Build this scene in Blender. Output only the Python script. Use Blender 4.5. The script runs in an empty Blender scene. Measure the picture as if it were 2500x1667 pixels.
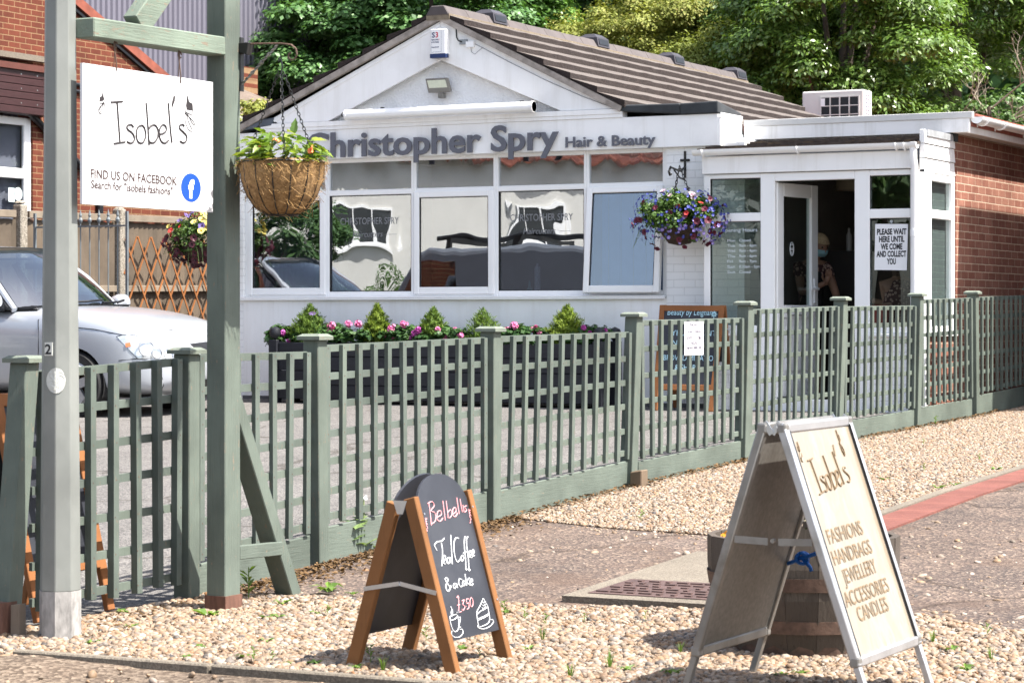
import bpy, bmesh, math, random
import numpy as np
from mathutils import Vector, Matrix

# ------------------------------------------------------------ camera, sky, sun, exposure
SC = bpy.context.scene
COL = SC.collection
FPX, HOR, YAW, CAMZ = 5903.0, 771.0, math.radians(27.7), 1.30
cam_d = bpy.data.cameras.new('camera'); cam = bpy.data.objects.new('camera', cam_d); COL.objects.link(cam)
cam.location = (0, 0, CAMZ); cam.rotation_euler = (math.radians(90), 0, YAW)
cam_d.sensor_width = 36.0; cam_d.lens = FPX / 2500 * 36
cam_d.shift_y = -(833.5 - HOR) / 2500
cam_d.clip_start = 0.1; cam_d.clip_end = 1500
cam_d.dof.use_dof = True; cam_d.dof.focus_distance = 15.0; cam_d.dof.aperture_fstop = 11
SC.camera = cam

SUN_EL, SUN_PHI = math.radians(57.5), math.radians(7.0)     # sun high over the +X side, a touch behind the shop front
sdir = Vector((math.cos(SUN_EL) * math.cos(SUN_PHI), math.cos(SUN_EL) * math.sin(SUN_PHI), math.sin(SUN_EL)))
W = bpy.data.worlds.new('World'); SC.world = W; W.use_nodes = True
wn = W.node_tree.nodes; wl = W.node_tree.links
sky = wn.new('ShaderNodeTexSky'); sky.sky_type = 'NISHITA'; sky.sun_disc = False
sky.sun_elevation = SUN_EL; sky.sun_rotation = math.pi / 2 - SUN_PHI
sky.air_density = 1.0; sky.dust_density = 2.4; sky.ozone_density = .6
bg = wn.get('Background')
bw = wn.new('ShaderNodeRGBToBW'); wl.new(sky.outputs[0], bw.inputs[0])        # thin bright cloud: part of the blue turned to white light
cl_ = wn.new('ShaderNodeVectorMath'); cl_.operation = 'SCALE'; cl_.inputs[0].default_value = (1.0, .985, .96); wl.new(bw.outputs[0], cl_.inputs['Scale'])
cm_ = wn.new('ShaderNodeMix'); cm_.data_type = 'RGBA'; cm_.inputs[0].default_value = .33; wl.new(sky.outputs[0], cm_.inputs[6]); wl.new(cl_.outputs[0], cm_.inputs[7])
wl.new(cm_.outputs[2], bg.inputs[0]); bg.inputs[1].default_value = 0.13
sun_d = bpy.data.lights.new('sun', 'SUN'); sun_d.energy = 4.8; sun_d.angle = math.radians(0.55); sun_d.color = (1, 0.95, 0.87)
sun = bpy.data.objects.new('sun', sun_d); COL.objects.link(sun)
sun.rotation_euler = (-sdir).to_track_quat('-Z', 'Y').to_euler(); sun.location = (10, 0, 30)
SC.view_settings.view_transform = 'Standard'; SC.view_settings.look = 'None'
SC.view_settings.exposure = 1.58; SC.view_settings.gamma = 1.0
SC.render.engine = 'CYCLES'
SC.cycles.max_bounces = 8; SC.cycles.transparent_max_bounces = 24; SC.cycles.glossy_bounces = 4
SC.cycles.use_denoising = True
SC.cycles.sample_clamp_indirect = 6

# ------------------------------------------------------------ measuring: a pixel of the photo on a known plane -> metres
_f = np.array([-math.sin(YAW), math.cos(YAW), 0]); _r = np.array([math.cos(YAW), math.sin(YAW), 0])
def ray(px, py): return _f + (px - 1250) / FPX * _r + np.array([0, 0, (HOR - py) / FPX])
def qX(px, py, c): r = ray(px, py); p = r * (c / r[0]); return (p[0], p[1], p[2] + CAMZ)
def qY(px, py, c): r = ray(px, py); p = r * (c / r[1]); return (p[0], p[1], p[2] + CAMZ)
def qD(px, py, d): p = ray(px, py) * d; return (p[0], p[1], p[2] + CAMZ)
GY = [-200, -40, 6.5, 9.2, 10.26, 12.1, 14.06, 16, 21.4, 22, 40, 60, 100, 300]
GZ = [-.3, -.25, -.03, -.005, .06, .137, .225, .285, .39, .41, .9, 1.5, 3, 3]
def g(y): return float(np.interp(y, GY, GZ))

# ------------------------------------------------------------ object helpers
ORG = {}
def tag(o, label=None, cat=None, group=None, kind=None):
    if label: o['label'] = label
    if cat: o['category'] = cat
    if group: o['group'] = group
    if kind: o['kind'] = kind
    return o
def thing(name, label, cat, loc, group=None):
    o = bpy.data.objects.new(name, None); COL.objects.link(o); o.location = loc; o.empty_display_size = .1
    ORG[o.name] = tuple(loc)
    return tag(o, label, cat, group)
def copy_tree(o, dx, dy, dz, label=None):
    c = o.copy(); COL.objects.link(c)
    c.location = (o.location[0] + dx, o.location[1] + dy, o.location[2] + dz)
    if label: c['label'] = label
    for ch in list(o.children):
        k = ch.copy(); COL.objects.link(k); k.parent = c
        for s in list(ch.children):
            m = s.copy(); COL.objects.link(m); m.parent = k
    return c
def link_mesh(name, me, mats, parent=None, loc=(0, 0, 0)):
    o = bpy.data.objects.new(name, me); COL.objects.link(o)
    for m in (mats if isinstance(mats, (list, tuple)) else [mats]):
        if m is not None: me.materials.append(m)
    if parent is not None:
        o.parent = parent; ORG[o.name] = ORG[parent.name]
    else:
        o.location = loc; ORG[o.name] = tuple(loc)
    return o
class MB:
    "collects shapes in world metres and links them as one mesh object"
    def __init__(s): s.v = []; s.f = []; s.mi = []; s.cur = 0
    def add(s, vs, fs):
        n = len(s.v); s.v += [tuple(map(float, p)) for p in vs]
        s.f += [tuple(n + i for i in f) for f in fs]; s.mi += [s.cur] * len(fs); return s
    def box(s, x0, x1, y0, y1, z0, z1):
        if x0 > x1: x0, x1 = x1, x0
        if y0 > y1: y0, y1 = y1, y0
        if z0 > z1: z0, z1 = z1, z0
        return s.add([(x0,y0,z0),(x1,y0,z0),(x1,y1,z0),(x0,y1,z0),(x0,y0,z1),(x1,y0,z1),(x1,y1,z1),(x0,y1,z1)],
              [(0,3,2,1),(4,5,6,7),(0,1,5,4),(1,2,6,5),(2,3,7,6),(3,0,4,7)])
    def hexa(s, p): # 8 points: bottom ring then top ring
        return s.add(p, [(0,3,2,1),(4,5,6,7),(0,1,5,4),(1,2,6,5),(2,3,7,6),(3,0,4,7)])
    def bar(s, p, q, w, h, up=(0, 0, 1)):
        p = Vector(p); q = Vector(q); d = (q - p).normalized(); u = Vector(up)
        a = d.cross(u)
        if a.length < 1e-4: a = d.cross(Vector((0, 1, 0)))
        a.normalize(); b = a.cross(d).normalized()
        a = a * w / 2; b = b * h / 2
        return s.hexa([p - a - b, p + a - b, p + a + b, p - a + b, q - a - b, q + a - b, q + a + b, q - a + b])
    def tube(s, pts, r, n=8, closed=False, cap=True):
        pts = [Vector(p) for p in pts]; m = len(pts); rs = r if isinstance(r, (list, tuple)) else [r] * m
        vs = []; ref = None
        for i in range(m):
            if closed: t = pts[(i + 1) % m] - pts[i - 1]
            else: t = pts[min(i + 1, m - 1)] - pts[max(i - 1, 0)]
            if t.length < 1e-9: t = Vector((0, 0, 1))
            t.normalize()
            if ref is None or abs(ref.dot(t)) > .95:
                ref = Vector((0, 0, 1)) if abs(t.z) < .9 else Vector((1, 0, 0))
            a = t.cross(ref).normalized(); b = a.cross(t).normalized(); ref = b
            for k in range(n):
                an = 2 * math.pi * k / n; vs.append(pts[i] + (a * math.cos(an) + b * math.sin(an)) * rs[i])
        fs = []
        for i in range(m if closed else m - 1):
            j = (i + 1) % m
            for k in range(n): fs.append((i*n+k, i*n+(k+1)%n, j*n+(k+1)%n, j*n+k))
        if cap and not closed: fs += [tuple(range(n))[::-1], tuple((m-1)*n + k for k in range(n))]
        return s.add(vs, fs)
    def lathe(s, prof, c, n=24, axis='z', capb=True, capt=True):
        vs = []
        for r, z in prof:
            for k in range(n):
                a = 2 * math.pi * k / n; x, y = r * math.cos(a), r * math.sin(a)
                vs.append({'z': (c[0]+x, c[1]+y, c[2]+z), 'x': (c[0]+z, c[1]+x, c[2]+y), 'y': (c[0]+x, c[1]+z, c[2]-y)}[axis])
        m = len(prof)
        fs = [(i*n+k, i*n+(k+1)%n, (i+1)*n+(k+1)%n, (i+1)*n+k) for i in range(m-1) for k in range(n)]
        if capb: fs.append(tuple(range(n))[::-1])
        if capt: fs.append(tuple((m-1)*n+k for k in range(n)))
        return s.add(vs, fs)
    def prism(s, poly, ax, a0, a1): # poly: (u,v); ax 'x': u=y,v=z ; 'y': u=x,v=z ; 'z': u=x,v=y
        mk = {'x': lambda u, v, a: (a, u, v), 'y': lambda u, v, a: (u, a, v), 'z': lambda u, v, a: (u, v, a)}[ax]
        n = len(poly)
        vs = [mk(u, v, a0) for u, v in poly] + [mk(u, v, a1) for u, v in poly]
        fs = [tuple(range(n)), tuple(range(2*n-1, n-1, -1))] + [(i, n+i, n+(i+1)%n, (i+1)%n) for i in range(n)]
        return s.add(vs, fs)
    def build(s, name, mats, parent=None, loc=None, smooth=False, bevel=0, seg=1):
        o = ORG[parent.name] if parent is not None else (loc or (0, 0, 0))
        me = bpy.data.meshes.new(name)
        me.from_pydata([(x-o[0], y-o[1], z-o[2]) for x, y, z in s.v], [], s.f); me.validate()
        bm = bmesh.new(); bm.from_mesh(me); bmesh.ops.recalc_face_normals(bm, faces=bm.faces); bm.to_mesh(me); bm.free()
        if any(s.mi) and len(me.polygons) == len(s.mi): me.polygons.foreach_set('material_index', s.mi)
        if smooth:
            me.polygons.foreach_set('use_smooth', [True] * len(me.polygons))
            if smooth != 'all':
                try: me.set_sharp_from_angle(angle=math.radians(40))
                except Exception: pass
        ob = link_mesh(name, me, mats, parent, o)
        if bevel:
            m = ob.modifiers.new('edge', 'BEVEL'); m.width = bevel; m.segments = seg; m.limit_method = 'ANGLE'; m.angle_limit = math.radians(35)
        return ob
def np_mesh(name, V, Fq, mats, parent=None, loc=(0, 0, 0), smooth=False):
    "quads from numpy arrays, V in world metres"
    o = ORG[parent.name] if parent is not None else loc
    V = np.asarray(V, dtype=np.float32) - np.array(o, dtype=np.float32); Fq = np.asarray(Fq, dtype=np.int32)
    me = bpy.data.meshes.new(name); me.vertices.add(len(V)); me.vertices.foreach_set('co', V.ravel())
    k = Fq.shape[1]; me.loops.add(Fq.size); me.loops.foreach_set('vertex_index', Fq.ravel())
    me.polygons.add(len(Fq)); me.polygons.foreach_set('loop_start', np.arange(0, Fq.size, k, dtype=np.int32))
    me.polygons.foreach_set('loop_total', np.full(len(Fq), k, dtype=np.int32))
    if smooth: me.polygons.foreach_set('use_smooth', np.ones(len(Fq), dtype=bool))
    me.update(calc_edges=True); me.validate()
    return link_mesh(name, me, mats, parent, o)
def text_mb(body, size, bold=0.0, sx=1.0, shear=0.0, align='LEFT', spacing=1.0):
    "text as flat triangles: list of verts (x,y) and faces"
    cu = bpy.data.curves.new('t', 'FONT'); cu.body = body; cu.size = size; cu.offset = bold; cu.shear = shear
    cu.align_x = align; cu.space_character = spacing; cu.resolution_u = 3; cu.fill_mode = 'FRONT'
    ob = bpy.data.objects.new('t', cu); COL.objects.link(ob)
    dg = bpy.context.evaluated_depsgraph_get(); me = bpy.data.meshes.new_from_object(ob.evaluated_get(dg))
    vs = [(v.co.x * sx, v.co.y) for v in me.vertices]; fs = [tuple(p.vertices) for p in me.polygons]
    bpy.data.objects.remove(ob); bpy.data.curves.remove(cu); bpy.data.meshes.remove(me)
    return vs, fs
def put_text(mb, body, size, M, depth=0.0, fit=None, **kw):
    "M maps (x,y,z) of the lettering to world; depth>0 gives solid letters; fit = total width wanted"
    vs, fs = text_mb(body, size, **kw)
    if not vs: return
    if fit:
        x0 = min(v[0] for v in vs); x1 = max(v[0] for v in vs); k = fit / (x1 - x0)
        vs = [((x - x0) * k, y) for x, y in vs]
    if depth <= 0:
        mb.add([M @ Vector((x, y, 0)) for x, y in vs], fs); return
    n = len(vs); ed = {}
    for f in fs:
        for a, b in zip(f, f[1:] + f[:1]): ed[(a, b)] = ed.get((a, b), 0) + 1
    side = [(a, b, b + n, a + n) for (a, b) in ed if (b, a) not in ed]
    mb.add([M @ Vector((x, y, 0)) for x, y in vs] + [M @ Vector((x, y, depth)) for x, y in vs],
           [tuple(reversed(f)) for f in fs] + [tuple(i + n for i in f) for f in fs] + side)
def frame_y(x, y, z): # facing -Y, text runs +X
    return Matrix(((1, 0, 0, x), (0, 0, -1, y), (0, 1, 0, z), (0, 0, 0, 1)))
def frame_x(x, y, z): # facing +X, text runs +Y
    return Matrix(((0, 0, 1, x), (1, 0, 0, y), (0, 1, 0, z), (0, 0, 0, 1)))
def arc(cx, cy, rx, ry, a0, a1, n=10):
    return [(cx + rx * math.cos(math.radians(a0 + (a1 - a0) * i / n)), cy + ry * math.sin(math.radians(a0 + (a1 - a0) * i / n))) for i in range(n + 1)]
def strokes(mb, lines, M, w, n=5):
    for l in lines:
        mb.tube([M @ Vector((x, y, 0)) for x, y in l], w / 2, n)

# ------------------------------------------------------------ materials
def nmat(name):
    m = bpy.data.materials.new(name); m.use_nodes = True; nt = m.node_tree
    return m, nt, nt.nodes, nt.links, nt.nodes.get('Principled BSDF')
def pos_vec(N, L, scale=(1, 1, 1), obj=False):
    if obj: s = N.new('ShaderNodeTexCoord').outputs['Object']
    else: s = N.new('ShaderNodeNewGeometry').outputs['Position']
    mp = N.new('ShaderNodeMapping'); mp.inputs['Scale'].default_value = scale; L.new(s, mp.inputs[0]); return mp.outputs[0]
def noise(N, L, vec, scale, detail=3, rough=.55):
    t = N.new('ShaderNodeTexNoise'); t.inputs['Scale'].default_value = scale; t.inputs['Detail'].default_value = detail
    t.inputs['Roughness'].default_value = rough
    if vec is not None: L.new(vec, t.inputs['Vector'])
    return t.outputs['Fac']
def ramp(N, L, fac, stops):
    r = N.new('ShaderNodeValToRGB'); e = r.color_ramp.elements
    while len(e) > 1: e.remove(e[-1])
    e[0].position = stops[0][0]; e[0].color = (*stops[0][1], 1)
    for p, c in stops[1:]:
        k = e.new(p); k.color = (*c, 1)
    L.new(fac, r.inputs[0]); return r.outputs[0]
def mix(N, L, fac, a, b, mode='MIX'):
    m = N.new('ShaderNodeMix'); m.data_type = 'RGBA'; m.blend_type = mode
    for sock, v in ((m.inputs[0], fac), (m.inputs[6], a), (m.inputs[7], b)):
        if isinstance(v, (int, float)): sock.default_value = v
        elif isinstance(v, tuple): sock.default_value = (*v, 1)
        else: L.new(v, sock)
    return m.outputs[2]
def bumpn(N, L, h, strength, dist, P):
    b = N.new('ShaderNodeBump'); b.inputs['Strength'].default_value = strength; b.inputs['Distance'].default_value = dist
    L.new(h, b.inputs['Height']); L.new(b.outputs[0], P.inputs['Normal']); return b
def sc(c, k): return tuple(max(0, min(1, x * k)) for x in c)
def plain(name, col, rough=.6, var=.12, vs=6, stretch=(1, 1, 1), bump=.0, bs=60, bd=.004, metal=0, spec=.4, dirt=None, ds=2.0, coat=0, streak=None):
    m, nt, N, L, P = nmat(name); v = pos_vec(N, L, stretch)
    n1 = noise(N, L, v, vs, 4)
    c = ramp(N, L, n1, [(.3, sc(col, 1 - var)), (.7, sc(col, 1 + var))])
    if dirt:
        d = ramp(N, L, noise(N, L, v, ds, 5, .65), [(.52, (0, 0, 0)), (.75, (1, 1, 1))])
        c = mix(N, L, d, c, dirt)
    if streak:
        c = mix(N, L, ramp(N, L, noise(N, L, pos_vec(N, L, (1, 1, .07)), 7, 5, .7), [(.5, (0, 0, 0)), (.72, (.75, .75, .75))]), c, streak)
    L.new(c, P.inputs['Base Color']); P.inputs['Roughness'].default_value = rough; P.inputs['Metallic'].default_value = metal
    P.inputs['Specular IOR Level'].default_value = spec; P.inputs['Coat Weight'].default_value = coat
    if bump: bumpn(N, L, noise(N, L, v, bs, 4), bump, bd, P)
    return m
def painted_wood(name, col, axis='z', wear=(.16, .13, .10), amount=.61, bumpk=.7):
    m, nt, N, L, P = nmat(name)
    st = {'z': (14, 14, .9), 'y': (14, .9, 14), 'x': (.9, 14, 14)}[axis]
    v = pos_vec(N, L, st); gr = noise(N, L, v, 6, 6, .7)
    v2 = pos_vec(N, L, (1, 1, 1)); big = noise(N, L, v2, 3.2, 4)
    c = ramp(N, L, big, [(.3, sc(col, .76)), (.7, sc(col, 1.2))])
    c = mix(N, L, ramp(N, L, gr, [(.25, (.78, .78, .78)), (.6, (1.05, 1.05, 1.05))]), c, c, 'MIX')
    fine = ramp(N, L, gr, [(.2, (.62, .62, .6)), (.42, (1, 1, 1))]); c = mix(N, L, 1.0, c, fine, 'MULTIPLY')
    chip = ramp(N, L, noise(N, L, pos_vec(N, L, {'z': (9, 9, 2), 'y': (9, 2, 9), 'x': (2, 9, 9)}[axis]), 7, 6, .75), [(amount, (0, 0, 0)), (amount + .05, (1, 1, 1))])
    c = mix(N, L, chip, c, wear)
    isl = N.new('ShaderNodeNewGeometry').outputs['Random Per Island']; c = mix(N, L, 1.0, c, ramp(N, L, isl, [(0, (.84, .85, .84)), (.5, (1, 1, 1)), (1, (1.12, 1.11, 1.07))]), 'MULTIPLY')
    L.new(c, P.inputs['Base Color']); P.inputs['Roughness'].default_value = .72; P.inputs['Specular IOR Level'].default_value = .25
    bumpn(N, L, gr, bumpk, .004, P)
    return m
def brick(name, normal='x', c1=(.33, .10, .055), c2=(.42, .16, .09), mort=(.42, .36, .28), painted=None, bl=.225, bh=.075, mw=.010, bump=.6):
    m, nt, N, L, P = nmat(name)
    sx = N.new('ShaderNodeSeparateXYZ'); L.new(N.new('ShaderNodeNewGeometry').outputs['Position'], sx.inputs[0])
    cx = N.new('ShaderNodeCombineXYZ'); L.new(sx.outputs[1 if normal == 'x' else 0], cx.inputs[0]); L.new(sx.outputs[2], cx.inputs[1])
    nz = N.new('ShaderNodeTexNoise'); nz.inputs['Scale'].default_value = 9; L.new(cx.outputs[0], nz.inputs['Vector'])
    ad = N.new('ShaderNodeVectorMath'); ad.operation = 'MULTIPLY_ADD'; L.new(nz.outputs['Color'], ad.inputs[0]); ad.inputs[1].default_value = (.006, .006, 0); L.new(cx.outputs[0], ad.inputs[2])
    t = N.new('ShaderNodeTexBrick'); L.new(ad.outputs[0], t.inputs['Vector']); t.inputs['Scale'].default_value = 1
    t.inputs['Brick Width'].default_value = bl; t.inputs['Row Height'].default_value = bh; t.inputs['Mortar Size'].default_value = mw / 2
    t.inputs['Mortar Smooth'].default_value = .25; t.inputs['Color1'].default_value = (*c1, 1); t.inputs['Color2'].default_value = (*c2, 1); t.inputs['Mortar'].default_value = (*mort, 1)
    t.offset = .5
    v = pos_vec(N, L); c = t.outputs['Color']
    c = mix(N, L, 1.0, c, ramp(N, L, noise(N, L, v, 3, 5, .7), [(.25, (.70, .68, .66)), (.7, (1.15, 1.15, 1.15))]), 'MULTIPLY')
    c = mix(N, L, 1.0, c, ramp(N, L, noise(N, L, v, 70, 3, .7), [(.3, (.8, .8, .8)), (.7, (1.12, 1.12, 1.12))]), 'MULTIPLY')
    if painted: c = mix(N, L, t.outputs['Fac'], painted, sc(painted, .86))
    L.new(c, P.inputs['Base Color']); P.inputs['Roughness'].default_value = .5 if painted else .85; P.inputs['Specular IOR Level'].default_value = .3
    inv = N.new('ShaderNodeMath'); inv.operation = 'MULTIPLY_ADD'; inv.inputs[1].default_value = -1; L.new(t.outputs['Fac'], inv.inputs[0]); 
    L.new(noise(N, L, v, 90, 3), inv.inputs[2])
    bumpn(N, L, inv.outputs[0], bump, .006, P)
    return m
def glass(name, f0=.2, tint=(.85, .88, .9), rough=0.0, wob=0.0):
    m, nt, N, L, P = nmat(name); N.remove(P)
    out = N.get('Material Output'); tr = N.new('ShaderNodeBsdfTransparent'); tr.inputs[0].default_value = (*tint, 1)
    gl = N.new('ShaderNodeBsdfGlossy'); gl.inputs['Roughness'].default_value = rough; gl.inputs['Color'].default_value = (.95, .97, 1, 1)
    lw = N.new('ShaderNodeLayerWeight'); lw.inputs[0].default_value = .5
    mr = N.new('ShaderNodeMapRange'); mr.inputs['To Min'].default_value = f0; mr.inputs['To Max'].default_value = 1; pw = N.new('ShaderNodeMath'); pw.operation = 'POWER'; pw.inputs[1].default_value = 5; L.new(lw.outputs['Facing'], pw.inputs[0]); L.new(pw.outputs[0], mr.inputs[0])
    if wob:
        b = N.new('ShaderNodeBump'); b.inputs['Strength'].default_value = wob; b.inputs['Distance'].default_value = .02
        L.new(noise(N, L, pos_vec(N, L, (1.6, 1, 1.0)), 1.7, 1), b.inputs['Height']); L.new(b.outputs[0], gl.inputs['Normal'])
    mx = N.new('ShaderNodeMixShader'); L.new(mr.outputs[0], mx.inputs[0]); L.new(tr.outputs[0], mx.inputs[1]); L.new(gl.outputs[0], mx.inputs[2])
    L.new(mx.outputs[0], out.inputs[0]); return m
def leafmat(name, cols, rough=.5, trans=.3, spec=.4):
    "each leaf its own shade: colours run over a random value per leaf"
    m, nt, N, L, P = nmat(name); out = N.get('Material Output')
    rnd = N.new('ShaderNodeNewGeometry').outputs['Random Per Island']
    k = len(cols); c = ramp(N, L, rnd, [(i / max(1, k - 1), col) for i, col in enumerate(cols)])
    L.new(c, P.inputs['Base Color']); P.inputs['Roughness'].default_value = rough; P.inputs['Specular IOR Level'].default_value = spec
    t = N.new('ShaderNodeBsdfTranslucent'); L.new(mix(N, L, 1.0, c, (1.0, 1.0, .45), 'MULTIPLY'), t.inputs[0])
    mx = N.new('ShaderNodeMixShader'); mx.inputs[0].default_value = trans
    L.new(P.outputs[0], mx.inputs[1]); L.new(t.outputs[0], mx.inputs[2]); L.new(mx.outputs[0], out.inputs[0])
    return m
def emis(name, col, s):
    m, nt, N, L, P = nmat(name); P.inputs['Emission Color'].default_value = (*col, 1); P.inputs['Emission Strength'].default_value = s
    P.inputs['Base Color'].default_value = (*col, 1); return m

GRN = (.094, .114, .099)
MT = dict(
    green=painted_wood('sage_green_paint', GRN, 'z'), green_y=painted_wood('sage_green_paint_along', GRN, 'y', amount=.62),
    green_pale=painted_wood('sage_green_cap_paint', (.15, .172, .143), 'y', amount=.6),
    green_beam=painted_wood('sage_green_cracked_paint', (.145, .18, .148), 'y', amount=.58, bumpk=.9),
    sleeve=plain('bare_brown_timber', (.115, .055, .038), .8, .3, 8, (6, 6, 1), bump=.3),
    upvc=plain('white_upvc', (.86, .86, .855), .28, .02, 3, spec=.5),
    white=plain('white_paint', (.80, .80, .80), .5, .03, 2, bump=.06, bs=30, dirt=(.55, .55, .54), ds=1.3, streak=(.56, .55, .52)),
    trim=plain('white_painted_board', (.88, .875, .865), .42, .03, 2.5, bump=.04, bs=40, dirt=(.78, .77, .755), ds=1.6, streak=(.74, .725, .695)),
    render=plain('white_masonry_paint', (.88, .88, .875), .75, .035, 1.5, bump=.18, bs=50, bd=.006, dirt=(.80, .79, .775), ds=1.1, streak=(.78, .765, .74)),
    dash=plain('white_pebbledash', (.87, .87, .865), .8, .05, 6, bump=.9, bs=42, bd=.02),
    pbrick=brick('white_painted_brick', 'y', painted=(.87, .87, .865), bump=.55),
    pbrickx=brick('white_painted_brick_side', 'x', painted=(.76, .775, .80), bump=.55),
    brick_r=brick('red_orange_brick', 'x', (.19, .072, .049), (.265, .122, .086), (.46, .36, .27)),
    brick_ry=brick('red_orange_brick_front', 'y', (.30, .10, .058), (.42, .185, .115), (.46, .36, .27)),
    brick_l=brick('deep_red_brick', 'x', (.095, .022, .011), (.135, .034, .017), (.24, .15, .08), mw=.012),
    brick_ly=brick('deep_red_brick_front', 'y', (.095, .022, .011), (.135, .034, .017), (.24, .15, .08), mw=.012),
    letter=plain('slate_grey_lettering', (.115, .12, .145), .45, .04),
    felt=plain('dark_roofing_felt', (.035, .04, .045), .75, .3, 5, bump=.3, bs=120, bd=.003),
    lead=plain('grey_lead_flashing', (.10, .12, .15), .35, .25, 5, bump=.3, bs=8, bd=.01, metal=.3),
    redfelt=plain('red_mineral_felt', (.30, .10, .075), .85, .15, 9, bump=.25, bs=150, bd=.002),
    black=plain('black_paint', (.012, .013, .016), .4, .2), blackiron=plain('black_iron', (.015, .015, .015), .4, .2),
    rust=plain('rusted_iron', (.09, .055, .04), .7, .35, 30, bump=.3, bs=90),
    galv=plain('galvanised_steel', (.19, .20, .188), .5, .14, 5, (1, 1, .6), metal=.25, bump=.05, bs=14, dirt=(.24, .25, .235), ds=3.5),
    steel=plain('bright_steel', (.55, .56, .58), .3, .1, 20, metal=.9),
    alu=plain('silver_aluminium', (.47, .475, .49), .38, .10, 8, metal=.7, dirt=(.33, .325, .31), ds=6),
    alu_dirty=plain('weathered_aluminium', (.26, .25, .235), .45, .2, 5, metal=.6, dirt=(.15, .135, .115), ds=4),
    rubber=plain('black_rubber', (.012, .012, .013), .8, .2),
    paper=plain('white_paper', (.80, .80, .81), .6, .02),
    glass=glass('window_glass', .29, (.62, .64, .67), wob=.09), glass_dark=glass('porch_glass', .07, (.75, .8, .78), wob=.06),
    car_glass=glass('tinted_car_glass', .30, (.32, .42, .45)),
    sky_glass=glass('tilted_sash_glass', .17, (.7, .78, .86)),
    house_glass=glass('house_door_glass', .05, (.8, .82, .84)),
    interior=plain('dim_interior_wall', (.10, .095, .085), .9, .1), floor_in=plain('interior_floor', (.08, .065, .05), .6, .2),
)
# ------------------------------------------------------------ the ground
def ground_mat():
    return plain('pale_car_park_tarmac', (.165, .155, .148), .9, .10, 1.2, bump=.5, bs=130, bd=.006)
def speckle(name, cols, scale, rough=.9, bump=.5, big=.12, tint=None, patches=None):
    m, nt, N, L, P = nmat(name); v = pos_vec(N, L)
    vo = N.new('ShaderNodeTexVoronoi'); vo.inputs['Scale'].default_value = scale; L.new(v, vo.inputs['Vector'])
    sep = N.new('ShaderNodeSeparateColor'); L.new(vo.outputs['Color'], sep.inputs[0])
    k = len(cols); c = ramp(N, L, sep.outputs[0], [((i + .0) / k, col) for i, col in enumerate(cols)])
    N[-1].color_ramp.interpolation = 'CONSTANT'
    c = mix(N, L, 1.0, c, ramp(N, L, noise(N, L, v, 1.1, 5, .65), [(.3, (1 - big,) * 3), (.7, (1 + big,) * 3)]), 'MULTIPLY')
    if tint:
        d = ramp(N, L, noise(N, L, v, 1.7, 6, .7), [(.5, (0, 0, 0)), (.68, (.8, .8, .8))]); c = mix(N, L, d, c, tint)
    if patches:
        c = mix(N, L, ramp(N, L, noise(N, L, v, .55, 4, .6), [(.46, (0, 0, 0)), (.5, (.55, .55, .55)), (.62, (.55, .55, .55)), (.66, (0, 0, 0))]), c, mix(N, L, 1.0, c, patches, 'MULTIPLY'))
        st_ = ramp(N, L, noise(N, L, v, 2.6, 2, .5), [(.68, (0, 0, 0)), (.76, (.6, .6, .6))]); c = mix(N, L, st_, c, mix(N, L, 1.0, c, (.5, .49, .5), 'MULTIPLY'))
        ce = N.new('ShaderNodeTexVoronoi'); ce.feature = 'DISTANCE_TO_EDGE'; ce.inputs['Scale'].default_value = .42
        wv = N.new('ShaderNodeTexNoise'); wv.inputs['Scale'].default_value = 2.5; L.new(v, wv.inputs['Vector']); wa = N.new('ShaderNodeVectorMath'); wa.operation = 'MULTIPLY_ADD'; wa.inputs[1].default_value = (.5, .5, 0); L.new(wv.outputs['Color'], wa.inputs[0]); L.new(v, wa.inputs[2]); L.new(wa.outputs[0], ce.inputs['Vector'])
        c = mix(N, L, ramp(N, L, ce.outputs['Distance'], [(.0, (.75, .75, .75)), (.006, (.6, .6, .6)), (.011, (0, 0, 0))]), c, mix(N, L, 1.0, c, (.45, .42, .38), 'MULTIPLY'))
    L.new(c, P.inputs['Base Color']); P.inputs['Roughness'].default_value = rough; P.inputs['Specular IOR Level'].default_value = .25
    bumpn(N, L, vo.outputs['Distance'], bump, .01, P)
    return m
MT['tarmac'] = speckle('car_park_tarmac', [(.072, .069, .067), (.105, .10, .096), (.145, .137, .13), (.19, .178, .168)], 110, big=.14, patches=(.86, .86, .87))
MT['path'] = speckle('pinkish_worn_tarmac', [(.055, .042, .038), (.088, .066, .057), (.11, .082, .069), (.18, .137, .108), (.062, .05, .045), (.095, .073, .062)], 75, big=.2, tint=(.085, .058, .045), patches=(1.18, 1.15, 1.1))
MT['dirt'] = speckle('dry_gritty_earth', [(.085, .062, .046), (.125, .094, .07), (.165, .128, .096), (.065, .047, .034)], 60, big=.25)
MT['gravelbase'] = speckle('gravel_bedding', [(.08, .052, .035), (.15, .105, .07), (.20, .15, .10), (.05, .035, .025)], 45, big=.2)
MT['concrete'] = speckle('weathered_concrete', [(.12, .104, .085), (.155, .134, .106), (.185, .16, .128), (.135, .115, .092)], 140, big=.15, bump=.2)
MT['redbrickpave'] = brick('red_paving_brick', 'x', (.155, .056, .045), (.20, .076, .059), (.085, .052, .044), bl=.075, bh=4.0, mw=.006, bump=.3)

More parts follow.
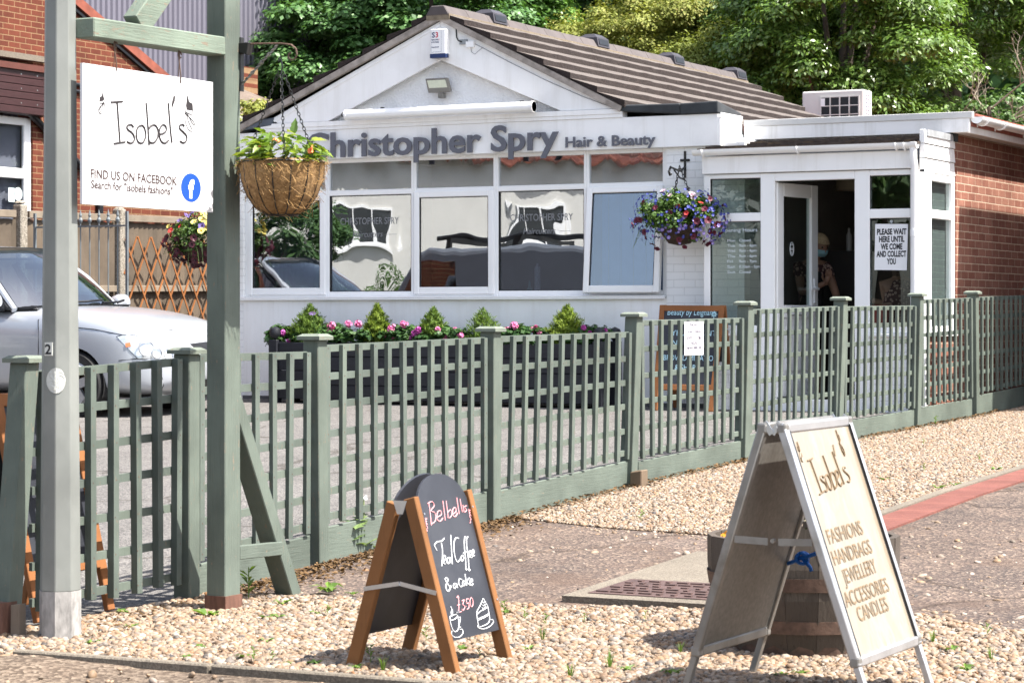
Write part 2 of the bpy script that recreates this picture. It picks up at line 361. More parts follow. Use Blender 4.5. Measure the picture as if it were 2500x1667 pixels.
def patch(name, poly, dz, m, kind='structure', step=.6):
    "polygon in plan laid on the rising ground, dz above it"
    bm = bmesh.new(); vs = [bm.verts.new((x, y, 0)) for x, y in poly]; bm.faces.new(vs)
    ys = [y for _, y in poly]
    for y in GY:
        if min(ys) < y < max(ys):
            bmesh.ops.bisect_plane(bm, geom=bm.verts[:] + bm.edges[:] + bm.faces[:], plane_co=(0, y, 0), plane_no=(0, 1, 0))
    for v in bm.verts: v.co.z = g(v.co.y) + (dz(v.co.y) if callable(dz) else dz)
    bmesh.ops.recalc_face_normals(bm, faces=bm.faces)
    me = bpy.data.meshes.new(name); bm.to_mesh(me); bm.free()
    if me.polygons and me.polygons[0].normal.z < 0: me.flip_normals()
    o = link_mesh(name, me, m); o['kind'] = kind; return o
patch('ground', [(-400, -200), (200, -200), (200, 300), (-400, 300)], -.012, MT['dirt'])
patch('car_park', [(-60, 6.9), (-6.56, 6.9), (-6.56, 60), (-60, 60)], lambda y: float(np.interp(y, [10.3, 16], [0, .035])), MT['tarmac'])
patch('road', [(-80, -30), (60, -30), (60, 4.2), (-80, 4.2)], -.004, MT['tarmac'])
patch('path', [(-6.56, 9.45), (-6.0, 9.42), (-5.2, 9.5), (-4.2, 9.68), (-3.2, 9.84), (-2.7, 9.62), (6, 9.5), (6, 40), (-4.23, 40), (-4.23, 11.9), (-5.0, 11.9), (-5.7, 12.0), (-6.56, 12.3)], .0, MT['path'])
# gravel bed under the stones
gpoly_near = [(-6.56, 7.52), (6, 7.52), (6, 9.5), (-2.7, 9.62), (-3.2, 9.84), (-4.2, 9.68), (-5.2, 9.5), (-6.0, 9.42), (-6.56, 9.45)]
gpoly_far = [(-6.45, 12.28), (-5.7, 12.0), (-5.0, 11.9), (-4.5, 11.9), (-4.5, 34), (-6.45, 34)]
patch('gravel_bed', gpoly_near, .004, MT['gravelbase']); patch('gravel_bed', gpoly_far, .004, MT['gravelbase'])
# red brick edging along the path, laid between the gravel strip and the tarmac
mb = MB()
for y0, y1 in ((12.25, 14.06), (14.06, 16), (16, 21.4), (21.4, 34)):
    mb.hexa([(-4.445, y0, g(y0) - .05), (-4.23, y0, g(y0) - .05), (-4.23, y1, g(y1) - .05), (-4.445, y1, g(y1) - .05),
             (-4.445, y0, g(y0) + .012), (-4.23, y0, g(y0) + .012), (-4.23, y1, g(y1) + .012), (-4.445, y1, g(y1) + .012)])
mb.build('brick_edging', MT['redbrickpave'])['kind'] = 'structure'
mb = MB()
for y0, y1 in ((11.95, 14.06), (14.06, 16), (16, 21.4), (21.4, 34)):
    mb.hexa([(-4.51, y0, g(y0) - .05), (-4.448, y0, g(y0) - .05), (-4.448, y1, g(y1) - .05), (-4.51, y1, g(y1) - .05),
             (-4.51, y0, g(y0) + .02), (-4.448, y0, g(y0) + .02), (-4.448, y1, g(y1) + .02), (-4.51, y1, g(y1) + .02)])
mb.build('path_edge', MT['concrete'])['kind'] = 'structure'
# concrete kerb strips at the front of the gravel bed
mb = MB()
for a, b in ((-6.1, -5.195), (-5.185, -4.27), (-4.26, -3.34), (-3.33, -2.4)):
    t0 = .0 + (a + 6.1) * .012
    mb.hexa([(a, 7.43 + (a+6.1)*.03, -.2), (b, 7.43 + (b+6.1)*.03, -.2), (b, 7.48 + (b+6.1)*.03, -.2), (a, 7.48 + (a+6.1)*.03, -.2),
             (a, 7.43 + (a+6.1)*.03, .0), (b, 7.43 + (b+6.1)*.03, .0), (b, 7.48 + (b+6.1)*.03, .0), (a, 7.48 + (a+6.1)*.03, .0)])
o = mb.build('kerb', MT['concrete'], bevel=.006); o['kind'] = 'structure'
# lower earth verge in front of the kerb: the kerb shows its face above it
bm = bmesh.new(); rs = np.random.RandomState(5)
nx, ny = 90, 26
gridv = [[bm.verts.new((-9 + 9.5 * i / nx, 5.6 + 1.86 * j / ny + (.03 * (-9 + 9.5*i/nx + 6.1) if j == ny else 0), 0)) for j in range(ny + 1)] for i in range(nx + 1)]
for i in range(nx):
    for j in range(ny): bm.faces.new((gridv[i][j], gridv[i+1][j], gridv[i+1][j+1], gridv[i][j+1]))
for v in bm.verts:
    edge = max(0, (v.co.x + 5.9)); z = -.02 - .038 * min(1, edge / 1.2) - .01 * (7.4 - v.co.y)
    z += rs.uniform(-.006, .006) + .012 * math.sin(v.co.x * 5.1) * math.sin(v.co.y * 7 + 1)
    v.co.z = z
bmesh.ops.recalc_face_normals(bm, faces=bm.faces)
me = bpy.data.meshes.new('verge'); bm.to_mesh(me); bm.free()
if me.polygons[0].normal.z < 0: me.flip_normals()
me.polygons.foreach_set('use_smooth', [True] * len(me.polygons))
o = link_mesh('verge', me, MT['dirt']); o['kind'] = 'structure'
# concrete slab with a cast iron cover
sl = thing('manhole_cover', 'rusty cast iron manhole cover in a concrete slab on the path', 'manhole cover', (-4.5, 10.0, g(10)))
y0, y1 = 9.66, 11.25
def sg(y, h): return g(y) + h
mb = MB(); mb.hexa([(-4.82, y0, -.1), (-3.9, y0, -.1), (-3.9, y1, .0), (-4.85, y1, .0), (-4.82, y0, sg(y0, .03)), (-3.9, y0, sg(y0, .03)), (-3.9, y1, sg(y1, .012)), (-4.85, y1, sg(y1, .012))])
mb.build('slab', MT['concrete'], sl)
MT['castiron'] = plain('rusty_cast_iron', (.10, .062, .055), .6, .3, 14, metal=.3, bump=.2, bs=60)
sz = lambda y: sg(y0, .03) + (sg(y1, .012) - sg(y0, .03)) * (y - y0) / (y1 - y0)
mb = MB(); a, b = 9.76, 10.22
mb.hexa([(-4.74, a, sz(a) - .02), (-4.05, a, sz(a) - .02), (-4.05, b, sz(b) - .02), (-4.74, b, sz(b) - .02), (-4.74, a, sz(a) + .004), (-4.05, a, sz(a) + .004), (-4.05, b, sz(b) + .004), (-4.74, b, sz(b) + .004)])
for i in range(9):
    for j in range(6):
        x = -4.69 + i * .07 + (.03 if j % 2 else 0); y = a + .05 + j * .07; z = sz(y) + .004
        dx, dy = random.Random(i*9+j).choice(((.026, .010), (.016, .012), (.010, .018), (.030, .008)))
        mb.box(x - dx, x + dx, y - dy, y + dy, z, z + .005)
mb.build('cover', MT['castiron'], sl)

# ------------------------------------------------------------ loose stones: one bed nobody could count
def pebble_mesh(name, seed):
    bm = bmesh.new(); bmesh.ops.create_icosphere(bm, subdivisions=2, radius=1)
    r = random.Random(seed); ax = (1, r.uniform(.5, .9), r.uniform(.35, .62)); ph = [r.uniform(0, 6) for _ in range(6)]
    for v in bm.verts:
        d = 1 + .13 * math.sin(2.1 * v.co.x + ph[0]) + .12 * math.sin(2.7 * v.co.y + ph[1]) + .1 * math.sin(3 * v.co.z + ph[2])
        v.co = Vector((v.co.x * ax[0], v.co.y * ax[1], v.co.z * ax[2])) * d
    me = bpy.data.meshes.new(name); bm.to_mesh(me); bm.free()
    me.polygons.foreach_set('use_smooth', [True] * len(me.polygons)); return me
def pebble_mat():
    m, nt, N, L, P = nmat('flint_pebbles')
    oi = N.new('ShaderNodeObjectInfo').outputs['Random']
    c = ramp(N, L, oi, [(0, (0.206, 0.128, 0.075)), (.13, (0.277, 0.209, 0.148)), (.25, (0.149, 0.093, 0.057)), (.37, (0.326, 0.261, 0.202)), (.48, (0.114, 0.087, 0.066)), (.6, (0.248, 0.160, 0.093)), (.7, (0.178, 0.145, 0.122)), (.8, (0.355, 0.299, 0.245)), (.88, (0.050, 0.045, 0.045)), (.94, (0.242, 0.189, 0.137)), (1, (0.220, 0.111, 0.050))])
    v = pos_vec(N, L); c = mix(N, L, 1.0, c, ramp(N, L, noise(N, L, v, 70, 4), [(.3, (.75, .74, .72)), (.7, (1.15, 1.15, 1.15))]), 'MULTIPLY')
    L.new(c, P.inputs['Base Color']); P.inputs['Roughness'].default_value = .62; P.inputs['Specular IOR Level'].default_value = .35
    return m
PEB = pebble_mat(); pebs = []
pcol = bpy.data.collections.new('pebble_shapes')
for i in range(5):
    po = bpy.data.objects.new('pebble_shape', pebble_mesh('pebble_shape', i)); po.data.materials.append(PEB); pcol.objects.link(po); pebs.append(po)
def scatter(name, label, verts_poly_list, density, smin, smax, seed, dz, slope=True):
    bm = bmesh.new()
    for poly in verts_poly_list:
        bm.faces.new([bm.verts.new((x, y, 0)) for x, y in poly])
    for y in GY:
        bmesh.ops.bisect_plane(bm, geom=bm.verts[:] + bm.edges[:] + bm.faces[:], plane_co=(0, y, 0), plane_no=(0, 1, 0))
    for v in bm.verts: v.co.z = g(v.co.y) + dz
    me = bpy.data.meshes.new(name); bm.to_mesh(me); bm.free()
    o = link_mesh(name, me, PEB); tag(o, label, 'stones', None, 'stuff')
    ng = bpy.data.node_groups.new(name, 'GeometryNodeTree')
    ng.interface.new_socket('Geometry', in_out='INPUT', socket_type='NodeSocketGeometry'); ng.interface.new_socket('Geometry', in_out='OUTPUT', socket_type='NodeSocketGeometry')
    gi = ng.nodes.new('NodeGroupInput'); go = ng.nodes.new('NodeGroupOutput')
    dp = ng.nodes.new('GeometryNodeDistributePointsOnFaces'); dp.inputs['Density'].default_value = density; dp.inputs['Seed'].default_value = seed
    ip = ng.nodes.new('GeometryNodeInstanceOnPoints'); ci = ng.nodes.new('GeometryNodeCollectionInfo')
    ci.inputs['Collection'].default_value = pcol; ci.inputs['Separate Children'].default_value = True; ci.inputs['Reset Children'].default_value = True
    ip.inputs['Pick Instance'].default_value = True
    rv = ng.nodes.new('FunctionNodeRandomValue'); rv.data_type = 'FLOAT_VECTOR'; rv.inputs[0].default_value = (-.5, -.5, 0); rv.inputs[1].default_value = (.5, .5, 6.283)
    rs_ = ng.nodes.new('FunctionNodeRandomValue'); rs_.data_type = 'FLOAT'; rs_.inputs[2].default_value = 0; rs_.inputs[3].default_value = 1; rs_.inputs['Seed'].default_value = 3
    pw = ng.nodes.new('ShaderNodeMath'); pw.operation = 'POWER'; pw.inputs[1].default_value = 2.6; ng.links.new(rs_.outputs[1], pw.inputs[0])
    ma = ng.nodes.new('ShaderNodeMath'); ma.operation = 'MULTIPLY_ADD'; ma.inputs[1].default_value = smax - smin; ma.inputs[2].default_value = smin; ng.links.new(pw.outputs[0], ma.inputs[0])
    lk = ng.links.new
    lk(gi.outputs[0], dp.inputs['Mesh']); lk(dp.outputs['Points'], ip.inputs['Points']); lk(ci.outputs[0], ip.inputs['Instance'])
    lk(rv.outputs[0], ip.inputs['Rotation']); lk(ma.outputs[0], ip.inputs['Scale']); lk(ip.outputs[0], go.inputs[0])
    md = o.modifiers.new('stones', 'NODES'); md.node_group = ng
    return o
near_vis = [(-6.5, 7.52), (-.5, 7.7), (-.5, 9.5), (-2.7, 9.6), (-3.2, 9.82), (-4.2, 9.66), (-5.2, 9.48), (-6.0, 9.4), (-6.5, 9.3)]
scatter('gravel', 'pale flint gravel filling the bed in front of the fence', [near_vis], 4800, .0062, .022, 1, .006)
scatter('gravel', 'pale flint gravel strip along the foot of the green fence', [[(-6.4, 12.22), (-5.7, 12.0), (-5.0, 11.9), (-4.52, 11.9), (-4.52, 24), (-6.4, 24)]], 4600, .006, .019, 2, .006)
scatter('gravel', 'stray pebbles scattered over the worn path and the earth verge', [[(-6.45, 9.4), (-2.4, 9.8), (-2.4, 13), (-4.2, 13), (-4.2, 11.95), (-6.4, 12.2)], [(-6.4, 6.4), (-1, 6.4), (-1, 7.4), (-6.4, 7.4)]], 42, .008, .026, 3, -.002)
scatter('gravel', 'pebbles spilling round the foot of the lamp column', [[(-6.6, 7.35), (-5.9, 7.35), (-5.9, 7.55), (-6.6, 7.6)]], 900, .009, .028, 4, -.004)

scatter('gravel', 'small pebbles spilled along the ragged edges where the gravel meets the path', [[(-6.1, 9.38), (-5.2, 9.46), (-4.9, 9.5), (-4.9, 9.62), (-5.2, 9.62), (-6.1, 9.58)], [(-4.2, 9.6), (-3.2, 9.78), (-2.7, 9.56), (-1.2, 9.45), (-1.2, 9.66), (-2.7, 9.8), (-3.2, 10.0), (-3.85, 9.9)], [(-6.3, 12.05), (-5.7, 11.78), (-5.0, 11.7), (-4.55, 11.72), (-4.55, 11.95), (-5.0, 11.93), (-5.7, 12.04)]], 420, .006, .018, 6, -.001)
# brown litter blown against the fence foot
r = np.random.RandomState(17); n = 5200
ly = np.concatenate([r.uniform(9.5, 12.3, 2600), r.uniform(12.3, 22, 1800), r.uniform(8.2, 9.5, 800)]); lx = -6.46 + np.abs(r.normal(size=n))*np.where(ly < 12.3, .13, .06)
lz = np.array([g(y) for y in ly]) + r.uniform(.003, .014, n) + np.where(ly > 12.3, .012, 0)
a_ = r.uniform(0, 6.28, n); L_ = r.uniform(.006, .02, n); W_ = L_*r.uniform(.3, .7, n)
c_, s_ = np.cos(a_), np.sin(a_); up = r.uniform(-.006, .006, (n, 2))
V = np.stack([np.stack([lx - c_*L_, ly - s_*L_, lz + up[:, 0]], 1), np.stack([lx - s_*W_, ly + c_*W_, lz + up[:, 1]], 1), np.stack([lx + c_*L_, ly + s_*L_, lz - up[:, 0]], 1), np.stack([lx + s_*W_, ly - c_*W_, lz - up[:, 1]], 1)], 1).reshape(-1, 3)
tag(np_mesh('leaf_litter', V, np.arange(4*n).reshape(-1, 4), leafmat('brown_litter', [(.05, .03, .015), (.10, .06, .03), (.16, .10, .05), (.035, .022, .012)], .9, .05, .1), loc=(-6.4, 11, .05)), 'brown leaf litter and moss crumbs gathered along the fence foot', 'litter', None, 'stuff')
# ------------------------------------------------------------ green trellis fence (parallel to the shop's side wall)
FX = -6.5
posts = [8.0, 9.16, 10.26, 12.12, 14.06, 15.94, 17.9, 19.79, 21.38, 23.3, 25.2]
ptop = {0: 1.135, 1: 1.155, 2: 1.21, 3: 1.24, 4: 1.324, 5: 1.405, 6: 1.45, 7: 1.495, 8: 1.527, 9: 1.58, 10: 1.62}
lean = {0: (-.13, 0), 1: (0, 0), 2: (0.02, 0), 3: (0, 0), 4: (-.09, 0), 5: (-.07, 0), 6: (-.12, 0), 7: (-.08, 0), 8: (.03, 0), 9: (0, 0), 10: (0, 0)}  # y shift of the base
fen = thing('trellis_fence', 'long sage green trellis fence with capped posts climbing beside the gravel', 'fence', (FX, 8.0, 0))
for i, y in enumerate(posts):
    zt = ptop[i]; w = .044; gy = g(y); lb = lean[i][0]
    z0 = gy - .25; k = (zt - z0)
    yb = y + lb * 1.2
    mb = MB(); mb.hexa([(FX-w, yb-w, z0), (FX+w, yb-w, z0), (FX+w, yb+w, z0), (FX-w, yb+w, z0), (FX-w, y-w, zt-.03), (FX+w, y-w, zt-.03), (FX+w, y+w, zt-.03), (FX-w, y+w, zt-.03)])
    p = mb.build('post', MT['green'], fen, bevel=.004)
    c = w + .022
    mb = MB(); mb.hexa([(FX-c, y-c, zt-.03), (FX+c, y-c, zt-.03), (FX+c, y+c, zt-.03), (FX-c, y+c, zt-.03), (FX-c, y-c, zt-.012), (FX+c, y-c, zt-.012), (FX+c, y+c, zt-.012), (FX-c, y+c, zt-.012)])
    q = c - .02; mb.hexa([(FX-c, y-c, zt-.012), (FX+c, y-c, zt-.012), (FX+c, y+c, zt-.012), (FX-c, y+c, zt-.012), (FX-q, y-q, zt), (FX+q, y-q, zt), (FX+q, y+q, zt), (FX-q, y+q, zt)])
    mb.build('post_cap', MT['green_pale'], p)
    if i in (0,):
        mb = MB(); f = (gy - .1 - z0) / k; yy = yb
        mb.box(FX-w-.002, FX+w+.002, yy-w-.002+.004, yy+w+.002+.004, gy-.1, gy+.14); mb.build('bare_foot', MT['sleeve'], p)
# panel: top edge left, top edge right (photo pixels), slat foot above ground
panels = [((95, 905), (466, 872), .085), ((480, 866), (768, 858), .17), ((803, 842), (1176, 824), .19), ((1236, 820), (1547, 810), .18),
          ((1572, 782), (1818, 776), .16), ((1845, 755), (2055, 747), .19), ((2080, 748), (2235, 746), .17), ((2258, 731), (2370, 727), .18), ((2390, 725), (2470, 722), .2)]
def zat(px, py):
    return qX(px, py, FX)[2]
rp = random.Random(3)
for k in range(10):
    ya, yb = posts[k] + .05, posts[k+1] - .05
    if k < 9:
        (pa, pb, cl) = panels[k]
        A = qX(*pa, FX); B = qX(*pb, FX)
        sl_ = (B[2] - A[2]) / (B[1] - A[1]); za = A[2] + (ya - A[1]) * sl_; zb = A[2] + (yb - A[1]) * sl_
    else: za, zb, cl = g(ya) + 1.05, g(yb) + 1.05, .18
    zt = lambda y: za + (zb - za) * (y - ya) / (yb - ya)
    base_a, base_b = g(ya) + cl, g(yb) + cl
    zb_ = lambda y: base_a + (base_b - base_a) * (y - ya) / (yb - ya)
    mb = MB(); ry = MB()
    hgt = (za - base_a + zb - base_b) / 2; nr = max(5, round(hgt / .158))
    for r in range(nr + 1):   # rails on the car park side
        f = r / nr; j1, j2 = rp.uniform(-.004, .004), rp.uniform(-.004, .004)
        if r == nr: f, j1, j2 = 1, 0, 0
        a = base_a + .035 + (za - .035 - base_a) * f - .017; b = base_b + .035 + (zb - .035 - base_b) * f - .017
        if r == 0: a += .01; b += .01
        mb.hexa([(FX-.019, ya, a-.018+j1), (FX-.001, ya, a-.018+j1), (FX-.001, yb, b-.018+j2), (FX-.019, yb, b-.018+j2), (FX-.019, ya, a+.018+j1), (FX-.001, ya, a+.018+j1), (FX-.001, yb, b+.018+j2), (FX-.019, yb, b+.018+j2)])
    n = max(6, round((yb - ya) / .148)); ns = n
    for s in range(ns):
        y = ya + .045 + (yb - ya - .09) * s / (ns - 1); y += rp.uniform(-.006, .006)
        t = rp.uniform(-.014, .014) + (lean[k+1][0] * .35 if k >= 3 else 0) + (.05 * (1 - s / 3) if k == 4 and s < 3 else 0)
        top, bot = zt(y) - .002 + rp.uniform(-.003, .001), zb_(y) - rp.uniform(0, .012)
        sd = .034 if k == 0 else .022
        mb.hexa([(FX, y+t-.019, bot), (FX+sd, y+t-.019, bot), (FX+sd, y+t+.019, bot), (FX, y+t+.019, bot), (FX, y-.019, top), (FX+sd, y-.019, top), (FX+sd, y+.019, top), (FX, y+.019, top)])
    if k < 4:            # nail heads belong to the panel
        for s in range(ns):
            y = ya + .045 + (yb - ya - .09) * s / (ns - 1); sd = .034 if k == 0 else .022
            for r in range(nr + 1):
                f = r / nr; zc = base_a + .018 + (za - .035 - base_a) * f + ((base_b - base_a) + ((zb - .035 - base_b) - (za - .035 - base_a)) * f) * (y - ya) / (yb - ya)
                if r == 0: zc += .01
                yo = rp.uniform(-.006, .006); mb.cur = 1; mb.box(FX + sd + .0002, FX + sd + .001, y + yo - .003, y + yo + .003, zc - .003, zc + .003)
    tpn = mb.build('trellis_panel', [MT['green'], MT['rust']], fen, bevel=.0025)
    if k >= 1:   # gravel board in the ground
        a, b = g(ya) + cl - .02, g(yb) + cl - .02
        gb = MB(); gb.hexa([(FX-.024, ya, g(ya) - .15), (FX-.002, ya, g(ya) - .15), (FX-.002, yb, g(yb) - .15), (FX-.024, yb, g(yb) - .15), (FX-.024, ya, a), (FX-.002, ya, a), (FX-.002, yb, b), (FX-.024, yb, b)])
        o = gb.build('gravel_board', MT['green_y'], fen, bevel=.003); o.location.x += .012 if k > 2 else .006
# cut stump by the near post, stub by the fifth post
mb = MB(); p = qX(42, 1535, FX + .09); mb.hexa([(FX+.07, p[1]-.02, g(8)-.1), (FX+.115, p[1]-.02, g(8)-.1), (FX+.115, p[1]+.025, g(8)-.1), (FX+.07, p[1]+.025, g(8)-.1), (FX+.066, p[1]-.02+.01, .115), (FX+.11, p[1]-.02+.01, .12), (FX+.11, p[1]+.03, .12), (FX+.066, p[1]+.03, .115)])
tag(mb.build('stake', painted_wood('grey_stake_wood', (.17, .135, .105), 'z', amount=.7), loc=(FX+.09, p[1], 0)), 'short weathered stake leaning on the foot of the leftmost fence post', 'stake')
mb = MB(); p = qX(1560, 1190, FX + .1); gz = g(p[1]); mb.hexa([(p[0]-.04, p[1]-.05, gz-.1), (p[0]+.04, p[1]-.05, gz-.1), (p[0]+.04, p[1]+.05, gz-.1), (p[0]-.04, p[1]+.05, gz-.1), (p[0]-.045, p[1]-.04, gz+.095), (p[0]+.04, p[1]-.05, gz+.11), (p[0]+.04, p[1]+.05, gz+.11), (p[0]-.045, p[1]+.05, gz+.10)])
tag(mb.build('stump', painted_wood('sawn_stump_wood', (.12, .088, .062), 'z', amount=.8), loc=(p[0], p[1], gz), bevel=.006), 'sawn off old post stump in the gravel at the fence foot', 'post stump')
# paper notice pinned to the trellis
p0 = qX(1671, 785, FX + .022); p1 = qX(1717, 866, FX + .022)
nt_ = thing('notice', 'white paper parking notice pinned to the trellis in front of the wooden menu board', 'notice', (FX + .022, p0[1], p1[2]))
mb = MB(); mb.box(FX+.021, FX+.0235, p0[1], p1[1], p1[2], p0[2]); mb.build('sheet', MT['paper'], nt_)
MT['ink'] = plain('grey_ink', (.06, .05, .09), .7, .02); MT['inkblack'] = plain('black_ink', (.012, .012, .016), .6, .02)
mb = MB(); w_ = p1[1] - p0[1]; h_ = p0[2] - p1[2]
for s, zf, fw in (('Welcome to', .86, .5), ("Isobel's Fashions", .66, .72), ('RESERVED CUSTOMER', .46, .78), ('PARKING', .31, .36), ('Please leave no valuables in vehicle', .18, .8)):
    put_text(mb, s, .036, frame_x(FX+.0245, p0[1] + w_ * (1 - fw) / 2, p1[2] + h_ * zf), fit=w_ * fw, bold=.0007)
mb.build('notice_lettering', MT['ink'], nt_)

# ------------------------------------------------------------ lamp column: octagonal galvanised steel, foot painted
lp = thing('lamp_column', 'tall octagonal galvanised steel lamp column with a number plate 2', 'lamp post', (-6.18, 7.86, -.05))
def octo(mb, c, r0, r1, z0, z1, cap=True, rot=math.radians(24)):
    v0 = [(c[0] + r0 * math.cos(rot + math.pi/4*k), c[1] + r0 * math.sin(rot + math.pi/4*k), z0) for k in range(8)]
    v1 = [(c[0] + r1 * math.cos(rot + math.pi/4*k), c[1] + r1 * math.sin(rot + math.pi/4*k), z1) for k in range(8)]
    mb.add(v0 + v1, [(k, (k+1) % 8, 8 + (k+1) % 8, 8 + k) for k in range(8)] + ([tuple(range(8))[::-1], tuple(range(8, 16))] if cap else []))
LC = (-6.235, 7.90); R0 = .085
mb = MB(); octo(mb, LC, R0, .063, .18, 2.75); octo(mb, LC, .063, .045, 2.75, 6.5)
mb.build('column', MT['galv'], lp, bevel=.003)
mfoot = plain('worn_whitewashed_foot', (.27, .26, .25), .8, .3, 30, (1, 1, .4), bump=.4, bs=70, dirt=(.10, .097, .095), ds=16)
mb = MB(); octo(mb, LC, R0 + .0025, R0 + .002, -.25, .18); mb.build('foot', mfoot, lp)
mb = MB(); mb.tube([(LC[0], LC[1], 6.45), (LC[0]+.1, LC[1]-.3, 6.62), (LC[0]+.25, LC[1]-.9, 6.68)], .025, 8); mb.build('arm', MT['galv'], lp)
mb = MB(); mb.bar((LC[0]+.25, LC[1]-.85, 6.67), (LC[0]+.33, LC[1]-1.35, 6.69), .16, .1); mb.build('lantern', MT['galv'], lp)
# number plate and round sticker wrap the faces turned to the road
def on_column(px, py):     # point on the column's surface seen at this pixel
    r = ray(px, py); best = None
    d = 9.5
    for it in range(400):
        p = r * d; x, y, z = p[0], p[1], p[2] + CAMZ
        rad = R0 + (.063 - R0) * (z - .18) / 2.57; an = math.atan2(y - LC[1], x - LC[0]) - math.radians(24)
        k = math.cos(((an % (math.pi/4)) - math.pi/8)); rr = rad * math.cos(math.pi/8) / k
        if math.hypot(x - LC[0], y - LC[1]) <= rr + .005: return (x, y, z)
        d += .0025
    return None

ap = (R0 + (.063 - R0) * .38) * math.cos(math.pi/8)
mb = MB(); cx_ = LC[0] - .002; zc = 1.165; mb.box(cx_-.019, cx_+.019, LC[1]-ap-.0035, LC[1]-ap+.003, zc-.027, zc+.027); pl = mb.build('number_plate', plain('pale_plate', (.50, .51, .48), .5), lp)
mb = MB(); put_text(mb, '2', .056, frame_y(cx_-.017, LC[1]-ap-.0045, zc-.02), bold=.0012, fit=.031); mb.build('number', MT['inkblack'], pl)
mb = MB(); c0 = (136.5, 929); vs = [on_column(*c0)]; fs = []
for rr in (.15, .3, .45, .6, .75, .9, 1):
    for k in range(24): vs.append(on_column(c0[0] + 23.5*rr*math.cos(k*math.pi/12), c0[1] + 31*rr*math.sin(k*math.pi/12)))
fs = [(0, 1 + k, 1 + (k+1) % 24) for k in range(24)] + [(1+24*j+k, 25+24*j+k, 25+24*j+(k+1) % 24, 1+24*j+(k+1) % 24) for j in range(6) for k in range(24)]
mb.add(vs, fs); mb.build('reflector_sticker', plain('old_white_sticker', (.46, .47, .44), .5, .08), lp)

# ------------------------------------------------------------ gallows sign post
PX0, PX1, PY0, PY1 = -6.185, -6.085, 8.865, 8.985
sp = thing('sign_post', 'tall sage green timber gallows post with a projecting beam and a splayed strut', 'sign post', (-6.135, 8.92, 0))
mb = MB(); mb.box(PX0, PX1, PY0, PY1, .055, 3.3); post_o = mb.build('post', MT['green'], sp, bevel=.004)
mb = MB(); mb.box(PX0-.006, PX1+.006, PY0-.006, PY1+.006, -.3, .062); mb.build('bare_foot', MT['sleeve'], sp)
mb = MB(); mb.bar((-6.135, 7.93, 2.475), (-6.135, PY0+.008, 2.49), .098, .082); mb.build('beam', MT['green_beam'], sp, bevel=.005)
mb = MB(); mb.bar((-6.135, 8.27, 2.515), (-6.135, PY0+.01, 3.10), .07, .11, up=(0, -1, .9)); mb.build('brace', MT['green_beam'], sp, bevel=.004)
mb = MB(); mb.bar((-6.14, PY1-.012, .93), (-6.14, 9.50, -.06), .095, .072, up=(0, 1, .6)); mb.build('strut', MT['green'], sp, bevel=.004)
mb = MB(); mb.bar((-6.10, PY1-.002, .245), (-6.10, 9.33, .235), .03, .062); mb.build('crosspiece', MT['green_y'], sp, bevel=.003)

# ------------------------------------------------------------ white hanging sign
SX = -6.118
sg_ = thing('hanging_sign', 'white painted board sign hanging from the green post with a blue round emblem', 'sign', (SX, 8.355, 1.75))
MT['board'] = plain('white_boarded_sign', (.62, .62, .635), .45, .03, 5, (1, 9, .5), bump=.1, bs=12)
mb = MB(); nb = 8
for k in range(nb):
    a = 7.895 + (8.818 - 7.895) * k / nb; b = 7.895 + (8.818 - 7.895) * (k + 1) / nb
    mb.box(SX-.012, SX, a + (.0008 if k else 0), b - (.0008 if k < nb-1 else 0), 1.755, 2.328)
mb.box(SX-.011, SX-.002, 7.90, 8.81, 1.76, 2.32)
mb.build('board', MT['board'], sg_)
def S(px, py): p = qX(px, py, SX); return p[1], p[2]
def smooth_line(pts, n=6):
    out = []
    P_ = [np.array(p, float) for p in pts]
    for i in range(len(P_) - 1):
        a = P_[max(i-1, 0)]; b = P_[i]; c = P_[i+1]; d = P_[min(i+2, len(P_)-1)]
        for k in range(n):
            t = k / n; out.append(tuple(.5 * ((2*b) + (c-a)*t + (2*a-5*b+4*c-d)*t*t + (3*b-a-3*c+d)*t**3)))
    out.append(tuple(P_[-1])); return out
# handwriting of the name, traced on the board (numbers are photo pixels)
name_lines = [[(270, 250), (284, 249), (299, 248)], [(285, 250), (288, 290), (292, 348)], [(277, 351), (290, 349), (305, 347)],
   [(325, 311), (320, 305), (312, 306), (309, 312), (313, 318), (322, 325), (327, 335), (326, 345), (318, 350), (309, 346)],
   [(346, 306), (336, 311), (332, 327), (335, 344), (343, 350), (351, 345), (355, 330), (352, 313), (346, 306)],
   [(356, 252), (359, 290), (363, 355)], [(361, 318), (368, 308), (378, 306), (385, 318), (384, 336), (376, 348), (366, 348), (362, 340)],
   [(389, 328), (398, 326), (405, 319), (404, 309), (397, 305), (390, 314), (388, 330), (393, 345), (402, 350), (411, 343)],
   [(410, 252), (413, 290), (416, 325), (419, 349)],
   [(449, 309), (445, 304), (438, 307), (438, 314), (445, 321), (454, 331), (455, 342), (448, 349), (438, 345)]]
mb = MB(); MS = Matrix.Identity(4)
for l in name_lines: mb.tube([(SX + .0012, *S(*p)) for p in smooth_line(l, 5)], .0042, 6)
mb.tube([(SX + .0012, *S(*p)) for p in ((425, 235), (423, 246), (420, 256), (419, 266))], [.0045, .0065, .005, .001], 6)
MT['signink'] = plain('dark_brown_sign_ink', (.022, .018, .02), .6, .02)
mb.build('painted_name', MT['signink'], sg_)
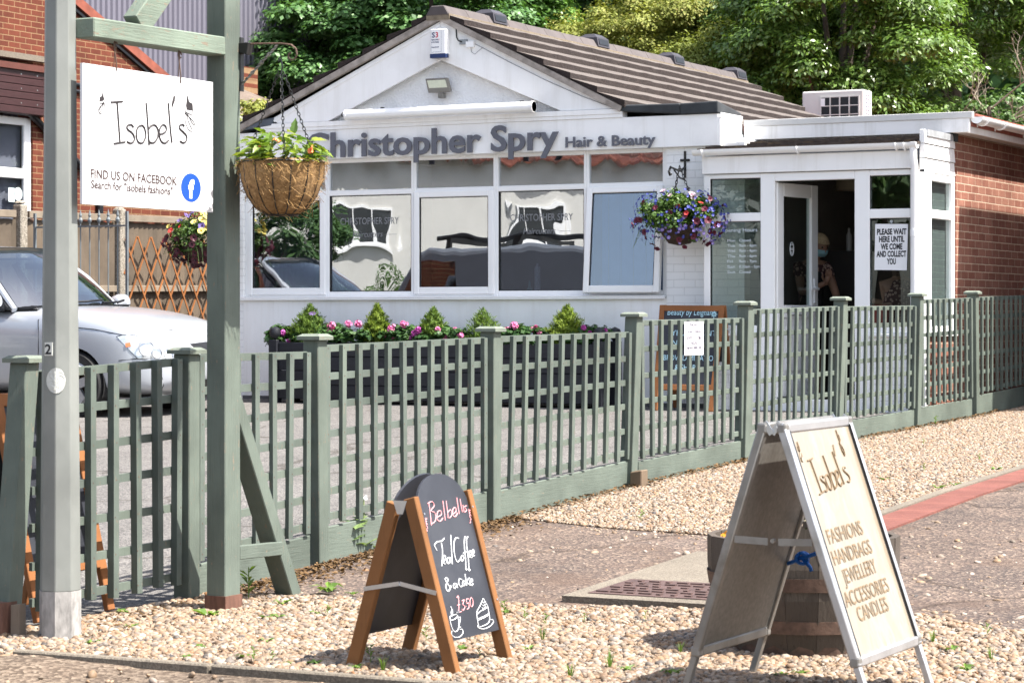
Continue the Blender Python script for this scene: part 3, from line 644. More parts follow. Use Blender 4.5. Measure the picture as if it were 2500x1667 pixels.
def butterfly(mb, c, k, S, X):      # side-on butterfly: dark upper wing, outlined lower wing, wings folded
    up = [(2, -50), (6, -34), (14, -30), (15, -14), (14, -2), (6, -6), (-2, -10), (-4, -16), (0, -30)]
    lowv = [(-4, -8), (4, 0), (13, 8), (20, 18), (19, 30), (12, 38), (4, 32), (-2, 18), (-4, 6)]
    P2 = lambda q: (X + .0012, *S(c[0] + q[0]*k, c[1] + q[1]*k))
    mb.add([P2(q) for q in up[:4] + [(8, -14), (0, -16), (0, -30)]], [tuple(range(7))])
    for l in (up + up[:1], lowv + lowv[:1], [(-2, -10), (4, 12), (13, 32)], [(2, -6), (12, 14), (18, 22)]): mb.tube([P2(q) for q in l], .0016, 5)
mb = MB(); butterfly(mb, (455, 284), 1.0, S, SX)
def Sm(x, y): return S(2 * 252 - x, y)
butterfly(mb, (252, 256), .6, Sm, SX); mb.build('butterfly_motif', MT['signink'], sg_)
mb = MB()
def sign_text(mb, s, pa, pb, hpx, **kw):
    a = S(*pa); b = S(*pb); k = hpx / (FPX / 10.4) / .72
    ang = math.atan2(b[1] - a[1], b[0] - a[0])
    put_text(mb, s, k, frame_x(SX + .0015, a[0], a[1]) @ Matrix.Rotation(ang, 4, 'Z'), fit=math.hypot(b[0]-a[0], b[1]-a[1]), **kw)
sign_text(mb, 'FIND US ON FACEBOOK', (221, 434), (432, 453), 21, bold=.0009); sign_text(mb, 'Search for "isobels fashions"', (222, 459), (421, 476.5), 19, bold=.0007)
mb.build('printed_lines', plain('grey_brown_sign_print', (.05, .032, .03), .6), sg_)
mb = MB(); sign_text(mb, 'EST1994', (432, 371), (456, 374), 14); mb.build('founding_date', plain('pale_grey_print', (.38, .36, .37), .6), sg_)
c = S(466, 458.5); e = S(490, 458.5); rad = e[0] - c[0]; rad2 = abs(S(466, 423.5)[1] - c[1])
mb = MB(); mb.add([(SX + .001, c[0] + rad*math.cos(a*math.pi/20), c[1] + rad2*math.sin(a*math.pi/20)) for a in range(40)], [tuple(range(40))])
em = mb.build('round_emblem', plain('bright_blue_emblem', (.010, .062, .47), .5, .02), sg_)
mb = MB(); put_text(mb, 'f', .105, frame_x(SX + .0022, c[0] - .021, c[1] - .042), bold=.0052, fit=.043); mb.build('letter_f', MT['paper'], em)
for px, y1 in ((283, 167), (440, 197)):
    mb = MB()
    a = S(px, y1 + 6); t = a[1]
    zt_ = 2.443
    mb.tube([(SX + .003, a[0], t), (SX + .003, a[0], t + .03), (-6.12, a[0] - .008, zt_ - .03), (-6.12, a[0]-.008, zt_)], .0028, 6)
    mb.tube([(SX + .003, a[0], t), (SX - .014, a[0], t), (SX - .014, a[0] + .006, t + .03), (-6.122, a[0] + .004, zt_)], .0022, 6)
    mb.tube([(-6.12, a[0] + .012 * math.cos(q), zt_ - .018 + .014 * math.sin(q)) for q in np.linspace(0, 5.6, 9)], .003, 6)
    mb.build('hanging_hook', MT['rust'], sg_)
# ------------------------------------------------------------ chalk A-board with arched top (tea / coffee)
OAK = painted_wood('golden_stained_pine', (.175, .078, .029), 'z', wear=(.07, .03, .014), amount=.72, bumpk=.25)
CHALK = plain('slate_black_chalkboard', (.024, .026, .034), .5, .35, 3, bump=.05, bs=40, dirt=(.04, .042, .05), ds=3)
CHWHITE = plain('white_chalk_paint', (.80, .82, .84), .7); CHPINK = plain('pink_chalk_paint', (.80, .36, .38), .7)
cb = thing('chalkboard_sign', 'arched chalkboard A board advertising tea, coffee and a cake for 3.50', 'A board', (-4.54, 8.0, -.01))
Xf, Xb, Ya, Yb, Xm = -4.315, -4.765, 7.755, 8.20, -4.54
zf, zb = -.03, -.03
TOPZ = .625
def leg(mb, x0, y0, z0, x1, y1, z1, w=.034, t=.052): mb.bar((x0, y0, z0), (x1, y1, z1), w, t, up=(1, 0, .3))
for (xb_, s) in ((Xf, 1), (Xb, -1)):
    for y in (Ya + .017, Yb - .017):
        mb = MB(); mb.bar((xb_, y, -.05), (Xm + s * .036, y, TOPZ - (.02 if s < 0 else 0)), .034, .05, up=(s, 0, .25)); mb.build('leg', OAK, cb, bevel=.003)
def board_pt(side, v, h, off=0):   # v along width 0..1, h height along the panel in metres of z
    k = (h + .04) / (TOPZ + .04); x0 = Xf if side > 0 else Xb
    x = x0 + (Xm + side * .036 - x0) * k
    n = Vector((side * (TOPZ + .04), 0, abs(Xf - Xm) - .036)).normalized()
    return Vector((x, Ya + (Yb - Ya) * v, h)) + n * off
for side in (1, -1):
    mb = MB(); out = [(0.07, .12), (.93, .12), (.93, .55)]
    ring = [(0.05, .098), (.95, .098), (.95, .565)] + [(.5 + .43 * math.cos(a), .575 + .125 * math.sin(a)) for a in np.linspace(0, math.pi, 17)] + [(.05, .565)]
    n = len(ring); fr = [board_pt(side, v, h, .012) for v, h in ring]; bk = [board_pt(side, v, h, .003) for v, h in ring]
    mb.add(fr + bk, [tuple(range(n)), tuple(range(2*n-1, n-1, -1))] + [(i, n+i, n+(i+1) % n, (i+1) % n) for i in range(n)])
    pn = mb.build('panel', CHALK, cb)
    if side > 0: front_panel = pn
def BP(px, py):   # point on the front face seen at this pixel
    p0 = board_pt(1, 0, .12, .0135); p1 = board_pt(1, 1, .12, .0135); p2 = board_pt(1, 0, .6, .0135)
    nrm = (p1 - p0).cross(p2 - p0); r = Vector(ray(px, py)); o = Vector((0, 0, CAMZ))
    return o + r * ((p0 - o).dot(nrm) / r.dot(nrm))
def chalk(mb, lines, w, sm=5):
    for l in lines: mb.tube([BP(*p) for p in (smooth_line(l, sm) if len(l) > 2 else l)], w / 2, 5)
o6 = lambda l: [(625 + x / 3.763, 1251 + y / 3.763) for x, y in l]
white = [ # Tea/Coffee (crop coordinates)
 [(1662, 345), (1645, 315), (1640, 295), (1665, 268), (1700, 262), (1722, 245), (1730, 232)], [(1702, 275), (1712, 340), (1712, 410), (1706, 490)],
 [(1722, 450), (1740, 420), (1732, 392), (1718, 410), (1718, 455), (1738, 470)], [(1780, 410), (1760, 420), (1752, 455), (1768, 468), (1780, 440), (1782, 410), (1786, 460)],
 [(1788, 205), (1795, 330), (1803, 472)],
 [(1862, 235), (1838, 230), (1820, 265), (1818, 340), (1832, 420), (1852, 452), (1876, 425)], [(1890, 395), (1880, 425), (1892, 445), (1908, 420), (1902, 392), (1890, 395)],
 [(1932, 228), (1918, 225), (1912, 290), (1924, 420), (1928, 520), (1938, 515)], [(1948, 222), (1935, 235), (1935, 300), (1950, 420), (1956, 528), (1966, 520)], [(1900, 372), (1930, 362), (1965, 352)],
 [(1958, 400), (1980, 375), (1972, 352), (1958, 370), (1960, 405), (1985, 410)], [(1985, 388), (2003, 362), (1996, 340), (1984, 358), (1986, 395), (2006, 392)],
 # & a cake
 [(1785, 690), (1760, 650), (1738, 615), (1748, 597), (1765, 612), (1752, 645), (1745, 690), (1760, 722), (1782, 700), (1790, 668)],
 [(1845, 655), (1822, 650), (1812, 680), (1826, 695), (1842, 668), (1846, 655), (1850, 690)],
 [(1890, 612), (1866, 608), (1862, 650), (1880, 680), (1898, 668)], [(1922, 630), (1902, 628), (1898, 660), (1910, 670), (1922, 645), (1924, 630), (1930, 665)],
 [(1920, 562), (1928, 620), (1936, 668)], [(1960, 598), (1934, 630), (1950, 650), (1968, 668)], [(1966, 640), (1986, 630), (1986, 610), (1972, 612), (1966, 645), (1976, 668), (1994, 652)],
 # cup
 [(1780, 960), (1792, 985), (1822, 978), (1850, 952), (1845, 935), (1812, 938), (1784, 952), (1780, 960)], [(1780, 962), (1795, 1040), (1822, 1090), (1852, 1078), (1864, 1030), (1852, 955)],
 [(1858, 962), (1876, 960), (1872, 1000), (1862, 1040), (1880, 1050)], [(1800, 1085), (1796, 1110), (1822, 1142), (1868, 1140), (1900, 1105), (1896, 1072), (1872, 1070)], [(1788, 862), (1800, 890), (1792, 920), (1800, 955)], [(1798, 880), (1806, 905), (1800, 935)],
 # cake slice
 [(2088, 785), (2060, 850), (2030, 910), (2035, 990), (2050, 1050)], [(2088, 785), (2112, 830), (2130, 870), (2142, 1000), (2060, 1048)], [(2035, 930), (2060, 905), (2090, 890), (2128, 868)],
 [(2042, 1030), (2038, 1050), (2080, 1066), (2140, 1048), (2178, 1010), (2178, 985), (2150, 978)], [(2044, 985), (2095, 962), (2140, 938)], [(2042, 972), (2095, 950), (2138, 926)], [(2075, 870), (2090, 880), (2112, 860)], [(2080, 845), (2092, 855), (2108, 838)], [(2084, 820), (2092, 828), (2102, 812)]]
mb = MB(); chalk(mb, [o6(l) for l in white[:19]], .0038); chalk(mb, [o6(l) for l in white[19:]], .0028)
mb.build('white_chalk_writing', CHWHITE, front_panel)
pink = [o6(l) for l in ([(1845, 780), (1858, 765), (1862, 830), (1862, 890), (1856, 915), (1890, 905)], [(1848, 850), (1872, 842)], [(1890, 810), (1912, 800), (1900, 840), (1918, 862), (1904, 895), (1892, 885)], [(1926, 858), (1930, 860)],
   [(1952, 790), (1934, 795), (1936, 832), (1952, 830), (1956, 868), (1938, 888)], [(1978, 778), (1966, 800), (1968, 850), (1984, 862), (1994, 830), (1988, 790), (1978, 778)])]
o2 = lambda l: [(625 + x / 3.76, 834 + y / 3.76) for x, y in l]
hd = lambda l: [(1042 + x, 1230 + y) for x, y in l]
bel = [[(1047, 1228), (1050, 1250), (1053, 1282)], [(1044, 1229), (1054, 1224), (1060, 1234), (1052, 1246), (1062, 1252), (1063, 1270), (1054, 1278)],
 [(1067, 1262), (1077, 1256), (1075, 1246), (1068, 1250), (1067, 1266), (1074, 1272), (1081, 1264)], [(1081, 1222), (1084, 1245), (1087, 1270)], [(1089, 1222), (1092, 1245), (1094, 1264)], [(1093, 1250), (1100, 1244), (1103, 1256), (1097, 1264)],
 [(1106, 1254), (1113, 1248), (1111, 1238), (1105, 1244), (1106, 1258), (1112, 1260), (1117, 1252)], [(1094+21, 1214), (1118, 1235), (1121, 1254)], [(1105+18, 1217), (1126, 1236), (1129, 1250)], [(1112+18, 1232), (1133, 1250)], [(1139, 1234), (1134, 1237), (1139, 1244), (1135, 1250)]]
mb = MB(); chalk(mb, pink, .0032); chalk(mb, bel, .0036)
for cxy in ((1041, 1277), (1128+19, 1256)):
    for q in range(6): chalk(mb, [[(cxy[0] + 3.5*math.cos(q+t)*t/3.2, cxy[1] - 14 + q*6 + 4*math.sin(q+t)) for t in range(0, 4)]], .003)
mb.build('pink_chalk_writing', CHPINK, front_panel)
mb = MB(); a = Vector((Xf - .07, Ya - .004, .28)); b = Vector((Xb + .07, Ya - .004, .28)); m_ = (a + b) / 2 + Vector((0, 0, .028))
mb.bar(a, m_, .004, .016); mb.bar(m_ + Vector((0, -.004, 0)), b, .004, .016); mb.build('folding_stay', MT['steel'], cb)
mb = MB(); mb.add([(Xm-.03, Ya-.003, TOPZ-.01), (Xm+.03, Ya-.003, TOPZ-.01), (Xm+.012, Ya-.003, TOPZ-.06), (Xm-.012, Ya-.003, TOPZ-.06)], [(0, 1, 2, 3)]); mb.build('hinge', MT['steel'], cb)
mb = MB()
for px, py in ((1112+2, 1494), (1208, 1464), (1030, 1256), (1148, 1238)):
    p = BP(px, py); mb = MB(); mb.tube([p, p + Vector((.012, 0, .004))], .004, 8); mb.build('bolt', MT['steel'], cb)

# ------------------------------------------------------------ aluminium A-frame sign (fashions ...)
af = thing('a_frame_sign', 'silver aluminium A frame pavement sign with a faded cream fashions poster', 'A board', (-3.08, 8.0, -.02))
AXf, AXb, AYa, AYb, AXm, ATZ = -2.66, -3.345, 7.615, 8.275, -3.012, .957
rs2 = math.hypot(AXf - AXm - .03, ATZ)
def AP(side, v, s, off=0):  # v across (m from near edge), s up the leg from the ground in metres
    x0 = AXf if side > 0 else AXb; x1 = AXm + side * .03
    k = s / rs2; n = Vector((side * ATZ, 0, abs(x0 - x1))).normalized()
    return Vector((x0 + (x1 - x0) * k, AYa + v, -.02 + ATZ * k)) + n * off
wd = AYb - AYa; FB, FT = .165, rs2      # frame foot and head along the leg
for side, al in ((1, MT['alu']), (-1, MT['alu_dirty'])):
    mb = MB()
    for v in (.016, wd - .016): mb.bar(AP(side, v, -.12), AP(side, v, FT), .032, .026, up=(side, 0, .3))
    lg = None
    for v in (.016, wd - .016):
        m1 = MB(); m1.bar(AP(side, v, -.14), AP(side, v, FB), .030, .022, up=(side, 0, .3)); m1.build('leg', al, af, bevel=.002)
    mb = MB()
    for v in (.016, wd - .016): mb.bar(AP(side, v, FB), AP(side, v, FT), .034, .032, up=(side, 0, .3))
    for s in (FB + .016, FT - .016): mb.bar(AP(side, .033, s), AP(side, wd - .033, s), .032, .034, up=(0, 0, 1))
    fr_ = mb.build('frame', al, af, bevel=.006, seg=2, smooth=True)
    mb = MB()
    for v in (.0, wd):
        for s in (FB, FT):
            mb = MB(); p = AP(side, v + (.017 if v == 0 else -.017), s + (.017 if s == FB else -.017), .0); mb.box(p.x-.018, p.x+.018, p.y-.0185, p.y+.0185, p.z-.0195, p.z+.0195); mb.build('corner_cap', MT['alu_dirty'], fr_, bevel=.008, seg=2)
    for v in (.0345, wd - .0345):
        mb = MB(); mb.bar(AP(side, v, FB + .03, .0125), AP(side, v, FT - .03, .0125), .004, .008, up=(side, 0, .3)); mb.build('snap_groove', MT['black'], fr_)
    if side < 0:
        mb = MB(); mb.hexa([AP(side, .03, FB+.03, -.006), AP(side, wd-.03, FB+.03, -.006), AP(side, wd-.03, FB+.03, .002), AP(side, .03, FB+.03, .002), AP(side, .03, FT-.03, -.006), AP(side, wd-.03, FT-.03, -.006), AP(side, wd-.03, FT-.03, .002), AP(side, .03, FT-.03, .002)])
        mb.build('back_panel', plain('dull_galvanised_sheet', (.19, .18, .165), .5, .2, 60, metal=.35, dirt=(.13, .115, .10), ds=5), fr_)
MT['poster'] = None
m, nt, N, L, P = nmat('faded_cream_poster'); v = pos_vec(N, L, (3, 3, .8)); c = ramp(N, L, noise(N, L, v, 2.0, 5, .7), [(.3, (.245, .212, .168)), (.5, (.22, .178, .13)), (.62, (.255, .222, .176)), (.75, (.20, .145, .092))])
L.new(c, P.inputs['Base Color']); P.inputs['Roughness'].default_value = .25; P.inputs['Coat Weight'].default_value = .2; MT['poster'] = m
mb = MB(); mb.hexa([AP(1, .03, FB+.03, -.004), AP(1, wd-.03, FB+.03, -.004), AP(1, wd-.03, FB+.03, .006), AP(1, .03, FB+.03, .006), AP(1, .03, FT-.03, -.004), AP(1, wd-.03, FT-.03, -.004), AP(1, wd-.03, FT-.03, .006), AP(1, .03, FT-.03, .006)])
po = mb.build('poster', MT['poster'], af)
def AS(v, s): return AP(1, v, s, .0075)
p0 = AS(0, 0); ev = (AS(1, 0) - p0); es = (AS(0, 1) - p0); en = ev.cross(es)
MA = Matrix(((ev.x, es.x, en.x, p0.x), (ev.y, es.y, en.y, p0.y), (ev.z, es.z, en.z, p0.z), (0, 0, 0, 1)))
FADE = plain('faded_brown_print', (.15, .102, .055), .45, .25, 9, dirt=(.195, .15, .10), ds=6)
def onA(px, py):
    nrm = en; r = Vector(ray(px, py)); o = Vector((0, 0, CAMZ)); q = o + r * ((p0 - o).dot(nrm) / r.dot(nrm)) - p0
    return q.dot(ev), q.dot(es)
mb = MB(); z8 = lambda x, y: (1750 + x / 2.351, 1000 + y / 2.351)
for s, a, b in (('FASHIONS', (650, 770), (838, 690)), ('HANDBAGS', (680, 892), (888, 790)), ('JEWELLERY', (738, 1000), (915, 900)), ('ACCESSORIES', (748, 1132), (985, 1005)), ('CANDLES', (822, 1215), (985, 1130))):
    A_, B_ = onA(*z8(*a)), onA(*z8(*b)); A_ = (max(A_[0], .05), A_[1]); w_ = min(B_[0], wd - .045) - A_[0]
    put_text(mb, s, .072, MA @ Matrix.Translation((A_[0], A_[1], .0008)) @ Matrix.Rotation(math.atan2((B_[1]-A_[1]) * .35, w_), 4, 'Z'), fit=w_, bold=.0004)
# the handwritten name again, scaled from the hanging sign
ref = [(y, z) for l in name_lines for y, z in [S(*p) for p in l]]; ya0, ya1 = min(r[0] for r in ref), max(r[0] for r in ref); za0, za1 = min(r[1] for r in ref), max(r[1] for r in ref)
NA0, NA1 = onA(*z8(590, 510)), onA(*z8(770, 240)); vx0, vx1 = onA(*z8(588, 508))[0], onA(*z8(768, 430))[0] + .01; sy0 = onA(*z8(600, 508))[1]; sy1 = onA(*z8(540, 318))[1]; sy0 = (sy0 + onA(*z8(766, 432))[1]) / 2; sy1 = sy0 + min(.2, max(.14, sy1 - sy0))
for l in name_lines + [[(425, 235), (423, 246), (419, 266)]]:
    pts = [S(*p) for p in smooth_line(l, 4)]
    mb.tube([MA @ Vector((vx0 + (y - ya0) / (ya1 - ya0) * (vx1 - vx0), sy0 + (z - za0) / (za1 - za0) * (sy1 - sy0), .0006)) for y, z in pts], .003, 5)
def SA(vv, ss):
    q = MA @ Vector((vv, ss, .0006)); return q
for cv, cs_, k in ((vx1 + .012, sy0 + .16, .0011), (vx0 - .04, sy0 + .15, .0008)):
    sg2 = 1 if cv > .3 else -1
    for l in ([(2, 50), (6, 34), (14, 30), (15, 14), (4, 8), (0, 30), (2, 50)], [(-4, 8), (13, -8), (20, -18), (19, -30), (12, -38), (-2, -18), (-4, 8)]):
        mb.tube([SA(cv + sg2 * x * k * .8, cs_ + y * k) for x, y in l], .0022, 5)
mb.build('poster_lettering', FADE, po)
for v in (.006, wd - .006):
    a = AP(1, v, .60, -.018); b = AP(-1, v, .60, -.018)
    mb = MB(); mb.bar(a, (a + b) / 2 + Vector((.02, 0, -.004)), .004, .024); mb.bar((a + b) / 2 + Vector((-.02, .004, -.004)), b, .004, .024); mb.tube([(a + b) / 2 - Vector((0, .008, 0)), (a + b) / 2 + Vector((0, .01, 0))], .008, 8); mb.build('folding_stay', MT['alu_dirty'], af)
    mb = MB(); c_ = Vector((AXm, AYa + v, ATZ - .035)); mb.bar(c_ + Vector((-.028, 0, .02)), c_ + Vector((.0, 0, -.02)), .004, .02); mb.bar(c_ + Vector((.028, .003, .02)), c_ + Vector((0, .003, -.02)), .004, .02); mb.build('hinge', MT['steel'], af)

# ------------------------------------------------------------ half barrel planter behind it, a blue cord knotted to the sign
bx, by, bz = -3.425, 9.0, g(9) - .03
br = thing('barrel_planter', 'old oak half barrel planter with rusty hoops behind the aluminium sign', 'planter', (bx, by, bz))
STAVE = painted_wood('weathered_oak_staves', (.078, .064, .053), 'z', wear=(.04, .032, .026), amount=.6)
mb = MB(); ns = 18; hgt = .475
for k in range(ns):
    a0 = 2*math.pi*(k + .006)/ns; a1 = 2*math.pi*(k + .994)/ns; col_ = []
    for zz, r in ((0, .295), (.12, .335), (.25, .365), (.37, .378), (hgt, .378 + random.Random(k).uniform(-.004, .004))):
        col_.append([(bx + (r - t)*math.cos(a), by + (r - t)*math.sin(a), bz + zz) for a, t in ((a0, 0), (a1, 0), (a1, .028), (a0, .028))])
    vs = [p for q in col_ for p in q]; fs = []
    for i in range(4):
        for j in range(4): fs.append((i*4+j, i*4+(j+1) % 4, i*4+4+(j+1) % 4, i*4+4+j))
    mb.add(vs, fs + [(16, 17, 18, 19)])
mb.build('staves', STAVE, br)
for zz, r, hh in ((.025, .306, .055), (.12, .3375, .05), (.285, .3715, .052)):
    mb = MB(); mb.lathe([(r - .004, zz), (r + .001, zz), (r + .001 + hh*.16, zz + hh), (r - .002 + hh*.16, zz + hh)], (bx, by, bz), 40, capb=False, capt=False); mb.build('hoop', MT['rust'], br, smooth=True)
mb = MB(); mb.lathe([(.0, .42), (.345, .41)], (bx, by, bz), 24, capb=False, capt=False); mb.build('soil', plain('potting_soil', (.03, .02, .014), .95, .3, 40, bump=.6, bs=80, bd=.01), br)
mb = MB(); a = Vector(qD(1924, 1375, 8.78)); b = Vector(qD(1994, 1350, 8.66))
pts = [a, a * .75 + b * .25 + Vector((0, 0, .0)), (a + b) / 2 + Vector((0, 0, .004)), a * .3 + b * .7, b]
mb.tube(pts, .0075, 8); c_ = (a + b) / 2
mb.tube([c_ + Vector((.02*math.cos(t), .012*math.sin(t*1.5), .02*math.sin(t))) for t in np.linspace(0, 9, 22)], .007, 7)
mb.tube([c_, c_ + Vector((.03, 0, -.03)), c_ + Vector((.035, .0, -.045))], .007, 7)
tag(mb.build('cord', plain('bright_blue_nylon_cord', (.01, .13, .50), .5), loc=tuple(c_), smooth='all'), 'knotted bright blue nylon cord tied between the aluminium sign and the barrel', 'cord')
# ------------------------------------------------------------ the white salon
YF, YWN, YB = 21.30, 21.40, 21.36
gz = g(21.4)
sal = thing('salon', 'low white hair salon with a tiled gable roof and grey lettering on its fascia', 'shop', (-12.0, 21.36, gz))
XL, XR = -14.62, -9.02
# walls: rendered front below the sill, painted brick strip on the left, painted brick pier on the right, sides and back
mb = MB(); mb.box(-14.43, -9.53, YB, YB+.14, gz-.3, 1.478); mb.build('front_wall', MT['render'], sal)
mb = MB(); mb.box(XL, -14.432, YB-.002, YB+.14, gz-.3, 2.92); mb.build('corner_brickwork', MT['pbrick'], sal)
mb = MB(); mb.box(-9.528, XR+.3, YB-.002, YB+.14, gz-.3, 2.95); mb.build('brick_pier', MT['pbrick'], sal)
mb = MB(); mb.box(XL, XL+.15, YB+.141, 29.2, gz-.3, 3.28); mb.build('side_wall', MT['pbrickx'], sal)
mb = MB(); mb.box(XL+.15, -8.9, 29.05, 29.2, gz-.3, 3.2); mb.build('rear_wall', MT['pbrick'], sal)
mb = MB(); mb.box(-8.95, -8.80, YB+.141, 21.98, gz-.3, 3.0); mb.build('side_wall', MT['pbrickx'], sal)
mb = MB(); mb.prism([(-14.1, 3.28), (-9.9, 3.28), (-12.0, 4.30)], 'y', 29.0, 29.15); mb.build('rear_gable', MT['render'], sal)
# plinth strip, a dark grey band at the wall foot
mb = MB(); mb.box(-14.43, -9.05, YB-.012, YB-.0005, gz-.3, gz+.07); mb.build('plinth', plain('grey_plinth_paint', (.10, .10, .105), .8, .2), sal)
# interior: dim room
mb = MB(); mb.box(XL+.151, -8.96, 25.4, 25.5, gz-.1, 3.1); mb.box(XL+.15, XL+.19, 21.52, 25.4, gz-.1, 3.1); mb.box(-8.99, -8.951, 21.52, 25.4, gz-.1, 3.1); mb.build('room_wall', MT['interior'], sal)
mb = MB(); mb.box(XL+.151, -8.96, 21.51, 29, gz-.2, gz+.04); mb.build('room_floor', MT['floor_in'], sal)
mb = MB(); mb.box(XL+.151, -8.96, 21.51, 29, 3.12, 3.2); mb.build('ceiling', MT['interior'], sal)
# windows: five bays, each with a fixed top light and a lower light
bays = [(-14.436, -13.413), (-13.413, -12.374), (-12.374, -11.421), (-11.421, -10.411), (-10.411, -9.535)]
ZS, ZT0, ZT1, ZH = 1.495, 2.545, 2.60, 2.925
for i, (a, b) in enumerate(bays):
    e0 = .055 if i == 0 else .028; e1 = .055 if i == 4 else .028
    mb = MB(); y0, y1 = YWN, YWN + .07
    mb.box(a + .0005, a + e0, y0, y1, ZS, ZH); mb.box(b - e1, b - .0005, y0, y1, ZS, ZH)
    mb.box(a + e0, b - e1, y0 + .001, y1, ZS, ZS + .055); mb.box(a + e0, b - e1, y0 + .001, y1, ZT0, ZT1); mb.box(a + e0, b - e1, y0 + .001, y1, ZH - .04, ZH)
    w = mb.build('window', MT['upvc'], sal, bevel=.006)
    m2 = MB(); m2.box(a + e0 - .005, b - e1 + .005, y0 + .03, y0 + .036, ZT1 - .005, ZH - .035); m2.build('pane', MT['glass'], w)
    gk = MB(); gw = .012
    x0, x1, z0, z1 = a + e0, b - e1, ZS + .055, ZT0
    if i in (0, 2, 4):
        t = .062; piv = (z1 + .02)
        so = MB()
        def sw(y, z, tilt): # rotate about the top edge, foot swings out
            return (YWN - .022 + (y) * math.cos(tilt) - (piv - z) * math.sin(tilt), piv - (piv - z) * math.cos(tilt) - y * math.sin(tilt))
        tilt = math.radians(5.5) if i == 4 else 0.0
        def sbox(mbx, xa, xb, ya, yb, za, zb):
            p = []
            for z in (za, zb):
                for (x, y) in ((xa, ya), (xb, ya), (xb, yb), (xa, yb)):
                    Y, Z = sw(y, z, tilt); p.append((x, Y, Z))
            mbx.hexa(p)
        X0, X1, Z0, Z1 = x0 - .012, x1 + .012, z0 - .03, z1 + .02
        sbox(so, X0, X0 + t, 0, .06, Z0, Z1); sbox(so, X1 - t, X1, 0, .06, Z0, Z1); sbox(so, X0 + t, X1 - t, .001, .06, Z0, Z0 + t + .01); sbox(so, X0 + t, X1 - t, .001, .06, Z1 - t, Z1)
        so.build('sash', MT['upvc'], w, bevel=.007)
        pn = MB(); sbox(pn, X0 + t - .006, X1 - t + .006, .022, .028, Z0 + t, Z1 - t + .006); pn.build('pane', MT['sky_glass'] if i == 4 else MT['glass'], w)
        gs = MB(); sbox(gs, X0+t, X0+t+.008, .012, .022, Z0+t+.01, Z1-t); sbox(gs, X1-t-.008, X1-t, .012, .022, Z0+t+.01, Z1-t); sbox(gs, X0+t+.008, X1-t-.008, .012, .022, Z1-t-.008, Z1-t); gs.build('gasket', MT['rubber'], w)
    else:
        pn = MB(); pn.box(x0 - .005, x1 + .005, YWN + .03, YWN + .036, z0 - .005, z1 + .005); pn.build('pane', MT['glass'], w)
        gs = MB(); gs.box(x0, x0+.008, YWN+.012, YWN+.03, z0, z1); gs.box(x1-.008, x1, YWN+.012, YWN+.03, z0, z1); gs.box(x0+.008, x1-.008, YWN+.012, YWN+.03, z1-.008, z1); gs.box(x0+.008, x1-.008, YWN+.012, YWN+.03, z0, z0+.008); gs.build('gasket', MT['rubber'], w)
    if i in (1, 3):
        mk = MB(); put_text(mk, 'CHRISTOPHER SPRY', .10, frame_y(x0 + .12, YWN + .0285, 2.245), fit=.70); put_text(mk, 'Haircutters', .085, frame_y(x0 + .27, YWN + .0285, 2.115), fit=.36, shear=.2)
        mk.box(x0 + .66, x0 + .80, YWN+.028, YWN+.0285, 2.135, 2.139); mk.build('window_lettering', plain('grey_etched_vinyl', (.23, .235, .25), .6), w)
mb = MB(); mb.box(-14.47, -9.53, YWN - .085, YWN + .01, 1.479, 1.497); mb.box(-14.47, -9.53, YWN - .085, YWN - .07, 1.462, 1.4785); mb.build('window_sill', MT['upvc'], sal, bevel=.004)
# vertical blinds behind the first light; last ones painted the sky's reflected blue
mb = MB()
for k in range(13): x = -14.36 + k * .05; mb.box(x, x + .046, 21.62, 21.626 + .012*(k % 2), 1.5, 2.9)
mb.build('vertical_blind', plain('slate_blue_blind', (.07, .08, .10), .7, .1), sal)
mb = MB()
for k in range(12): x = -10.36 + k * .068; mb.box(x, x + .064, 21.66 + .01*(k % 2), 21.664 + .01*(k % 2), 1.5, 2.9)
mb.build('vertical_blind', plain('sky_reflection_blue_blind', (.055, .11, .20), .7, .1), sal)
# fascia
mb = MB(); mb.box(-14.64, -8.967, YF, YF + .12, 2.922, 3.226); mb.build('fascia_board', MT['trim'], sal, bevel=.003)
mb = MB(); mb.box(-14.16, -9.965, YF - .012, YF + .10, 3.2265, 3.262); mb.box(-14.16, -9.965, YF - .02, YF + .10, 3.2625, 3.312); mb.build('fascia_moulding', MT['trim'], sal, bevel=.002)
mb = MB(); mb.box(-8.966, -8.945, YF + .002, 21.85, 2.922, 3.19); mb.box(-9.05, -8.96, 21.42, 21.86, 2.925, 3.19); mb.build('fascia_return', MT['trim'], sal)
mb = MB(); mb.box(-13.9, -9.1, YF + .121, YF + .5, 2.93, 2.95); mb.build('soffit', MT['trim'], sal)
# lettering
mb = MB(); put_text(mb, 'Christopher Spry', .357, frame_y(-13.585, YF - .022, 2.942), depth=.018, fit=2.935, bold=.008); mb.build('shop_lettering', MT['letter'], sal)
mb = MB(); put_text(mb, 'Hair & Beauty', .145, frame_y(-10.575, YF - .018, 2.952), depth=.014, fit=.965, bold=.0028); mb.build('shop_lettering', MT['letter'], sal)
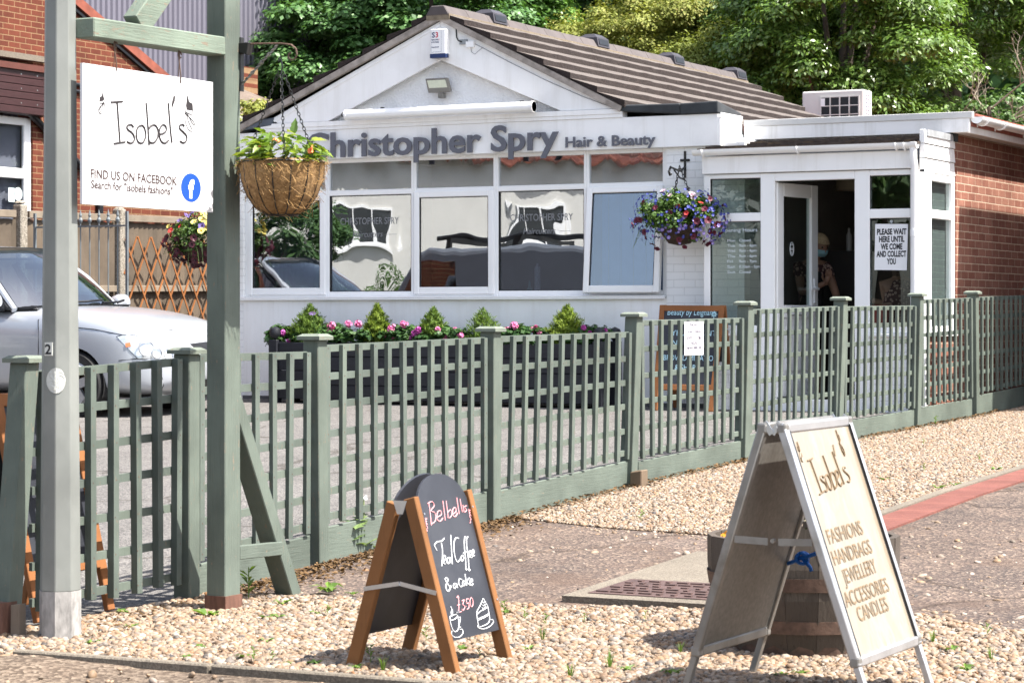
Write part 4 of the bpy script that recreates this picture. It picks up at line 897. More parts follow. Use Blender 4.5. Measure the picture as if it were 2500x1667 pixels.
# lead and felt edges where the gable meets the flat ends
mb = MB(); mb.hexa([(-14.70, YF-.03, 3.228), (-14.02, YF-.025, 3.29), (-14.02, YF+.3, 3.29), (-14.70, YF+.3, 3.228), (-14.70, YF-.03, 3.33), (-14.0, YF-.025, 3.375), (-14.0, YF+.3, 3.40), (-14.70, YF+.3, 3.36)])
mb.build('lead_flashing', MT['lead'], sal, bevel=.01)
mb = MB(); mb.hexa([(-10.0, YF-.03, 3.285), (-9.35, YF-.03, 3.235), (-9.35, YF+.5, 3.235), (-10.0, YF+.5, 3.285), (-10.02, YF-.03, 3.345), (-9.35, YF-.035, 3.335), (-9.35, YF+.5, 3.345), (-10.02, YF+.5, 3.36)])
mb.hexa([(-9.349, YF-.03, 3.228), (-8.955, YF-.03, 3.228), (-8.955, YF+.56, 3.228), (-9.349, YF+.56, 3.228), (-9.349, YF-.036, 3.335), (-8.955, YF-.036, 3.345), (-8.955, YF+.56, 3.27), (-9.349, YF+.56, 3.30)])
mb.build('felt_edge', MT['felt'], sal, bevel=.012, seg=2)
mb = MB(); mb.box(-8.944, -8.935, YF+.0, 21.84, 3.19, 3.235); mb.build('edge_trim', MT['trim'], sal)
mb = MB(); mb.hexa([(-8.944, 21.42, 2.90), (-8.91, 21.38, 2.86), (-8.91, 21.84, 2.92), (-8.944, 21.84, 2.92), (-8.944, 21.5, 3.0), (-8.93, 21.52, 3.0), (-8.93, 21.84, 3.06), (-8.944, 21.84, 3.06)]); mb.build('lead_soaker', plain('dull_pale_lead', (.42, .44, .46), .4, .2, 9, metal=.3, bump=.4, bs=9, bd=.02), sal)
# gable
mb = MB(); mb.prism([(-14.0, 3.30), (-9.98, 3.30), (-12.0, 4.26)], 'y', YWN, YWN + .12); mb.build('gable_wall', MT['dash'], sal)
for pl_ in ([(-12.001, 4.275), (-14.03, 3.365), (-13.96, 3.316), (-13.335, 3.316), (-12.001, 3.885)], [(-11.999, 4.275), (-11.999, 3.885), (-10.64, 3.316), (-10.05, 3.316), (-10.0, 3.36)]):
    mb = MB(); mb.prism(pl_, 'y', YF, YF + .03); mb.build('barge_board', MT['trim'], sal, bevel=.002)
mb = MB(); mb.bar((-12.0, YF-.004, 4.235), (-14.0, YF-.004, 3.338), .012, .022, up=(0, 0, 1)); mb.build('barge_bead', MT['trim'], sal)
# roof: stepped courses of interlocking tiles
def tile_mat():
    m, nt, N, L, P = nmat('brown_concrete_tiles'); v = pos_vec(N, L)
    c = ramp(N, L, noise(N, L, pos_vec(N, L, (1, 1, 1)), 2.2, 5, .7), [(.25, (.078, .064, .059)), (.55, (.106, .09, .083)), (.8, (.14, .12, .11))])
    c = mix(N, L, 1.0, c, ramp(N, L, noise(N, L, v, 60, 4, .7), [(.3, (.7, .7, .7)), (.7, (1.25, 1.25, 1.2))]), 'MULTIPLY')
    sx = N.new('ShaderNodeSeparateXYZ'); L.new(v, sx.inputs[0])
    a = N.new('ShaderNodeMath'); a.operation = 'MULTIPLY'; a.inputs[1].default_value = 2*math.pi/.10; L.new(sx.outputs[1], a.inputs[0])
    s_ = N.new('ShaderNodeMath'); s_.operation = 'SINE'; L.new(a.outputs[0], s_.inputs[0])
    L.new(c, P.inputs['Base Color']); P.inputs['Roughness'].default_value = .9; bumpn(N, L, s_.outputs[0], .55, .012, P); return m
TILE = tile_mat(); MOSS = plain('mossy_tile_edges', (.028, .020, .018), .95, .45, 40, bump=.9, bs=70, bd=.02)
VERGE = plain('weathered_verge_mortar', (.34, .30, .265), .95, .3, 8, bump=.5, bs=60, dirt=(.17, .145, .125), ds=6)
def slope(mb, xr, zr, sgn, sl_, xe, ya, yb, seed):
    rr = random.Random(seed); exp_ = .295; n = int(abs(xe - xr) / exp_) + 1; th = .06
    for c in range(n):
        x0 = xr + sgn * c * exp_; x1 = xr + sgn * min((c + 1) * exp_ + .01, abs(xe - xr) + .02)
        z0 = zr - abs(x0 - xr) * sl_; z1 = zr - abs(x1 - xr) * sl_ + th
        ya_ = ya
        if sgn > 0 and abs(x1 - xr) > 2.12: ya_ = YF + .56
        m = 60; vs = []; jag = [rr.uniform(-.006, .006) for _ in range(m + 1)]
        for k in range(m + 1):
            y = ya_ + (yb - ya_) * k / m
            vs += [(x0, y, z0 + .006), (x1 + sgn*jag[k], y, z1 + jag[k]*.5), (x1 + sgn*jag[k]*.6, y, z1 - th - .008)]
        mb.cur = 0; fs = [(3*k, 3*k+3, 3*k+4, 3*k+1) for k in range(m)]; n0 = len(mb.v); mb.add(vs, fs)
        mb.cur = 1; mb.add([], []); mb.f += [(n0+3*k+1, n0+3*k+4, n0+3*k+5, n0+3*k+2) for k in range(m)]; mb.mi += [1] * m
        for kk in (0, m): mb.f.append((n0+3*kk, n0+3*kk+1, n0+3*kk+2)); mb.mi.append(1)
RZ = 4.36
mb = MB(); slope(mb, -12.0, RZ, 1, .497, -9.35, YF - .05, 29.25, 1); slope(mb, -12.0, RZ, -1, .43, -14.55, YF - .05, 29.25, 2)
roof = mb.build('roof', [TILE, MOSS], sal)
mb = MB(); mb.bar((-12.0, YF - .02, RZ - .045), (-14.45, YF - .02, RZ - .045 - 2.45*.43), .055, .06, up=(0, 0, 1)); mb.bar((-12.0, YF - .018, RZ - .045), (-9.97, YF - .018, RZ - .045 - 2.03*.497), .055, .06, up=(0, 0, 1)); mb.build('verge', VERGE, sal)
mb = MB(); n = 18
for k in range(n):
    ya, yb = YF - .07 + (29.27 - YF) * k / n + .006, YF - .07 + (29.27 - YF) * (k + 1) / n
    h = .004 * (k % 2); mb.prism([(-12.14, RZ - .035), (-12.075, RZ + .065 + h), (-11.925, RZ + .065 + h), (-11.86, RZ - .035)], 'y', ya, yb)
mb.build('ridge_tiles', plain('ridge_tile_concrete', (.085, .073, .072), .85, .15, 6, bump=.3, bs=60), sal, bevel=.008)
mb = MB(); mb.box(-12.13, -11.865, YF - .06, 29.2, RZ - .075, RZ - .02); mb.build('ridge_mortar', plain('buff_mortar', (.19, .155, .11), .95, .25, 20, bump=.6, bs=60), sal)
VENT = plain('dark_plastic_vent', (.045, .042, .05), .45, .15)
for yv in (22.35, 24.85, 27.0, 29.0):
    mb = MB(); z = RZ + .05
    mb.hexa([(-12.15, yv-.15, z-.06), (-11.86, yv-.15, z-.06), (-11.86, yv+.15, z-.06), (-12.15, yv+.15, z-.06), (-12.13, yv-.15, z+.045), (-11.88, yv-.15, z+.045), (-11.88, yv+.15, z+.045), (-12.13, yv+.15, z+.045)])
    mb.hexa([(-12.13, yv-.15, z+.045), (-11.88, yv-.15, z+.045), (-11.88, yv+.15, z+.045), (-12.13, yv+.15, z+.045), (-12.05, yv-.10, z+.09), (-11.94, yv-.10, z+.09), (-11.94, yv+.10, z+.09), (-12.05, yv+.10, z+.09)])
    vt = mb.build('ridge_vent', VENT, sal, bevel=.002)
    m2 = MB(); m2.hexa([(-11.862, yv-.12, z-.035), (-11.858, yv-.12, z-.035), (-11.858, yv+.12, z-.035), (-11.862, yv+.12, z-.035), (-11.878, yv-.12, z+.03), (-11.873, yv-.12, z+.03), (-11.873, yv+.12, z+.03), (-11.878, yv+.12, z+.03)]); m2.build('vent_slot', MT['black'], vt)
# lower left eaves tiles and end of the salon's left flat strip handled by the lead flashing
# rolled awning tube above the fascia
aw = thing('rolled_awning', 'long white rolled awning tube fixed above the grey shop lettering', 'awning', (-11.9, YF - .08, 3.36))
a = qY(845, 284, YF - .1); b = qY(1304, 279, YF - .1)
mb = MB(); mb.tube([(a[0], YF-.1, 3.36), (b[0], YF-.1, 3.36)], .052, 18); mb.build('tube', MT['upvc'], aw, smooth=True)
for x in (a[0] + .01, b[0] - .012):
    mb = MB(); mb.tube([(x - .012, YF-.1, 3.36), (x + .012, YF-.1, 3.36)], .056, 18); mb.build('end_cap', MT['upvc'], aw, smooth=True)
for x in (a[0] + .42, b[0] - .15):
    mb = MB(); mb.box(x, x + .06, YF-.07, YF+.1, 3.39, 3.41); mb.box(x-.01, x+.015, YF-.1, YF-.06, 3.405, 3.425); mb.build('bracket', MT['blackiron'], aw)
mb = MB(); mb.tube([(a[0]-.02, YF-.1, 3.345), (a[0]-.05, YF-.1, 3.35), (a[0]-.06, YF-.1, 3.37), (a[0]-.04, YF-.1, 3.385), (a[0]-.01, YF-.1, 3.38)], .006, 6); mb.build('pull_ring', MT['blackiron'], aw)
# alarm box
def box_y(name, px0, py0, px1, py1, Y, dep, m, parent, bev=.004):
    A = qY(px0, py1, Y); B = qY(px1, py0, Y); mb = MB(); mb.box(A[0], B[0], Y, Y + dep, A[2], B[2]); return mb.build(name, m, parent, bevel=bev), A, B
al = thing('alarm_box', 'white and blue burglar alarm box high under the gable peak', 'alarm box', (-12.0, YF - .08, 3.9))
_, A, B = box_y('case', 1050, 70, 1088, 136, YF - .09, .088, MT['upvc'], al, .008)
mb = MB(); mb.box(A[0] - .001, B[0] + .001, YF-.0925, YF-.03, A[2] - .028, A[2] + .014); mb.build('blue_base', plain('navy_plastic', (.012, .03, .11), .4), al)
mb = MB(); fx = A[0]; w_ = B[0] - A[0]; h_ = B[2] - A[2]
for ln in ((fx+.012, A[2]+.03, fx+w_-.05, A[2]+.032), (fx+.012, B[2]-.012, fx+w_-.05, B[2]-.010), (fx+.012, A[2]+.03, fx+.0135, B[2]-.01), (fx+w_-.0515, A[2]+.03, fx+w_-.05, B[2]-.01)): mb.box(ln[0], ln[2], YF-.0912, YF-.0905, ln[1], ln[3])
NAVY = plain('navy_print', (.02, .03, .12), .6); REDP = plain('red_print', (.55, .02, .05), .6)
put_text(mb, 'S', .075, frame_y(fx+.022, YF-.0915, B[2]-.085), bold=.002); put_text(mb, 'SECURE', .02, frame_y(fx+.018, YF-.0915, B[2]-.115), fit=.078, bold=.0006); put_text(mb, 'SYSTEMS', .02, frame_y(fx+.018, YF-.0915, B[2]-.14), fit=.085, bold=.0006); put_text(mb, '01603 271377', .018, frame_y(fx+.018, YF-.0915, B[2]-.19), fit=.085, bold=.0006)
mb.build('case_print', NAVY, al)
mb = MB(); put_text(mb, '3', .075, frame_y(fx+.060, YF-.0915, B[2]-.085), bold=.002); put_text(mb, '3', .02, frame_y(fx+.098, YF-.0915, B[2]-.115), bold=.0006); mb.build('case_print', REDP, al)
# floodlight and detector
fl = thing('floodlight', 'small square floodlight with a motion sensor on the pebbledashed gable', 'floodlight', (-12.0, YWN - .1, 3.65))
A = qY(1043, 228, YWN - .1); B = qY(1094, 190, YWN - .12)
fl_m = plain('grey_beige_die_cast', (.20, .19, .17), .5, .08)
mb = MB(); mb.hexa([(A[0]+.01, YWN-.10, A[2]), (B[0]+.01, YWN-.10, A[2]), (B[0]+.01, YWN-.05, A[2]+.01), (A[0]+.01, YWN-.05, A[2]+.01), (A[0]-.008, YWN-.13, B[2]), (B[0]-.008, YWN-.13, B[2]), (B[0]-.008, YWN-.09, B[2]), (A[0]-.008, YWN-.09, B[2])])
mb.build('housing', fl_m, fl, bevel=.006)
mb = MB(); mb.hexa([(A[0]+.03, YWN-.103, A[2]+.02), (B[0]-.01, YWN-.103, A[2]+.02), (B[0]-.01, YWN-.09, A[2]+.02), (A[0]+.03, YWN-.09, A[2]+.02), (A[0]+.014, YWN-.129, B[2]-.02), (B[0]-.03, YWN-.129, B[2]-.02), (B[0]-.03, YWN-.13, B[2]-.02), (A[0]+.014, YWN-.13, B[2]-.02)])
mb.build('lamp_face', plain('milky_green_lens', (.66, .69, .55), .25, .06, 60), fl)
mb = MB(); mb.box(-12.0-.03, -12.0+.025, YWN-.10, YWN-.03, A[2]-.055, A[2]-.003); mb.tube([(-12.0, YWN-.101, A[2]-.03), (-12.0, YWN-.108, A[2]-.03)], .014, 12); mb.build('motion_sensor', fl_m, fl, bevel=.005)
mb = MB(); mb.bar((-12.0, YWN-.08, A[2]+.05), (-12.0, YWN+.01, A[2]+.05), .08, .02); mb.build('bracket', fl_m, fl)
c = qY(1076, 263, YWN - .02); mb = MB(); mb.lathe([(.026, 0), (.026, .018), (.018, .026), (.006, .03)], (c[0], YWN, c[2]), 18, 'y'); 
mb.v = [(x, 2*YWN - y, z) for x, y, z in mb.v]
tag(mb.build('sounder', MT['upvc'], loc=(c[0], YWN, c[2]), smooth=True), 'small round white sounder below the floodlight on the gable', 'sounder')
# cable swan neck near the peak
mb = MB(); mb.tube([(x, YF - .03, z) for x, z in [(q[0], q[2]) for q in [qY(px, py, YF-.03) for px, py in ((1114, 60), (1114, 76), (1115, 92), (1119, 100), (1128, 103))]]], .008, 6); mb.build('cable_conduit', MT['blackiron'], sal)
A = qY(1125, 110, YF); B = qY(1142, 97, YF); mb = MB(); mb.box(A[0], B[0], YF-.03, YF, A[2], B[2]); mb.build('junction_box', plain('grey_plastic', (.25, .27, .28), .5), sal)
A = qY(1141, 117, YF); B = qY(1160, 102, YF); mb = MB(); mb.box(A[0], B[0], YF-.035, YF, A[2], B[2]); mb.build('junction_box', MT['upvc'], sal)
mb = MB()
mb.tube([(q[0], YF-.004, q[2]) for q in [qY(px, py, YF) for px, py in ((1160, 108), (1176, 116), (1240, 150), (1330, 195), (1420, 235), (1492, 262))]], .004, 5)
mb.tube([(q[0], YF-.004, q[2]) for q in [qY(px, py, YF) for px, py in ((1150, 117), (1152, 128), (1160, 133), (1170, 124), (1180, 116))]], .003, 5)
mb.build('cable', plain('grey_cable', (.28, .28, .30), .6), sal)
# bits on the inside sill
for (px, name, lab, r, h, colr, cone) in ((1312, 'spray_can', 'tall white hairspray can on the salon window sill', .03, .245, (.60, .66, .72), .02), (1293, 'small_bottle', 'small turquoise bottle with a cone cap on the salon window sill', .026, .045, (.16, .42, .45), .0)):
    p = qY(px, 700, 21.56); zb = 1.53; mb = MB()
    prof = [(r, 0), (r, h), (r*.75, h+.018), (r*.3, h+.024), (r*.3, h+.05), (r*.25, h+.052)] if cone else [(r, 0), (r, h), (r*.55, h+.012), (r*.5, h+.03), (.003, h+.085)]
    mb.lathe(prof, (p[0], 21.56, zb), 18); tag(mb.build(name, plain(name + '_plastic', colr, .35), loc=(p[0], 21.56, zb), smooth=True), lab, name.split('_')[1])
mb = MB(); mb.box(-14.4, -9.56, 21.475, 21.66, 1.48, 1.53); mb.build('inner_sill', MT['interior'], sal)
# iron basket bracket on the pier
bp = qY(1666, 380, YB - .01)
BRX = bp[0]

# ------------------------------------------------------------ brick extension with a flat roof
ex = thing('brick_extension', 'flat roofed red brick extension on the right of the salon', 'building', (-7.9, 22.0, gz))
XB = -6.85
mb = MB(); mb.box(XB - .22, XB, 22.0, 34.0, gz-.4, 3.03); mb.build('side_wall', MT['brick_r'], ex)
mb = MB(); mb.box(-8.93, XB - .221, 22.02, 22.2, 2.7, 3.03); mb.build('door_head', MT['render'], ex)
mb = MB(); mb.box(-8.93, -8.7, 22.02, 22.2, gz-.3, 2.7); mb.build('front_wall', MT['render'], ex)
mb = MB(); mb.box(-12.4, XB-.23, 33.8, 34.0, gz-.3, 3.03); mb.build('rear_wall', MT['brick_ry'], ex)
mb = MB(); mb.box(-12.4, -6.66, 29.26, 34.2, 3.06, 3.165); mb.box(-9.3, -6.66, 21.9, 29.259, 3.06, 3.165); mb.build('flat_roof', MT['redfelt'], ex)
mb = MB(); mb.box(-8.925, -6.675, 21.85, 21.88, 3.006, 3.135); mb.build('fascia_board', MT['white'], ex, bevel=.003)
mb = MB(); mb.box(-8.925, -6.645, 21.84, 21.90, 3.1355, 3.195); mb.build('edge_trim', plain('grey_white_trim', (.58, .58, .57), .5, .04), ex, bevel=.003)
mb = MB(); mb.box(-6.70, -6.675, 21.881, 34.0, 3.0, 3.14); mb.build('side_fascia', MT['trim'], ex)
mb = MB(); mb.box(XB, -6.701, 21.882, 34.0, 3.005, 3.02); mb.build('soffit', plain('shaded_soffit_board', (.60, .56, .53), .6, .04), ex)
mb = MB(); mb.hexa([(-6.9, 21.9, 3.166), (-6.63, 21.9, 3.166), (-6.63, 34.2, 3.166), (-6.9, 34.2, 3.166), (-6.9, 21.9, 3.185), (-6.63, 21.9, 3.178), (-6.63, 34.2, 3.178), (-6.9, 34.2, 3.185)]); mb.build('felt_edge', MT['redfelt'], ex)
def gutter(mb, p, q, r, n=10, closed_top=False):
    p = Vector(p); q = Vector(q); d = (q - p).normalized(); s_ = d.cross(Vector((0, 0, 1)))
    vs = []
    for e in (p, q):
        for rr in (r, r - .006):
            for k in range(n + 1):
                a = math.pi + math.pi * k / n; vs.append(e + s_ * (rr * math.cos(a)) + Vector((0, 0, rr * math.sin(a))))
    m = n + 1; fs = []
    for k in range(n):
        fs += [(k, k+1, 2*m+k+1, 2*m+k), (m+k, m+k+1, 3*m+k+1, 3*m+k)]
    fs += [(0, m, 3*m, 2*m), (n, m+n, 3*m+n, 2*m+n)]
    fs.append(tuple(range(m))); fs.append(tuple(range(2*m, 3*m)))
    mb.add(vs, fs)
mb = MB(); gutter(mb, (-6.612, 21.87, 3.145), (-6.612, 34, 3.135), .062, 12)
gt = mb.build('gutter', MT['upvc'], ex, smooth=True)
mb = MB()
for yv in (22.05, 22.62, 23.6, 24.6):
    mb.tube([(-6.612 + .066*math.cos(a), yv, 3.145 + .066*math.sin(a)) for a in np.linspace(math.pi, 2*math.pi, 12)], .012, 6); mb.box(-6.675, -6.655, yv-.015, yv+.015, 3.06, 3.13)
mb.build('gutter_clip', MT['upvc'], ex)
mb = MB(); mb.hexa([(-9.6, 21.95, 3.17), (-8.95, 21.95, 3.17), (-8.95, 29, 3.17), (-9.6, 29, 3.17), (-9.75, 21.95, 3.27), (-9.2, 21.95, 3.215), (-9.2, 29, 3.215), (-9.75, 29, 3.27)]); mb.build('felt_upstand', MT['redfelt'], ex)
mb = MB(); mb.box(XB-.1, XB+.01, 21.96, 22.04, 2.93, 3.02); mb.build('black_end', MT['felt'], ex)
# air conditioner on the roof
ac = thing('air_conditioner', 'grey white air conditioner unit with dark grille on the roof', 'air conditioner', (-10.86, 29.9, 3.17))
ACM = plain('grimy_white_metal', (.62, .61, .58), .5, .06, 3, dirt=(.45, .43, .38), ds=3)
x0, x1, y0, y1, z0, z1 = -11.28, -10.44, 29.6, 29.93, 3.50, 4.21
mb = MB(); mb.box(x0, x1, y0, y1, z0, z1); mb.build('case', ACM, ac, bevel=.02, seg=2)
mb = MB(); mb.box(x0+.26, x1-.06, y0-.004, y0-.001, z0+.05, z1-.085); mb.build('fan_opening', MT['black'], ac)
mb = MB()
for k in range(5): xx = x0+.26 + k*(x1-x0-.32)/4; mb.box(xx-.008, xx+.008, y0-.014, y0-.004, z0+.05, z1-.08)
for k in range(6): zz = z0+.05 + k*(z1-z0-.135)/5; mb.box(x0+.26, x1-.06, y0-.012, y0-.005, zz-.006, zz+.006)
mb.build('grille', ACM, ac)
mb = MB()
for r in range(12):
    for c_ in range(3): mb.box(x1, x1+.0015, y0+.09 + c_*.07, y0+.13 + c_*.07, z0+.1+r*.048, z0+.122+r*.048)
mb.build('side_louvre', plain('dark_violet_slots', (.06, .05, .11), .6), ac)
mb = MB(); mb.box(x0+.265, x0+.32, y0-.016, y0-.013, z1-.2, z1-.1); mb.build('badge', MT['upvc'], ac)
for xx in (x0+.08, x1-.12):
    mb = MB(); mb.box(xx, xx+.05, y0+.02, y1-.02, 3.166, z0); mb.build('foot', MT['blackiron'], ac)

# ------------------------------------------------------------ porch
YP = 21.10; PXL, PXR = -9.03, -6.86; pzt = .527
pc = thing('entrance_porch', 'white glazed entrance porch with an open door and a little tiled roof', 'porch', (-7.95, YP, gz))
U = MT['upvc']
mb = MB(); d_ = .07
def P_(x0, x1, z0, z1, y0=YP, y1=YP + .07): mb.box(x0, x1, y0, y1, z0, z1)
P_(PXL, -8.965, 1.14, 2.63); P_(-8.455, -8.311, gz-.02, 2.63); P_(-7.53, -7.384, gz-.02, 2.63); P_(-6.998, -6.92, 1.14, 2.63)
P_(-8.965, -8.455, 2.59, 2.63, YP+.001); P_(-8.965, -8.455, 2.185, 2.265, YP+.001); P_(-8.965, -8.455, 1.14, 1.21, YP+.001)
P_(-7.384, -6.998, 2.58, 2.63, YP+.001); P_(-7.384, -6.998, 2.19, 2.275, YP+.001); P_(-7.384, -6.998, 1.14, 1.21, YP+.001)
P_(-8.311, -7.53, 2.555, 2.63, YP+.001); P_(-8.311, -7.53, gz-.02, pzt, YP-.02, YP+.09)
mb.build('frame', U, pc, bevel=.006)
for a, b, z0, z1 in ((-8.97, -8.45, 2.26, 2.595), (-8.97, -8.45, 1.205, 2.19), (-7.389, -6.993, 2.27, 2.585), (-7.389, -6.993, 1.205, 2.195)):
    m2 = MB(); m2.box(a, b, YP+.03, YP+.036, z0, z1); m2.build('pane', MT['glass_dark'], pc)
    gs = MB(); gs.box(a+.004, a+.012, YP+.012, YP+.0295, z0, z1); gs.box(b-.012, b-.004, YP+.012, YP+.0295, z0, z1); gs.box(a+.012, b-.012, YP+.012, YP+.0295, z1-.013, z1-.004); gs.build('gasket', MT['rubber'], pc)
# opening hours on the left light
mb = MB(); zt0 = 2.085
def hours(s, x, z, fit=None, size=.036): put_text(mb, s, size, frame_y(x, YP+.0285, z), bold=.0005, sx=1.12, fit=fit)
hours('Opening Hours', -8.87, qY(1800, 566, YP)[2], .375, .05)
for (d1, d2, py) in (('Mon', 'Closed', 590), ('Tue', '9am - 6pm', 602.5), ('Wed', '9am - 6pm', 615), ('Thu', '9am - 6pm', 628), ('Fri', '9am - 7pm', 641), ('Sat', '8.30am - 5pm', 654), ('Sun', 'Closed', 667)):
    z = qY(1800, py, YP)[2]; hours(d1, -8.80, z, {'Fri': .055}.get(d1, .08)); hours(d2, -8.68, z, {'Closed': .115, '8.30am - 5pm': .215}.get(d2, .175))
mb.build('opening_hours', plain('pale_window_vinyl', (.60, .66, .70), .6), pc)
# open door: hinged on the left, swung inwards
Rz = Matrix.Translation((-8.30, YP + .05, 0)) @ Matrix.Rotation(math.radians(81), 4, 'Z')
def dbox(mbx, x0, x1, y0, y1, z0, z1):
    mbx.hexa([tuple(Rz @ Vector(p)) for p in ((x0,y0,z0),(x1,y0,z0),(x1,y1,z0),(x0,y1,z0),(x0,y0,z1),(x1,y0,z1),(x1,y1,z1),(x0,y1,z1))])
DW = .76
mb = MB(); dbox(mb, 0, .115, 0, .06, .54, 2.545); dbox(mb, DW-.125, DW, 0, .06, .54, 2.545); dbox(mb, .115, DW-.125, .001, .06, 2.42, 2.545); dbox(mb, .115, DW-.125, .001, .06, 1.28, 1.40); dbox(mb, .115, DW-.125, .001, .06, .54, .70)
dr = mb.build('door', U, pc, bevel=.006)
mb = MB(); dbox(mb, .11, DW-.12, .025, .031, 1.395, 2.425); mb.build('pane', MT['glass_dark'], dr)
mb = MB(); dbox(mb, .115, DW-.125, .02, .04, .70, 1.28); dbox(mb, .17, DW-.18, .005, .02, .78, 1.2); mb.build('lower_panel', U, dr, bevel=.006)
mb = MB(); dbox(mb, DW-.09, DW-.055, -.012, 0, 1.42, 1.66); dbox(mb, DW-.20, DW-.06, -.05, -.03, 1.545, 1.57); dbox(mb, DW-.085, DW-.06, -.035, -.01, 1.54, 1.575); mb.build('handle', U, dr, bevel=.004)
mb = MB(); dbox(mb, .25, .52, -.01, 0, 1.31, 1.375); mb.build('letterbox', U, dr, bevel=.003)
mb = MB(); dbox(mb, .242, .528, -.004, -.001, 1.302, 1.383); mb.build('letterbox_rim', MT['black'], dr)
mb = MB(); cst = Vector((.30, .023, 1.93))
for rr in (.052, .046):
    mb.tube([Rz @ (cst + Vector((rr*.7*math.cos(a), 0, rr*1.25*math.sin(a)))) for a in np.linspace(0, 2*math.pi, 24, endpoint=False)], .0018, 5, closed=True)
for q in (-.016, .016): mb.tube([Rz @ (cst + Vector((q+.009*math.cos(a), 0, .012*math.sin(a)))) for a in np.linspace(0, 2*math.pi, 12, endpoint=False)], .002, 5, closed=True)
for q in (-.03, -.042, .04): mb.tube([Rz @ (cst + Vector((-.018, 0, q))), Rz @ (cst + Vector((.018, 0, q)))], .003, 5)
mb.build('door_sticker', CHWHITE, dr)
# dwarf walls, sill, side return
mb = MB(); mb.box(PXL, -8.456, YP+.005, YP+.1, gz-.3, 1.11); mb.build('dwarf_wall', MT['pbrick'], pc)
mb = MB(); mb.box(-7.383, -6.93, YP+.005, YP+.1, gz-.3, 1.11); mb.build('dwarf_wall', MT['pbrick'], pc)
mb = MB(); mb.box(PXL, -8.456, YP-.05, YP+.1, 1.112, 1.138); mb.box(-7.383, -6.86, YP-.05, YP+.1, 1.112, 1.138); mb.box(PXR-.06, PXR+.03, YP+.101, 22.0, 1.112, 1.138); mb.build('sill', U, pc, bevel=.003)
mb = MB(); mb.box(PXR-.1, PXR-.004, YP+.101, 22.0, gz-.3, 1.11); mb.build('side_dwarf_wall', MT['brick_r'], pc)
mb = MB(); mb.box(PXR-.06, PXR, YP+.0, YP+.10, 1.14, 2.63); mb.box(-6.93, PXR, YP-.001, YP+.1, gz-.2, 1.11)
X0 = PXR - .06
for a, b in ((YP+.10, YP+.20), (21.91, 22.0)): mb.box(X0, PXR, a, b, 1.14, 2.60)
for a, b in ((1.14, 1.205), (2.19, 2.27), (2.53, 2.60)): mb.box(X0, PXR-.001, YP+.20, 21.91, a, b)
mb.build('side_frame', U, pc, bevel=.006)
for z0, z1 in ((1.2, 2.195), (2.265, 2.535)):
    m2 = MB(); m2.box(PXR-.034, PXR-.028, YP+.195, 21.915, z0, z1); m2.build('pane', MT['glass_dark'], pc)
mb = MB()
for k in range(3): mb.hexa([(PXR-.05, YP+.0, 2.602+k*.13), (PXR+.004, YP+.0, 2.602+k*.13), (PXR+.004, 22.0, 2.602+k*.13), (PXR-.05, 22.0, 2.602+k*.13), (PXR-.05, YP+.0, 2.728+k*.13), (PXR-.006, YP+.0, 2.728+k*.13), (PXR-.006, 22.0, 2.728+k*.13), (PXR-.05, 22.0, 2.728+k*.13)])
mb.build('cladding', MT['upvc'], pc, bevel=.003)
mb = MB(); mb.box(PXR-.02, PXR+.012, YP+.05, 21.9, 2.93, 2.99); mb.build('lead_flashing', plain('dull_pale_lead_side', (.42, .44, .46), .4, .2, 9, metal=.3, bump=.4, bs=9, bd=.02), pc)
# porch fascia, gutter, downpipe, tiles
mb = MB(); mb.box(-9.035, -6.945, YP-.03, YP+.05, 2.637, 2.80); mb.build('fascia_board', MT['trim'], pc, bevel=.003)
mb = MB(); mb.box(-8.97, -6.92, YP+.071, 21.9, 2.64, 2.655); mb.build('ceiling', MT['trim'], pc)
mb = MB(); gutter(mb, (-6.905, YP-.075, 2.865), (-9.10, YP-.075, 2.862), .055, 10)
mb.build('gutter', U, pc, smooth=True)
mb = MB()
for xv in (-9.0, -8.05, -7.1, -7.02): mb.tube([(xv, YP-.075 + .06*math.cos(a), 2.863 + .06*math.sin(a)) for a in np.linspace(math.pi, 2*math.pi, 12)], .010, 6)
mb.build('gutter_clip', U, pc)
mb = MB(); mb.tube([(-6.945, YP-.075, 2.87), (-6.945, YP-.075, 2.72), (-6.94, YP-.055, 2.66), (-6.94, YP-.055, gz-.05)], .034, 14); mb.tube([(-6.94, YP-.055, 2.02), (-6.94, YP-.055, 2.08)], .038, 14); mb.build('downpipe', U, pc, smooth=True)
ROOFP = plain('mossy_porch_tiles', (.055, .042, .035), .95, .4, 12, bump=.9, bs=40, bd=.02, dirt=(.13, .09, .05), ds=5)
mb = MB()
for c in range(4):
    y0 = YP - .09 + c*.2; z0 = 2.875 + c*.032; 
    mb.hexa([(-9.06, y0, z0-.028), (-6.90, y0, z0-.028), (-6.90, y0+.21, z0+.0), (-9.06, y0+.21, z0+.0), (-9.06, y0, z0), (-6.90, y0, z0), (-6.90, y0+.21, z0+.014), (-9.06, y0+.21, z0+.014)])
mb.build('tiled_roof', ROOFP, pc)
mb = MB(); mb.box(-8.96, -6.93, YP+.08, 21.98, gz-.2, gz+.05); mb.build('porch_floor', MT['floor_in'], pc)
